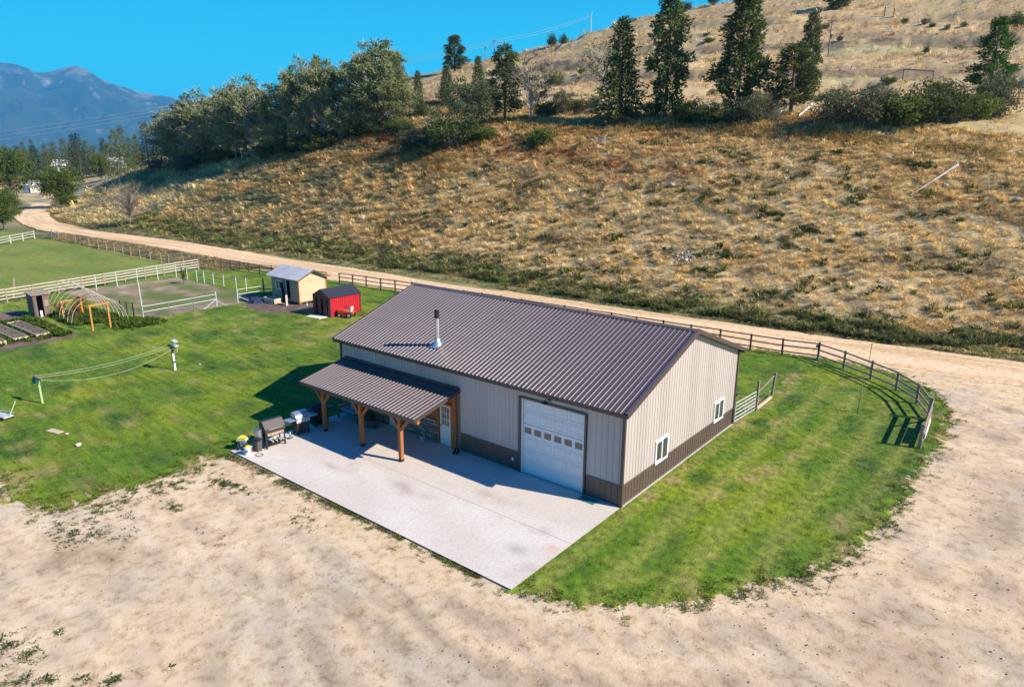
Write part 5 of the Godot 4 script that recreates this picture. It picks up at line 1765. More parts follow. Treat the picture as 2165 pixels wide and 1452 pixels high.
	rod(k, "valve", Vector3(0, 0.24, 0), Vector3(0, 0.34, 0), 0.025, M.house_white)
	# bench with cushions
	k = thing("porch_bench", "bench with grey-blue seat cushion and two pillows against the porch wall", "bench", Vector3(-15.75, 0.035, 0.62))
	for x in [-0.75, 0.75]:
		for z in [-0.28, 0.3]:
			bx(k, "leg", Vector3(x, 0.22, z), Vector3(0.07, 0.44, 0.07), M.booth_wood)
		bx(k, "armrest", Vector3(x, 0.62, 0.0), Vector3(0.09, 0.05, 0.66), M.pale_wood)
		bx(k, "arm_post", Vector3(x, 0.5, 0.28), Vector3(0.06, 0.24, 0.06), M.booth_wood)
	for i in 5:
		bx(k, "seat_slat", Vector3(0, 0.4, -0.24 + i * 0.13), Vector3(1.5, 0.03, 0.11), M.booth_wood)
	for i in 4:
		bx(k, "back_slat", Vector3(0, 0.55 + i * 0.12, -0.3 - i * 0.02), Vector3(1.5, 0.09, 0.03), M.booth_wood, Vector3(-0.18, 0, 0))
	cushion(k, "seat_cushion", Vector3(0, 0.46, 0.03), Vector3(1.4, 0.11, 0.58), Vector3.ZERO)
	cushion(k, "pillow", Vector3(0.1, 0.68, -0.12), Vector3(0.44, 0.42, 0.15), Vector3(-0.35, 0.1, 0.05))
	cushion(k, "pillow", Vector3(0.55, 0.67, -0.12), Vector3(0.42, 0.4, 0.15), Vector3(-0.35, -0.1, -0.08))
	k = thing("planter_box", "grey box planter with a drooping plant in the porch shade", "planter", Vector3(-13.95, 0.035, 0.75), 0.1)
	bx(k, "box", Vector3(0, 0.2, 0), Vector3(0.48, 0.4, 0.4), M.charcoal)
	var pl := broadleaf(0.5, 0.6, 71, 24, 16, 0.07, Color(0.04, 0.05, 0.02), Color(0.1, 0.11, 0.05), true)
	piece(k, "plant", pl[1], M.leaf, Transform3D(Basis.IDENTITY, Vector3(0, 0.36, 0)))
	k = thing("side_table", "small dark round-topped table beside the grey planter", "table", Vector3(-14.5, 0.035, 1.0))
	st = start()
	add_lathe(st, [Vector2(0, 0.5), Vector2(0.25, 0.5), Vector2(0.25, 0.47), Vector2(0.03, 0.46), Vector2(0.03, 0.04), Vector2(0.18, 0.0)], 18)
	piece(k, "table_body", st.commit(), M.booth_wood)
	k = thing("pail", "small blue-grey pail against the stone wainscot", "pail", Vector3(-10.73, 0.035, 0.36))
	st = start()
	add_lathe(st, [Vector2(0, 0), Vector2(0.12, 0), Vector2(0.15, 0.3), Vector2(0.14, 0.3), Vector2(0.115, 0.03), Vector2(0, 0.03)], 18)
	piece(k, "pail_body", st.commit(), M.cushion)
	tag(bx(self, "door_mat", Vector3(-1.3, 0.044, 0.33), Vector3(0.75, 0.014, 0.42), M.teal), "small dark green mat right of the big white door", "mat")
	k = thing("boots", "pair of dark boots beside the wooden corner board", "boots", Vector3(-8.5, 0.035, 0.35), 0.4)
	for s in [-0.08, 0.08]:
		bx(k, "boot_foot", Vector3(s, 0.05, 0.06), Vector3(0.09, 0.1, 0.26), M.black)
		rod(k, "boot_shaft", Vector3(s, 0.06, -0.03), Vector3(s, 0.24, -0.03), 0.05, M.black)

func cushion(p: Node3D, called: String, c: Vector3, s: Vector3, rot: Vector3):
	# a plump block: a grid sphere squared off
	var st := start()
	var n := 10
	var m := 16
	for i in n:
		for j in m:
			var q := []
			for e in [[0, 0], [0, 1], [1, 1], [1, 0]]:
				var a: float = PI * (i + e[0]) / n - PI / 2
				var b: float = TAU * (j + e[1]) / m
				var u := Vector3(cos(a) * cos(b), sin(a), cos(a) * sin(b))
				q.append(Vector3(signf(u.x) * pow(absf(u.x), 0.45), signf(u.y) * pow(absf(u.y), 0.7), signf(u.z) * pow(absf(u.z), 0.45)) * 0.5 * s)
			quad(st, q[0], q[1], q[2], q[3])
	piece(p, called, st.commit(), M.cushion, Transform3D(Basis.from_euler(rot), c))

# ---------------------------------------------------------------- sheds
func gable_wall(w: float, eave: float, ridge: float, thick: float) -> ArrayMesh:
	var st := start()
	add_prism(st, PackedVector2Array([Vector2(-w / 2, 0), Vector2(w / 2, 0), Vector2(w / 2, eave), Vector2(0, ridge), Vector2(-w / 2, eave)]), 0, thick)
	return st.commit()

func build_sheds():
	# plywood shed on skids: front wall faces +z
	var k := thing("plywood_shed", "plywood shed with pale blue metal roof and open dark doorway", "shed", Vector3(-46.93, 0.0, -17.6))
	var L := 4.4
	var D := 3.0
	var fl := 0.3
	for z in [0.2, 1.5, 2.8]:
		bx(k, "skid", Vector3(L / 2, 0.12, z), Vector3(L, 0.2, 0.12), M.fence_brown)
	bx(k, "floor_frame", Vector3(L / 2, fl - 0.02, D / 2), Vector3(L - 0.02, 0.14, D - 0.02), M.osb)
	var ev := 2.32
	# front wall round a window and the doorway, each sheet of plywood by itself
	var doorx := [2.42, 3.08]
	bx(k, "plywood_sheet", Vector3(0.38, (fl + ev) / 2, D), Vector3(0.74, ev - fl, 0.03), M.osb)
	bx(k, "plywood_sheet", Vector3(1.22, (fl + 1.2) / 2, D), Vector3(0.92, 1.2 - fl, 0.03), M.osb)
	bx(k, "plywood_sheet", Vector3(1.22, (1.95 + ev) / 2, D), Vector3(0.92, ev - 1.95, 0.03), M.osb)
	bx(k, "plywood_sheet", Vector3(2.05, (fl + ev) / 2, D), Vector3(0.72, ev - fl, 0.03), M.osb)
	bx(k, "plywood_sheet", Vector3(2.75, (2.14 + ev) / 2, D), Vector3(0.66, ev - 2.14, 0.03), M.osb)
	bx(k, "plywood_sheet", Vector3(3.74, (fl + ev) / 2, D), Vector3(1.3, ev - fl, 0.03), M.osb)
	bx(k, "back_wall", Vector3(L / 2, (fl + ev) / 2, 0), Vector3(L, ev - fl, 0.03), M.osb)
	bx(k, "side_wall", Vector3(0, (fl + ev) / 2, D / 2), Vector3(0.03, ev - fl, D - 0.04), M.osb)
	# lit gable: lower sheets and the gable triangle
	bx(k, "plywood_sheet", Vector3(L, fl + 0.42, D / 2), Vector3(0.03, 0.82, D - 0.04), M.plywood)
	bx(k, "plywood_sheet", Vector3(L, fl + 1.33, D / 2), Vector3(0.032, 0.98, D - 0.04), M.plywood)
	var gw := start()
	add_prism(gw, PackedVector2Array([Vector2(-D / 2, 0), Vector2(D / 2, 0), Vector2(D / 2, 0.18), Vector2(0, 0.98), Vector2(-D / 2, 0.18)]), -0.015, 0.015)
	for x in [0.0, L]:
		piece(k, "gable_end", gw.commit() if x == 0.0 else gw.commit(), M.plywood if x > 0 else M.osb, Transform3D(Basis(Vector3(0, 0, 1), Vector3.UP, Vector3(-1, 0, 0)), Vector3(x, fl + 1.84, D / 2)))
	for z in [0.0, D]:
		bx(k, "corner_post", Vector3(L + 0.01, (fl + ev) / 2 - 0.1, z), Vector3(0.09, ev - 0.1, 0.09), M.orange_wood)
	var wn := Node3D.new()
	wn.name = "window"
	k.add_child(wn)
	for s in [[Vector3(0.78, 1.575, D + 0.02), Vector3(0.07, 0.82, 0.06)], [Vector3(1.66, 1.575, D + 0.02), Vector3(0.07, 0.82, 0.06)], [Vector3(1.22, 1.96, D + 0.02), Vector3(0.95, 0.07, 0.06)], [Vector3(1.22, 1.19, D + 0.02), Vector3(0.95, 0.07, 0.06)], [Vector3(1.22, 1.575, D + 0.02), Vector3(0.05, 0.74, 0.05)]]:
		bx(wn, "frame", s[0], s[1], M.white_paint)
	for x in [1.0, 1.44]:
		bx(wn, "pane", Vector3(x, 1.575, D + 0.005), Vector3(0.39, 0.7, 0.01), M.glass)
	bx(k, "door_jamb", Vector3(doorx[0] - 0.02, (fl + 2.14) / 2, D + 0.01), Vector3(0.06, 2.14 - fl, 0.06), M.white_paint)
	bx(k, "door_jamb", Vector3(doorx[1] + 0.02, (fl + 2.14) / 2, D + 0.01), Vector3(0.05, 2.14 - fl, 0.06), M.pale_wood)
	bx(k, "open_door", Vector3(2.24, 1.1, D + 0.28), Vector3(0.03, 1.7, 0.5), M.black, Vector3(0, 0.5, 0.12))
	# roof: ribbed sheets on both slopes
	var run := D / 2 + 0.34
	var rise := 0.83
	var dv := Vector3(0, rise, -run).normalized()
	var sl := Vector2(run, rise).length()
	var fr := Transform3D(Basis(Vector3(1, 0, 0), dv, Vector3(1, 0, 0).cross(dv)), Vector3(-0.45, ev + 0.04, D + 0.34))
	sheets(k, "roof_panel", fr, L + 0.85, 0.88, 0.0, func(_x: float) -> float: return sl, M.galvanized, 0.018)
	var db := Vector3(0, rise, run).normalized()
	fr = Transform3D(Basis(Vector3(-1, 0, 0), db, Vector3(-1, 0, 0).cross(db)), Vector3(L + 0.4, ev + 0.04, -0.34))
	sheets(k, "roof_panel", fr, L + 0.85, 0.88, 0.0, func(_x: float) -> float: return sl, M.galvanized, 0.018)
	for s in [[D + 0.34, 1], [-0.34, -1]]:
		bar(k, "rake_board", Vector3(L + 0.39, ev - 0.02, s[0]), Vector3(L + 0.39, ev + rise - 0.03, D / 2), 0.03, 0.09, M.booth_wood)
		for i in 3:
			bar(k, "purlin", Vector3(L, ev + rise * i / 3.0, lerpf(s[0], D / 2, i / 3.0)), Vector3(L + 0.38, ev + rise * i / 3.0, lerpf(s[0], D / 2, i / 3.0)), 0.05, 0.05, M.osb)
	# doorstep
	k = thing("step_stand", "white-painted wooden step stand before the plywood shed's doorway", "steps", Vector3(-43.3, 0.012, -13.75), 0.1)
	bx(k, "step_board", Vector3(-0.55, 0.1, 0.1), Vector3(1.1, 0.06, 0.3), M.pale_wood)
	bx(k, "newel_board", Vector3(0.1, 0.5, 0.1), Vector3(0.05, 1.0, 0.22), M.fence_white)
	bx(k, "side_board", Vector3(-0.5, 0.06, -0.1), Vector3(1.0, 0.1, 0.05), M.fence_white)
	k = thing("feed_box", "pale open wooden box on the bare soil beside the plywood shed", "box", Vector3(-45.4, 0.012, -13.6), 0.05)
	for s in [[Vector3(0, 0.25, 0.4), Vector3(1.7, 0.5, 0.04)], [Vector3(0, 0.25, -0.4), Vector3(1.7, 0.5, 0.04)], [Vector3(0.85, 0.25, 0), Vector3(0.04, 0.5, 0.76)], [Vector3(-0.85, 0.25, 0), Vector3(0.04, 0.5, 0.76)]]:
		bx(k, "side_board", s[0], s[1], M.pale_wood)
	bx(k, "contents", Vector3(0, 0.2, 0), Vector3(1.62, 0.3, 0.74), M.booth_wood)
	# dark tarp heap
	var st := start()
	var rg := RandomNumberGenerator.new()
	rg.seed = 8
	var hh := []
	for j in 9:
		for i in 13:
			var e := 0.0 if i == 0 or j == 0 or i == 12 or j == 8 else rg.randf_range(0.08, 0.3) + 0.25 * exp(-pow((i - 8) / 2.0, 2) - pow((j - 4) / 2.0, 2))
			hh.append(Vector3(-1.6 + i * 0.27, e, -0.9 + j * 0.22))
	for j in 8:
		for i in 12:
			quad(st, hh[j * 13 + i], hh[j * 13 + i + 1], hh[(j + 1) * 13 + i + 1], hh[(j + 1) * 13 + i])
	var tarp := piece(self, "tarp_heap", st.commit(), M.navy, Transform3D(Basis.IDENTITY, Vector3(-47.6, 0.01, -12.9)))
	tag(tarp, "dark navy tarp heaped on the soil left of the pale box", "tarp")
	k = thing("water_barrel", "bright blue barrel behind the plywood shed", "barrel", Vector3(-48.6, 0.0, -18.2))
	st = start()
	add_lathe(st, [Vector2(0, 0), Vector2(0.27, 0), Vector2(0.3, 0.2), Vector2(0.3, 0.9), Vector2(0.27, 1.2), Vector2(0.0, 1.22)], 18)
	piece(k, "barrel_body", st.commit(), M.blue_tarp)
	bx(k, "stand", Vector3(0, -0.0, 0), Vector3(0.6, 0.06, 0.6), M.fence_grey)
	# red metal shed: gable end faces +z
	k = thing("red_shed", "small red metal shed with dark ribbed roof and maroon doors", "shed", Vector3(-38.49, 0.0, -16.55))
	var W := 2.34
	var Z := 3.25
	ev = 1.72
	var top := 2.27
	sheets(k, "wall_panel", Transform3D(Basis(Vector3(0, 0, -1), Vector3.UP, Vector3(1, 0, 0)), Vector3(W, 0, Z)), Z, 0.81, 0.03, func(_x: float) -> float: return ev, M.red_metal, 0.03)
	sheets(k, "wall_panel", Transform3D(Basis(Vector3(0, 0, 1), Vector3.UP, Vector3(-1, 0, 0)), Vector3(0, 0, 0)), Z, 0.81, 0.03, func(_x: float) -> float: return ev, M.red_metal, 0.03)
	piece(k, "gable_wall", gable_wall(W, ev, top, 0.03), M.red_metal, Transform3D(Basis.IDENTITY, Vector3(W / 2, 0, 0)))
	# front gable with gaps either side of the doors
	for s in [[0.17, 0.34], [W - 0.17, 0.34]]:
		bx(k, "front_panel", Vector3(s[0], ev / 2, Z), Vector3(s[1], ev, 0.03), M.maroon)
	var fg := start()
	add_prism(fg, PackedVector2Array([Vector2(-W / 2, 0), Vector2(W / 2, 0), Vector2(0, top - ev)]), -0.015, 0.015)
	piece(k, "front_gable", fg.commit(), M.maroon, Transform3D(Basis.IDENTITY, Vector3(W / 2, ev, Z)))
	bx(k, "front_header", Vector3(W / 2, 1.62, Z), Vector3(W - 0.68, 0.2, 0.03), M.maroon)
	for x in [0.78, 1.56]:
		var dr := bx(k, "door", Vector3(x, 0.78, Z - 0.03), Vector3(0.5, 1.5, 0.025), M.maroon)
		bx(k, "door_handle", Vector3(x + (0.18 if x < 1 else -0.18), 0.8, Z - 0.005), Vector3(0.03, 0.16, 0.03), M.black)
	for p in [Vector3(0, ev / 2, Z), Vector3(W, ev / 2, Z), Vector3(W, ev / 2, 0), Vector3(0, ev / 2, 0)]:
		bx(k, "corner_trim", p, Vector3(0.08, ev, 0.08), M.red_trim)
	bx(k, "floor", Vector3(W / 2, 0.02, Z / 2), Vector3(W - 0.05, 0.04, Z - 0.05), M.booth_wood)
	run = W / 2 + 0.12
	rise = top - ev + 0.1
	sl = Vector2(run, rise).length()
	for s in [1.0, -1.0]:
		var dd := Vector3(-s * run, rise, 0).normalized()
		var ax := Vector3(0, 0, -s)
		sheets(k, "roof_panel", Transform3D(Basis(ax, dd, ax.cross(dd)), Vector3(W / 2 + s * run, ev - 0.04, Z / 2 + s * (Z / 2 + 0.12))), Z + 0.24, 0.87, 0.0, func(_x: float) -> float: return sl, M.shed_roof, 0.018)
	# riding mower
	k = thing("riding_mower", "small orange-red riding mower parked against the red shed's long side", "mower", Vector3(-35.25, 0.0, -14.3), -1.15)
	var ms := start()
	add_prism(ms, PackedVector2Array([Vector2(-0.25, 0), Vector2(0.25, 0), Vector2(0.24, 0.26), Vector2(0.16, 0.34), Vector2(-0.16, 0.34), Vector2(-0.24, 0.26)]), 0.0, 0.62)
	piece(k, "hood", ms.commit(), M.mower_red, Transform3D(Basis.IDENTITY, Vector3(0, 0.34, 0.12)))
	bx(k, "fender", Vector3(0, 0.46, -0.35), Vector3(0.72, 0.12, 0.62), M.mower_red)
	bx(k, "seat", Vector3(0, 0.6, -0.3), Vector3(0.42, 0.12, 0.4), M.stone_white)
	bx(k, "seat_back", Vector3(0, 0.78, -0.5), Vector3(0.42, 0.34, 0.09), M.stone_white, Vector3(-0.2, 0, 0))
	bx(k, "mower_deck", Vector3(0, 0.2, -0.05), Vector3(0.9, 0.14, 0.55), M.mower_red)
	bar(k, "steering_column", Vector3(0, 0.66, 0.2), Vector3(0, 0.88, 0.02), 0.04, 0.04, M.black)
	ms = start()
	var ring := []
	var rr := []
	for i in 17:
		ring.append(Vector3(cos(TAU * i / 16) * 0.17, sin(TAU * i / 16) * 0.06 + 0.9, sin(TAU * i / 16) * 0.15))
		rr.append(0.015)
	add_tube(ms, ring, rr, 5)
	piece(k, "steering_wheel", ms.commit(), M.black)
	for s in [[-0.4, -0.42, 0.24, 0.2], [0.4, -0.42, 0.24, 0.2], [-0.34, 0.55, 0.17, 0.14], [0.34, 0.55, 0.17, 0.14]]:
		var wh := Node3D.new()
		wh.name = "wheel"
		k.add_child(wh, true)
		wh.position = Vector3(s[0], s[2], s[1])
		rod(wh, "tyre", Vector3(-s[3] / 2, 0, 0), Vector3(s[3] / 2, 0, 0), s[2], M.rubber)
		rod(wh, "rim", Vector3(-s[3] / 2 - 0.01, 0, 0), Vector3(s[3] / 2 + 0.01, 0, 0), s[2] * 0.5, M.stone_white)
	var pad := bx(self, "concrete_pad", Vector3(-37.25, 0.02, -12.65), Vector3(1.7, 0.07, 1.0), M.stone_white, Vector3(0, 0.12, 0))
	tag(pad, "pale concrete pad in front of the red shed's doors", "pad")
	k = thing("yard_hydrant", "short white standpipe between the plywood shed and the red shed", "standpipe", Vector3(-40.59, 0.0, -14.02))
	rod(k, "pipe", Vector3(0, 0, 0), Vector3(0, 0.55, 0), 0.05, M.white_paint)
	bar(k, "spout", Vector3(0, 0.5, 0), Vector3(0.16, 0.46, 0.05), 0.05, 0.05, M.white_paint)
	bar(k, "handle", Vector3(-0.05, 0.56, 0), Vector3(0.12, 0.6, 0), 0.03, 0.03, M.white_paint)

# ---------------------------------------------------------------- fences
func rails(k: Node3D, a: Vector3, b: Vector3, heights: Array, w: float, t: float, m: Material, rg: RandomNumberGenerator):
	for hh in heights:
		bar(k, "rail", a + Vector3(0, hh + rg.randf_range(-0.02, 0.02), 0), b + Vector3(0, hh + rg.randf_range(-0.02, 0.02), 0), t, w, m)

func run_fence(called: String, label: String, pts: Array, post_h: float, post_w: float, pm: Material, heights: Array, w: float, t: float, rm: Material, mesh := false) -> Node3D:
	var rg := RandomNumberGenerator.new()
	rg.seed = int(absf(pts[0].x) * 10)
	var k := thing(called, label, "fence", Vector3(pts[0].x, 0, pts[0].y))
	var o := Vector3(pts[0].x, 0, pts[0].y)
	for i in pts.size():
		var p := Vector3(pts[i].x, 0, pts[i].y) - o
		bar(k, "post", p + Vector3(0, -0.1, 0), p + Vector3(rg.randf_range(-0.02, 0.02), post_h + rg.randf_range(-0.05, 0.05), rg.randf_range(-0.02, 0.02)), post_w, post_w, pm)
		if i > 0:
			var q := Vector3(pts[i - 1].x, 0, pts[i - 1].y) - o
			rails(k, q, p, heights, w, t, rm, rg)
			if mesh:
				piece(k, "wire_mesh", mesh_net(q, p, 0.95, 0.16), M.wire)
	return k

# woven wire between two posts
func mesh_net(a: Vector3, b: Vector3, hh: float, gap: float) -> ArrayMesh:
	var st := start()
	var n := int(a.distance_to(b) / gap)
	for i in n + 1:
		var p := a.lerp(b, float(i) / n)
		add_tube(st, [p + Vector3(0, 0.04, 0), p + Vector3(0, hh, 0)], [0.0022, 0.0022], 3)
	for j in int(hh / gap) + 1:
		add_tube(st, [a + Vector3(0, 0.05 + j * gap, 0), b + Vector3(0, 0.05 + j * gap, 0)], [0.0022, 0.0022], 3)
	return st.commit()

func wires(k: Node3D, a: Vector3, b: Vector3, heights: Array, r: float, m: Material, sag := 0.0):
	for hh in heights:
		var st := start()
		var pts := []
		var rad := []
		for i in 9:
			var t := i / 8.0
			pts.append(a.lerp(b, t) + Vector3(0, hh - sag * 4.0 * t * (1.0 - t), 0))
			rad.append(r)
		add_tube(st, pts, rad, 4)
		piece(k, "wire", st.commit(), m)

func line_of(a: Vector2, b: Vector2, n: int) -> Array:
	var out := []
	for i in n + 1:
		out.append(a.lerp(b, float(i) / n))
	return out

func build_fences():
	# brown rail fence along the road
	var left := [Vector2(-69.3, -21.7), Vector2(-67.1, -21.7), Vector2(-65.2, -21.8), Vector2(-63.4, -21.9), Vector2(-61.4, -22.1), Vector2(-59.4, -22.4), Vector2(-57.3, -22.8), Vector2(-55.2, -23.2), Vector2(-53.1, -23.6), Vector2(-51.05, -23.9)]
	var mid := [Vector2(-51.05, -23.9), Vector2(-49.0, -24.1), Vector2(-47.0, -24.3), Vector2(-45.0, -24.5), Vector2(-42.8, -24.6), Vector2(-40.9, -24.9)] + line_of(Vector2(-38.6, -25.1), Vector2(-6.8, -26.2), 14) + [Vector2(-4.5, -26.2), Vector2(-2.27, -26.3), Vector2(0.0, -26.8)]
	var bend := [Vector2(0.0, -26.8), Vector2(1.95, -25.6), Vector2(3.83, -24.3), Vector2(5.52, -22.9), Vector2(6.88, -21.1), Vector2(7.8, -18.8)]
	run_fence("rail_fence", "dark brown rail fence beside the road left of the plywood shed", left, 1.14, 0.1, M.fence_brown, [0.32, 0.7, 1.06], 0.07, 0.05, M.fence_brown)
	mid.remove_at(0)
	run_fence("rail_fence", "dark brown rail fence between the road and the barn's back", mid, 1.2, 0.11, M.fence_brown, [0.3, 0.72, 1.12], 0.08, 0.05, M.fence_brown)
	bend.remove_at(0)
	var bf := run_fence("rail_fence", "curved grey-brown rail fence with wire round the corner of the lawn", [Vector2(0.0, -26.8)] + bend, 1.2, 0.13, M.fence_grey, [0.28, 0.7, 1.1], 0.09, 0.06, M.fence_grey, true)
	bx(bf, "reflector_box", Vector3(-0.1, 0.95, 0.1), Vector3(0.16, 0.16, 0.12), M.black)
	# last panel at the drive with a long white board on its outside
	var k := thing("fence_panel", "three-board fence panel at the end of the curved fence, white board on its outside", "fence panel", Vector3(7.86, 0, -18.6))
	var a := Vector3.ZERO
	var b := Vector3(0.26, 0, 4.5)
	for p in [a, b]:
		bar(k, "post", p + Vector3(0, -0.1, 0), p + Vector3(0, 1.25, 0), 0.14, 0.14, M.fence_grey)
	for hh in [0.3, 0.72, 1.12]:
		bar(k, "board", a + Vector3(0.08, hh, 0), b + Vector3(0.08, hh, 0), 0.04, 0.15, M.fence_grey)
	bar(k, "white_board", a.lerp(b, 0.35) + Vector3(0.14, 0.5, 0), a.lerp(b, 0.9) + Vector3(0.14, 0.5, 0), 0.03, 0.3, M.house_white)
	bar(k, "brace", a + Vector3(0.0, 0.1, 0.1), a.lerp(b, 0.45) + Vector3(0, 1.1, 0), 0.04, 0.08, M.fence_grey)
	# tube gate at the barn corner
	k = thing("tube_gate", "white six-bar tube gate hinged at the barn's far corner", "gate", Vector3(0.06, 0.0, -11.55))
	var e := Vector3(0.16, 0, -2.5)
	for i in 6:
		rod(k, "bar", Vector3(0, 0.12 + 0.2 * i, 0), e + Vector3(0, 0.12 + 0.2 * i, 0), 0.024, M.galv_pale)
	for t in [0.0, 0.5, 1.0]:
		rod(k, "upright", e * t + Vector3(0, 0.1, 0), e * t + Vector3(0, 1.14, 0), 0.024, M.galv_pale)
	k = thing("wire_fence", "two wooden posts with slanting brace and wire beyond the white tube gate", "fence", Vector3(0.24, 0, -14.25))
	bar(k, "post", Vector3(0, -0.1, 0), Vector3(0.0, 1.7, 0), 0.11, 0.11, M.fence_grey)
	bar(k, "post", Vector3(-0.05, -0.1, -2.6), Vector3(0.05, 1.55, -2.6), 0.11, 0.11, M.fence_grey)
	bar(k, "brace_rail", Vector3(0, 1.0, 0), Vector3(0, 1.35, -2.6), 0.05, 0.06, M.fence_grey)
	bar(k, "foot_timber", Vector3(0, 0.08, -0.1), Vector3(-0.03, 0.08, -2.5), 0.12, 0.12, M.pale_wood)
	wires(k, Vector3(0, 0, 0), Vector3(0, 0, -2.6), [0.5, 0.8, 1.1], 0.004, M.wire)
	wires(k, Vector3(0, 0.1, -2.6), Vector3(0, 1.2, -0.1), [0.0], 0.006, M.wire)
	wires(k, Vector3(0.0, 0, -2.6), Vector3(4.4, 0, -3.2), [0.15, 0.4, 0.65, 0.9, 1.2], 0.004, M.wire)
	k = thing("steel_post", "thin grey steel post standing alone in the lawn inside the curved fence", "post", Vector3(4.65, 0, -17.45))
	rod(k, "shaft", Vector3(0, -0.1, 0), Vector3(0.04, 1.6, 0), 0.035, M.galvanized)
	bx(k, "wire_clip", Vector3(0.03, 1.2, 0), Vector3(0.09, 0.03, 0.09), M.wire)
	k = thing("marker_stake", "slim rusty stake at the road's edge outside the curved fence", "stake", Vector3(2.95, -0.02, -28.0))
	bar(k, "shaft", Vector3(0, 0, 0), Vector3(0.03, 1.4, 0), 0.05, 0.03, M.fence_brown)
	bx(k, "cap", Vector3(0.03, 1.35, 0.0), Vector3(0.06, 0.12, 0.035), M.orange_wood)
	# white rail fence across the back of the garden
	var wf := line_of(Vector2(-62.4, 11.6), Vector2(-70.04, -19.1), 13)
	k = run_fence("white_rail_fence", "long white four-rail fence between the garden and the pasture", wf, 1.3, 0.12, M.fence_grey, [0.32, 0.62, 0.92, 1.2], 0.1, 0.05, M.fence_white)
	bar(k, "leaning_post", Vector3(-4.6, 0, -10.6), Vector3(-4.5, 1.8, -10.9), 0.16, 0.16, M.fence_grey)
	# old wire fence on the verge
	var old := [Vector2(-122.0, -20.4), Vector2(-118.2, -20.1), Vector2(-114.4, -19.9), Vector2(-110.3, -19.9), Vector2(-104.9, -19.8), Vector2(-99.8, -19.2), Vector2(-97.0, -19.2), Vector2(-93.5, -18.9), Vector2(-90.5, -18.8), Vector2(-88.2, -18.9), Vector2(-84.9, -18.7), Vector2(-82.1, -18.8), Vector2(-78.9, -18.7), Vector2(-77.0, -18.8), Vector2(-74.0, -19.2), Vector2(-70.4, -19.3)]
	k = run_fence("wire_fence", "old wire fence on leaning posts between the verge and the pasture", old, 1.25, 0.13, M.pole_wood, [], 0.1, 0.1, M.pole_wood)
	for i in old.size() - 1:
		var o := Vector3(old[0].x, 0, old[0].y)
		wires(k, Vector3(old[i].x, 0, old[i].y) - o, Vector3(old[i + 1].x, 0, old[i + 1].y) - o, [0.4, 0.75, 1.1], 0.008, M.wire)
	k = run_fence("pasture_fence", "pale rail fence at the far left end of the pasture", line_of(Vector2(-110.0, -6.0), Vector2(-121.8, -17.8), 5), 1.3, 0.14, M.fence_white, [0.4, 0.8, 1.2], 0.1, 0.05, M.galv_pale)
	k = thing("farm_gate", "green tube gate at the far corner of the pasture", "gate", Vector3(-121.9, 0, -17.9))
	for i in 5:
		rod(k, "bar", Vector3(0, 0.2 + 0.24 * i, 0), Vector3(4.2, 0.2 + 0.24 * i, -1.9), 0.035, M.teal)
	for t in [0.0, 0.5, 1.0]:
		rod(k, "upright", Vector3(4.2 * t, 0.1, -1.9 * t), Vector3(4.2 * t, 1.25, -1.9 * t), 0.035, M.teal)

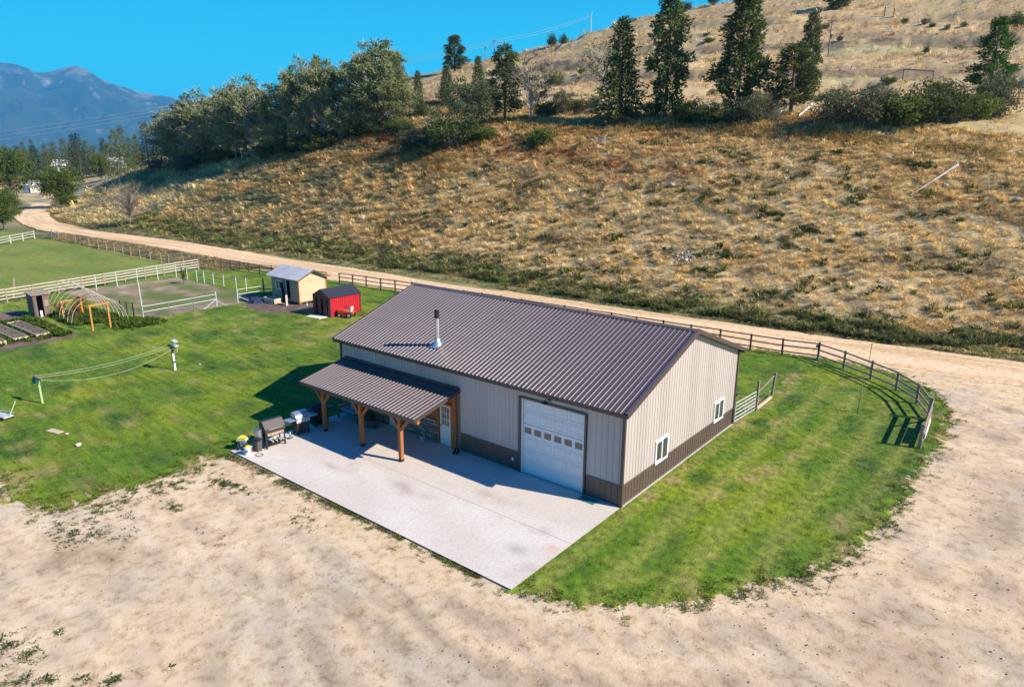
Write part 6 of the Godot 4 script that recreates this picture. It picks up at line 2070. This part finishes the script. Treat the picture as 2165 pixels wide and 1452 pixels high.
# ---------------------------------------------------------------- garden
func build_garden():
	# wire pen: tall steel posts and tube rails
	var k := thing("wire_pen", "wire pen of silver steel posts and tube rails round bare soil", "pen", Vector3(-47.16, 0, -2.59))
	var o := Vector3(-47.16, 0, -2.59)
	var backs := [Vector2(-64.4, -5.5), Vector2(-65.2, -7.8), Vector2(-65.7, -10.1), Vector2(-66.0, -12.4), Vector2(-66.3, -14.6)]
	var sides := [Vector2(-66.3, -14.6), Vector2(-64.0, -14.7), Vector2(-62.0, -14.8), Vector2(-60.6, -14.9), Vector2(-58.8, -15.0), Vector2(-56.9, -15.1), Vector2(-54.6, -15.2), Vector2(-53.0, -15.4)]
	for set_ in [backs, sides]:
		for i in set_.size():
			var p := Vector3(set_[i].x, 0, set_[i].y) - o
			if not (set_ == sides and i == 0):
				bar(k, "steel_post", p, p + Vector3(0, 1.5 if set_ == backs else 1.3, 0), 0.065, 0.065, M.galv_pale)
			if i > 0:
				var q := Vector3(set_[i - 1].x, 0, set_[i - 1].y) - o
				wires(k, q, p, [0.3, 0.65, 1.0, 1.28], 0.006, M.wire)
				rod(k, "top_rail", q + Vector3(0, 1.28, 0), p + Vector3(0, 1.28, 0), 0.016, M.galv_pale)
	var f := Vector3(-0.5, 0, -6.7)
	bar(k, "corner_post", Vector3.ZERO, Vector3(-0.25, 3.1, -0.05), 0.055, 0.055, M.galv_pale)
	for t in [0.33, 0.67]:
		bar(k, "steel_post", f * t, f * t + Vector3(0, 1.2, 0), 0.07, 0.07, M.galvanized)
	bar(k, "steel_post", f, f + Vector3(0, 1.42, 0), 0.06, 0.06, M.galv_pale)
	for hh in [0.72, 1.18]:
		rod(k, "front_rail", Vector3(0, hh, 0), f + Vector3(0, hh, 0), 0.03, M.galv_pale)
	piece(k, "wire_mesh", mesh_net(Vector3.ZERO, f, 1.15, 0.2), M.wire)
	bar(k, "brace", f + Vector3(0, 0.75, 0), f + Vector3(0.1, 0.0, 1.3), 0.09, 0.04, M.galv_pale)
	bar(k, "brace", f + Vector3(0, 0.6, 0), f + Vector3(0.1, 0.0, -0.9), 0.05, 0.03, M.galv_pale)
	var g := Vector3(-47.63, 0, -11.36) - o
	bar(k, "gate_post", g, g + Vector3(0, 1.5, 0), 0.06, 0.06, M.galv_pale)
	for hh in [0.85, 1.3]:
		rod(k, "gate_rail", g + Vector3(0, hh, 0), g + Vector3(0.1, hh, -3.0), 0.028, M.galv_pale)
	bar(k, "brace", g + Vector3(0, 0.7, 0), g + Vector3(0.2, 0.05, -1.2), 0.07, 0.04, M.galv_pale)
	bar(k, "dark_post", g + Vector3(-0.4, 0, -3.0), g + Vector3(-0.4, 1.9, -3.0), 0.1, 0.1, M.fence_brown)
	for hh in [0.5, 0.95]:
		bar(k, "dark_rail", g + Vector3(-0.9, hh, -2.7), g + Vector3(0.6, hh, -3.2), 0.05, 0.08, M.fence_brown)
	for x in [-3.2, -2.2, -1.2]:
		bar(k, "dark_post", Vector3(x, 0, 0.15 - x * 0.1), Vector3(x, 1.4, 0.15 - x * 0.1), 0.07, 0.07, M.black)
	wires(k, Vector3.ZERO, Vector3(-3.2, 0, 0.47), [0.5, 0.9, 1.3], 0.008, M.charcoal)
	# sapling in the pen
	var sap := broadleaf(1.7, 1.1, 91, 30, 12, 0.12, Color(0.04, 0.07, 0.015), Color(0.12, 0.15, 0.03), false)
	plant("sapling", "young leafy sapling in the back corner of the wire pen", "sapling", "", Vector3(-61.4, 0.0, -13.0), sap, M.bark_dark, M.leaf, Vector3.ONE, 0.3)
	# hoop house ribs
	k = thing("hoop_house", "bare white hoops of an uncovered hoop house over green beds", "hoop house", Vector3(-49.92, 0, 1.93))
	var across := Vector3(2.0, 0, -3.66)
	var n := 8
	var tops := []
	for i in n:
		var t := i / float(n - 1)
		var foot := Vector3(-6.6 * t, 0, -0.17 * t)
		var hh := lerpf(2.15, 2.85, t)
		var peak := lerpf(0.35, 1.0, t)
		var st := start()
		var pts := []
		var rad := []
		for j in 23:
			var u := j / 22.0
			var s := absf(u * 2.0 - 1.0)
			var arch := pow(1.0 - pow(s, 2.6), lerpf(0.62, 0.8, t)) * (1.0 - 0.12 * peak * s * (1.0 - s) * 4.0)
			pts.append(foot + across * u + Vector3(0, hh * arch, 0))
			rad.append(0.024)
		add_tube(st, pts, rad, 5)
		piece(k, "hoop", st.commit(), M.fence_white)
		tops.append(pts[11])
	for i in n - 1:
		rod(k, "ridge_pipe", tops[i], tops[i + 1], 0.02, M.fence_white)
	for u in [0.12, 0.88]:
		for i in n - 1:
			rod(k, "side_pipe", Vector3(-6.6 * i / (n - 1.0), 1.0, 0) + across * u, Vector3(-6.6 * (i + 1) / (n - 1.0), 1.05, 0) + across * u, 0.014, M.fence_white)
	k = thing("timber_frame", "orange timber door frame standing before the hoops", "frame", Vector3(-46.54, 0, 1.58))
	bar(k, "post", Vector3(0, 0, 0), Vector3(0, 2.0, 0), 0.12, 0.12, M.orange_wood)
	bar(k, "post", Vector3(-0.11, 0, -1.34), Vector3(-0.11, 2.0, -1.34), 0.12, 0.12, M.orange_wood)
	bar(k, "lintel", Vector3(0.02, 2.02, 0.1), Vector3(-0.13, 2.02, -1.44), 0.12, 0.12, M.orange_wood)
	k = thing("timber_frame", "smaller orange timber frame inside the hoops", "frame", Vector3(-52.74, 0, 1.5))
	bar(k, "post", Vector3(0, 0, 0), Vector3(0, 1.5, 0), 0.12, 0.12, M.orange_wood)
	bar(k, "post", Vector3(-0.1, 0, -1.5), Vector3(-0.1, 1.5, -1.5), 0.12, 0.12, M.orange_wood)
	bar(k, "lintel", Vector3(0, 1.52, 0.1), Vector3(-0.1, 1.52, -0.9), 0.12, 0.12, M.orange_wood)
	# weathered booth
	k = thing("garden_booth", "dark weathered wooden booth with open doorway left of the hoops", "booth", Vector3(-56.14, 0.0, 1.75))
	bx(k, "back_wall", Vector3(0.02, 1.0, 0.6), Vector3(0.05, 2.0, 1.2), M.booth_wood)
	for z in [0.02, 1.2]:
		for i in 8:
			bx(k, "plank", Vector3(0.1 + 0.19 * i, 1.0 + 0.01 * (i % 2), z), Vector3(0.18, 2.0 - 0.02 * (i % 3), 0.04), M.booth_wood)
	for z in [0.14, 0.32, 1.06]:
		bx(k, "plank", Vector3(1.52, 1.0, z), Vector3(0.04, 2.0, 0.2), M.booth_wood)
	bx(k, "plank", Vector3(1.52, 1.0, 0.46), Vector3(0.04, 2.0, 0.1), M.booth_wood)
	bx(k, "notice_sheet", Vector3(1.545, 1.25, 0.28), Vector3(0.01, 0.5, 0.32), M.fence_grey)
	bx(k, "roof", Vector3(0.77, 2.08, 0.6), Vector3(1.8, 0.06, 1.5), M.fence_grey, Vector3(0, 0, -0.08))
	bx(k, "floor", Vector3(0.77, 0.06, 0.6), Vector3(1.5, 0.08, 1.16), M.booth_wood)
	bx(k, "white_jug", Vector3(1.3, 0.35, 0.7), Vector3(0.18, 0.5, 0.16), M.white_paint)
	# raised beds
	var rg := RandomNumberGenerator.new()
	rg.seed = 3
	var beds := [[-50.6, 4.75, 6.2, "raised soil bed nearest the hoop house"], [-50.8, 6.2, 6.6, "raised soil bed in the middle of the vegetable plot"], [-50.6, 7.7, 7.0, "raised soil bed nearest the lawn's left edge"]]
	for bd in beds:
		k = thing("raised_bed", bd[3], "garden bed", Vector3(bd[0], 0.01, bd[1]), 0.02, "raised beds")
		for s in [-0.45, 0.45]:
			bx(k, "side_board", Vector3(0, 0.12, s), Vector3(bd[2], 0.24, 0.05), M.pale_wood)
			bx(k, "end_board", Vector3(signf(s) * bd[2] / 2, 0.12, 0), Vector3(0.05, 0.24, 0.86), M.pale_wood)
		bx(k, "soil_fill", Vector3(0, 0.1, 0), Vector3(bd[2] - 0.06, 0.16, 0.84), M.booth_wood)
	# vegetable leaves: beds and the hoop house floor
	var buf := PackedFloat32Array()
	for i in 5200:
		var x: float
		var z: float
		if i % 5 < 2:
			x = rg.randf_range(-55.5, -46.5); z = 3.2 + absf(rg.randfn()) * 0.35
			if rg.randf() < 0.35: z = rg.randf_range(4.3, 9.0)
			if NB.get_noise_2d(x * 0.9, z * 1.2) < -0.05: continue
		elif i % 5 < 4:
			var t := rg.randf()
			var u := rg.randf()
			x = -49.92 - 6.6 * t + 2.0 * u; z = 1.93 - 3.66 * u
			if NB.get_noise_2d(x * 0.8, z * 0.8) < -0.1: continue
		else:
			x = -46.6 + rg.randfn() * 0.7; z = -1.6 + rg.randfn() * 0.7
		put(buf, x, 0.01, z, rg.randf_range(0.8, 1.9), rg.randf_range(0.7, 1.4), rg.randf() * TAU, Color(0.045, 0.1, 0.02).lerp(Color(0.15, 0.2, 0.03), rg.randf()))
	scatter("garden_greens", "low green vegetable leaves in the beds and under the hoops", tuft(14, 0.2, 0.14, 0.03, 1.0, 61, 0.4), buf, buf.size() / 16, "vegetables")
	# flowering plants under the hoops
	var fl := broadleaf(1.5, 1.0, 93, 34, 12, 0.13, Color(0.06, 0.09, 0.02), Color(0.42, 0.16, 0.02), true)
	var spots := [[-54.2, 1.1, "orange-flowering plant at the back left under the hoops"], [-53.4, 0.2, "orange-flowering plant in the middle under the hoops"], [-54.6, -0.5, "orange-flowering plant at the back right under the hoops"], [-52.2, 0.7, "orange-flowering plant nearest the front under the hoops"]]
	for s in spots:
		plant("flowering_plant", s[2], "plant", "orange flowers under the hoops", Vector3(s[0], 0.0, s[1]), fl, M.twig_grey, M.leaf, Vector3.ONE * rg.randf_range(0.9, 1.3), rg.randf() * TAU, "stems", "foliage")

# ---------------------------------------------------------------- lawn things
func build_yard_things():
	var k := thing("clothesline_post", "pale green clothesline post with weathered crossarm and teal lantern", "post", Vector3(-30.88, 0, 10.05), 0.0, "clothesline posts")
	bar(k, "post", Vector3(0, -0.1, 0), Vector3(-0.05, 1.5, 0), 0.095, 0.095, M.green_paint)
	bar(k, "crossarm", Vector3(-0.48, 1.5, 0.05), Vector3(0.42, 1.42, -0.05), 0.1, 0.1, M.pole_wood)
	bar(k, "brace", Vector3(-0.03, 1.0, 0), Vector3(-0.3, 1.44, 0), 0.05, 0.05, M.pole_wood)
	var st := start()
	add_lathe(st, [Vector2(0, 0.36), Vector2(0.05, 0.33), Vector2(0.1, 0.27), Vector2(0.1, 0.05), Vector2(0.12, 0.03), Vector2(0.12, 0), Vector2(0, 0)], 14)
	tag(piece(self, "hanging_lantern", st.commit(), M.teal, Transform3D(Basis.IDENTITY, Vector3(-31.36, 1.1, 10.12))), "teal lantern hanging from the pale green post's crossarm", "lantern")
	k = thing("clothesline_post", "white clothesline post with black band, crossarm and feeder tray on top", "post", Vector3(-31.36, 0, 2.42), 0.0, "clothesline posts")
	bar(k, "post", Vector3(0, -0.1, 0), Vector3(-0.04, 1.12, 0), 0.1, 0.1, M.white_paint)
	bar(k, "post_top", Vector3(-0.04, 1.12, 0), Vector3(-0.05, 1.6, 0), 0.12, 0.12, M.charcoal)
	bx(k, "band", Vector3(-0.02, 0.55, 0), Vector3(0.15, 0.12, 0.15), M.charcoal)
	bar(k, "crossarm", Vector3(-0.5, 1.58, 0.04), Vector3(0.48, 1.56, -0.04), 0.11, 0.11, M.pole_wood)
	bar(k, "brace", Vector3(-0.04, 1.1, 0), Vector3(-0.32, 1.54, 0), 0.05, 0.05, M.charcoal)
	bx(k, "feeder_tray", Vector3(0.34, 1.68, -0.04), Vector3(0.4, 0.07, 0.26), M.galv_pale)
	bx(k, "feeder_roof", Vector3(0.3, 1.98, -0.04), Vector3(0.46, 0.05, 0.28), M.galv_pale, Vector3(0, 0, -0.12))
	for x in [0.2, 0.46]:
		rod(k, "feeder_pin", Vector3(x, 1.7, -0.04), Vector3(x, 1.96, -0.04), 0.012, M.wire)
	st = start()
	add_lathe(st, [Vector2(0, 0), Vector2(0.07, 0.04), Vector2(0.12, 0.14), Vector2(0.12, 0.3), Vector2(0, 0.31)], 14)
	add_rod(st, Vector3(0, 0.3, 0), Vector3(0, 0.56, 0), 0.008)
	tag(piece(self, "hanging_planter", st.commit(), M.white_paint, Transform3D(Basis.IDENTITY, Vector3(-30.86, 0.98, 2.36))), "white planter hanging from the white post's crossarm", "planter")
	for l in [[-31.3, 1.52, 10.05, -31.78, 1.6, 2.42, 0.28, "uppermost sagging line between the two clothesline posts"], [-30.9, 1.5, 10.05, -31.4, 1.6, 2.42, 0.3, "middle sagging line between the two clothesline posts"], [-30.5, 1.44, 10.05, -31.0, 1.58, 2.42, 0.72, "lowest, most slack line between the two clothesline posts"]]:
		st = start()
		var pts := []
		var rad := []
		for i in 17:
			var t := i / 16.0
			pts.append(Vector3(l[0], l[1], l[2]).lerp(Vector3(l[3], l[4], l[5]), t) - Vector3(0, float(l[6]) * 4.0 * t * (1.0 - t), 0))
			rad.append(0.0055)
		add_tube(st, pts, rad, 4)
		tag(piece(self, "clothesline", st.commit(), M.clothesline), l[7], "line", "clotheslines")
	# scraps in the grass
	var rg := RandomNumberGenerator.new()
	rg.seed = 19
	var rock := lump(rg, 0.8)
	for s in [[-23.0, 11.06, 0.34, 0.2, 0.24, "white lump in the lawn nearest the dirt yard"], [-31.26, 0.84, 0.26, 0.1, 0.18, "small pale stone right of the white clothesline post"], [-24.9, 10.9, 0.2, 0.08, 0.2, "small pale stone beside the bare scrape in the lawn"]]:
		tag(piece(self, "stone", rock, M.stone_white, Transform3D(Basis.from_euler(Vector3(0, s[0], 0)) * Basis.from_scale(Vector3(s[2], s[3], s[4])), Vector3(s[0], 0.04, s[1]))), s[5], "stone", "stones in the lawn")
	tag(bx(self, "board_scrap", Vector3(-25.75, 0.03, 11.15), Vector3(0.9, 0.03, 0.34), M.pale_wood, Vector3(0, 0.25, 0.01)), "pale board lying flat in the left lawn", "board")
	k = thing("sled_cart", "low white wire cart with upright handle at the left edge of the lawn", "cart", Vector3(-29.9, 0, 12.2), 0.3)
	bx(k, "bed", Vector3(0, 0.16, 0), Vector3(1.1, 0.06, 0.5), M.galv_pale)
	for s in [-0.26, 0.26]:
		bar(k, "side_rail", Vector3(-0.55, 0.3, s), Vector3(0.55, 0.3, s), 0.03, 0.03, M.galv_pale)
		for x in [-0.4, 0.4]:
			rod(k, "wheel", Vector3(x, 0.1, s - 0.02), Vector3(x, 0.1, s + 0.02), 0.1, M.rubber)
	bar(k, "handle", Vector3(0.5, 0.2, -0.1), Vector3(0.75, 0.95, -0.35), 0.025, 0.025, M.clothesline)

func lump(rg: RandomNumberGenerator, flat: float) -> ArrayMesh:
	var st := start()
	var n := 6
	var m := 9
	var g := []
	for i in n + 1:
		for j in m:
			var a := PI * i / n - PI / 2
			var b := TAU * j / m
			var r := 1.0 if i == 0 or i == n else rg.randf_range(0.74, 1.12)
			g.append(Vector3(cos(a) * cos(b), sin(a) * flat, cos(a) * sin(b)) * r * 0.5)
	for i in n:
		for j in m:
			quad(st, g[i * m + j], g[i * m + (j + 1) % m], g[(i + 1) * m + (j + 1) % m], g[(i + 1) * m + j])
	return st.commit()

# ---------------------------------------------------------------- on the hill
func build_hill_things():
	var rg := RandomNumberGenerator.new()
	rg.seed = 29
	# fallen dead trunk
	var k := thing("fallen_trunk", "bleached dead trunk lying down the dry slope at right", "log", Vector3(-1.6, gy(-1.6, -62.4), -62.4))
	var st := start()
	var e := Vector3(3.0, gy(1.4, -69.3) - gy(-1.6, -62.4), -6.9)
	add_tube(st, [Vector3(0, 0.2, 0), e * 0.33 + Vector3(0, 0.32, 0), e * 0.66 + Vector3(0, 0.4, 0), e + Vector3(0, 0.5, 0)], [0.05, 0.09, 0.11, 0.14], 7)
	piece(k, "trunk", st.commit(), M.bark_pale)
	st = start()
	add_tube(st, [e + Vector3(0, 0.5, 0), e + Vector3(-0.35, 1.0, -0.3)], [0.12, 0.04], 6)
	add_tube(st, [e * 0.8 + Vector3(0, 0.4, 0), e * 0.8 + Vector3(0.7, 0.7, 0.2)], [0.06, 0.02], 5)
	piece(k, "branch_stub", st.commit(), M.bark_pale)
	# pile of dead branches
	k = thing("brush_pile", "pile of grey dead branches below the dense pointed fir", "brush pile", Vector3(-43.0, gy(-43.0, -67.0), -67.0))
	for i in 22:
		st = start()
		var a := Vector3(rg.randf_range(-1.6, 1.6), rg.randf_range(0.0, 0.3), rg.randf_range(-0.9, 0.9))
		var d := Vector3(rg.randf_range(-1.0, 1.0), rg.randf_range(0.3, 1.1), rg.randf_range(-0.6, 0.6)) * 1.1
		add_tube(st, [a, a + d * 0.5 + Vector3(0, 0.2, 0), a + d], [0.05, 0.035, 0.01], 4)
		piece(k, "branch", st.commit(), M.bark_pale)
	# rubble heap and scattered rocks
	var kinds := [lump(rg, 0.7), lump(rg, 0.8), lump(rg, 0.6)]
	k = thing("rubble_heap", "heap of pale broken stones in the dry grass above the barn roof", "stone heap", Vector3(-18.4, gy(-18.4, -45.1), -45.1))
	for i in 46:
		var p := Vector3(rg.randfn() * 0.8, 0, rg.randfn() * 0.7)
		p.y = gy(-18.4 + p.x, -45.1 + p.z) - gy(-18.4, -45.1) + 0.05 + 0.35 * exp(-p.length_squared())
		piece(k, "stone", kinds[i % 3], [M.rock, M.stone_white, M.stone_b][i % 3], Transform3D(Basis.from_euler(Vector3(i, i * 2.0, 0)) * Basis.from_scale(Vector3.ONE * rg.randf_range(0.14, 0.36)), p))
	for i in 26:
		var x := rg.randf_range(-45.0, 8.0)
		var z := rg.randf_range(-78.0, -58.0)
		tag(piece(self, "rock", kinds[i % 3], M.rock, Transform3D(Basis.from_euler(Vector3(0, i, 0)) * Basis.from_scale(Vector3.ONE * rg.randf_range(0.4, 0.95)), Vector3(x, gy(x, z) + 0.1, z))), "weathered tan rock lying in the dry grass of the upper slope", "rock", "rocks on the slope")
	# white pipes under the low pine
	var a1 := Vector3(-22.5, gy(-22.5, -80.9) + 0.4, -80.9)
	var b1 := Vector3(-22.0, gy(-22.0, -84.5) + 1.5, -84.5)
	tag(rod(self, "irrigation_pipe", a1, b1, 0.13, M.white_paint), "left one of two white pipes sloping under the low spreading pine", "pipe", "white pipes")
	a1 = Vector3(-19.6, gy(-19.6, -80.6) + 0.4, -80.6)
	b1 = Vector3(-18.6, gy(-18.6, -83.4) + 1.2, -83.4)
	tag(rod(self, "irrigation_pipe", a1, b1, 0.13, M.white_paint), "right one of two white pipes sloping under the low spreading pine", "pipe", "white pipes")
	# white slatted railing by the aspens
	k = thing("slatted_railing", "short white slatted railing at the edge of the aspen stand", "railing", Vector3(-121.2, gy(-121.2, -57.2), -57.2), 0.95)
	for x in [-0.9, 0.0, 0.9]:
		bar(k, "post", Vector3(x, 0, 0), Vector3(x, 1.7, 0), 0.12, 0.12, M.fence_white)
	for y in [0.55, 1.55]:
		bar(k, "rail", Vector3(-1.0, y, 0), Vector3(1.0, y, 0), 0.09, 0.12, M.fence_white)
	for i in 7:
		bar(k, "slat", Vector3(-0.8 + i * 0.26, 0.55, 0), Vector3(-0.8 + i * 0.26, 1.55, 0), 0.09, 0.05, M.fence_white)
	bx(k, "backing", Vector3(0, 1.05, -0.1), Vector3(1.8, 0.8, 0.04), M.navy)
	bar(k, "long_rail", Vector3(0.9, 1.5, 0), Vector3(3.6, 1.6, -0.6), 0.1, 0.1, M.galv_pale)
	# plank rail high on the slope
	k = thing("plank_rail", "grey plank rail on posts across the upper slope at right", "rail", Vector3(-21.7, gy(-21.7, -136.6), -136.6))
	var prev := Vector3.ZERO
	for p in [[-21.7, -136.6], [-18.4, -139.3], [-13.6, -142.0]]:
		var q := Vector3(p[0] + 21.7, gy(p[0], p[1]) - gy(-21.7, -136.6), p[1] + 136.6)
		bar(k, "post", q, q + Vector3(0, 2.1, 0), 0.22, 0.22, M.fence_grey)
		if prev != q:
			bar(k, "plank", prev + Vector3(0, 2.1, 0), q + Vector3(0, 2.1, 0), 0.1, 0.24, M.charcoal)
		prev = q
	# trailer at the right edge
	k = thing("covered_trailer", "grey covered trailer cut by the right edge above the hedge", "trailer", Vector3(4.2, gy(4.2, -118.0), -118.0), 0.5)
	st = start()
	add_prism(st, PackedVector2Array([Vector2(-2.0, 0.6), Vector2(2.0, 0.6), Vector2(2.0, 1.6), Vector2(1.5, 2.2), Vector2(-1.0, 2.3), Vector2(-1.9, 1.3)]), -0.9, 0.9)
	piece(k, "cover", st.commit(), M.house_slate)
	bx(k, "chassis", Vector3(0, 0.5, 0), Vector3(4.2, 0.14, 1.7), M.charcoal)
	for z in [-0.85, 0.85]:
		var w := rod(k, "wheel", Vector3(0, 0.36, z - 0.1), Vector3(0, 0.36, z + 0.1), 0.36, M.rubber)
	# stakes on the upper hill
	for s in [[-42.2, -226.0, "left one of two thin dark stakes high on the hill"], [-39.6, -225.8, "right one of two thin dark stakes high on the hill"]]:
		var y := gy(s[0], s[1])
		tag(bar(self, "stake", Vector3(s[0], y - 0.1, s[1]), Vector3(s[0], y + 2.6, s[1]), 0.25, 0.25, M.fence_brown), s[2], "stake", "stakes on the upper hill")
	utility_pole("wooden utility pole with crossarm and transformer on the hillside at right", -44.8, -181.6, 9.6, 0.6, true, M.pole_wood)
	utility_pole("pale tall pole alone on the skyline", -161.3, -247.1, 9.6, 0.0, false, M.galv_pale)
	utility_pole("left pole of the twin line poles on the skyline above the open pine", -189.1, -215.8, 9.0, 0.6, true, M.pole_wood)
	utility_pole("right pole of the twin line poles on the skyline above the open pine", -187.2, -217.2, 8.2, 0.6, false, M.galv_pale)
	utility_pole("shortest dark pole left of the twin line poles", -190.6, -211.8, 6.2, 0.4, false, M.pole_wood)
	utility_pole("grey roadside pole among the leafy trees at the left edge", -250.0, -53.0, 9.8, 0.5, true, M.pole_wood)
	# power lines
	var lines := [[Vector3(-189.1, gy(-189.1, -215.8) + 8.8, -215.8), Vector3(-420, 20.0, -70), 3.0], [Vector3(-189.1, gy(-189.1, -215.8) + 8.0, -215.8), Vector3(-420, 18.0, -69), 3.2], [Vector3(-188.2, gy(-188, -216.5) + 7.4, -216.5), Vector3(-420, 16.0, -68), 3.4], [Vector3(-189.1, gy(-189.1, -215.8) + 8.8, -215.8), Vector3(-161.3, gy(-161.3, -247.1) + 9.0, -247.1), 1.2], [Vector3(-187.2, gy(-187.2, -217.2) + 8.0, -217.2), Vector3(-161.3, gy(-161.3, -247.1) + 8.4, -247.1), 1.3]]
	var says := ["uppermost power line sagging from the twin poles to the left edge", "middle power line sagging from the twin poles to the left edge", "lowest power line sagging from the twin poles to the left edge", "upper power line between the twin poles and the pale skyline pole", "lower power line between the twin poles and the pale skyline pole"]
	for i in lines.size():
		st = start()
		var pts := []
		var rad := []
		for j in 25:
			var t := j / 24.0
			pts.append((lines[i][0] as Vector3).lerp(lines[i][1], t) - Vector3(0, float(lines[i][2]) * 4.0 * t * (1.0 - t), 0))
			rad.append(0.05)
		add_tube(st, pts, rad, 4)
		tag(piece(self, "power_line", st.commit(), M.galv_pale), says[i], "cable", "power lines")

func utility_pole(label: String, x: float, z: float, hh: float, arm: float, extra: bool, m: Material):
	var k := thing("utility_pole", label, "pole", Vector3(x, gy(x, z), z))
	var st := start()
	add_tube(st, [Vector3(0, -0.5, 0), Vector3(0, hh, 0)], [0.2, 0.13], 8)
	piece(k, "pole", st.commit(), m)
	if arm > 0.0:
		bar(k, "crossarm", Vector3(-1.1, hh - 0.6, 0.3), Vector3(1.1, hh - 0.6, -0.3), 0.14, 0.16, m)
		for s in [-0.95, 0.0, 0.95]:
			rod(k, "insulator", Vector3(s, hh - 0.52, -s * 0.27), Vector3(s, hh - 0.2, -s * 0.27), 0.07, M.galv_pale)
	else:
		bx(k, "cap_box", Vector3(0.1, hh - 0.2, 0), Vector3(0.5, 0.5, 0.4), M.galv_pale)
	if extra:
		rod(k, "transformer", Vector3(0.28, hh * 0.5, 0), Vector3(0.28, hh * 0.5 + 0.9, 0), 0.22, M.charcoal)

# ---------------------------------------------------------------- houses in the valley
func house(label: String, x: float, z: float, y: float, w: float, d: float, eave: float, ridge: float, turn: float, wall: Material, roof: Material):
	var k := thing("house", label, "house", Vector3(x, y, z), turn, "houses in the valley")
	bx(k, "wall", Vector3(0, eave / 2, 0), Vector3(w, eave, d), wall)
	var st := start()
	add_prism(st, PackedVector2Array([Vector2(-d / 2, 0), Vector2(d / 2, 0), Vector2(0, ridge - eave)]), -w / 2, w / 2)
	piece(k, "gable_fill", st.commit(), wall, Transform3D(Basis(Vector3(0, 0, 1), Vector3.UP, Vector3(-1, 0, 0)), Vector3(0, eave, 0)))
	for s in [-1.0, 1.0]:
		bar(k, "roof_slope", Vector3(0, eave - 0.15, s * (d / 2 + 0.4)), Vector3(0, ridge + 0.1, 0), w + 0.8, 0.15, roof)
	for i in 3:
		var wn := Node3D.new()
		wn.name = "window"
		k.add_child(wn, true)
		wn.position = Vector3(w * (i - 1) * 0.3, eave * 0.55, d / 2 + 0.03)
		bx(wn, "frame", Vector3.ZERO, Vector3(w * 0.12 + 0.2, eave * 0.28 + 0.2, 0.04), M.white_paint)
		bx(wn, "pane", Vector3(0, 0, 0.02), Vector3(w * 0.12, eave * 0.28, 0.06), M.glass)
	bx(k, "door", Vector3(w * 0.44, eave * 0.35, d / 2 + 0.03), Vector3(0.9, eave * 0.6, 0.06), M.charcoal)

func build_valley():
	house("long white house with brown roof, far left beyond the road", -510.9, -136.5, 0.0, 14.0, 8.0, 3.0, 5.2, 0.55, M.house_white, M.house_roof)
	house("small white outbuilding beside the road's far end", -297.0, -71.5, 0.0, 4.0, 4.4, 2.6, 3.8, 0.3, M.house_white, M.galv_pale)
	house("pale gabled house half hidden by the valley firs", -322.0, -112.0, 3.5, 8.0, 9.0, 5.0, 9.4, 0.9, M.house_white, M.galv_pale)
	house("house with slate-blue roof glimpsed between the firs", -361.3, -122.0, 2.0, 8.0, 8.0, 8.0, 12.8, 0.4, M.house_white, M.house_slate)
	house("tall white house left of the large bluish spruce", -402.0, -118.0, 0.0, 6.0, 8.0, 8.5, 11.5, 0.9, M.house_white, M.house_white)
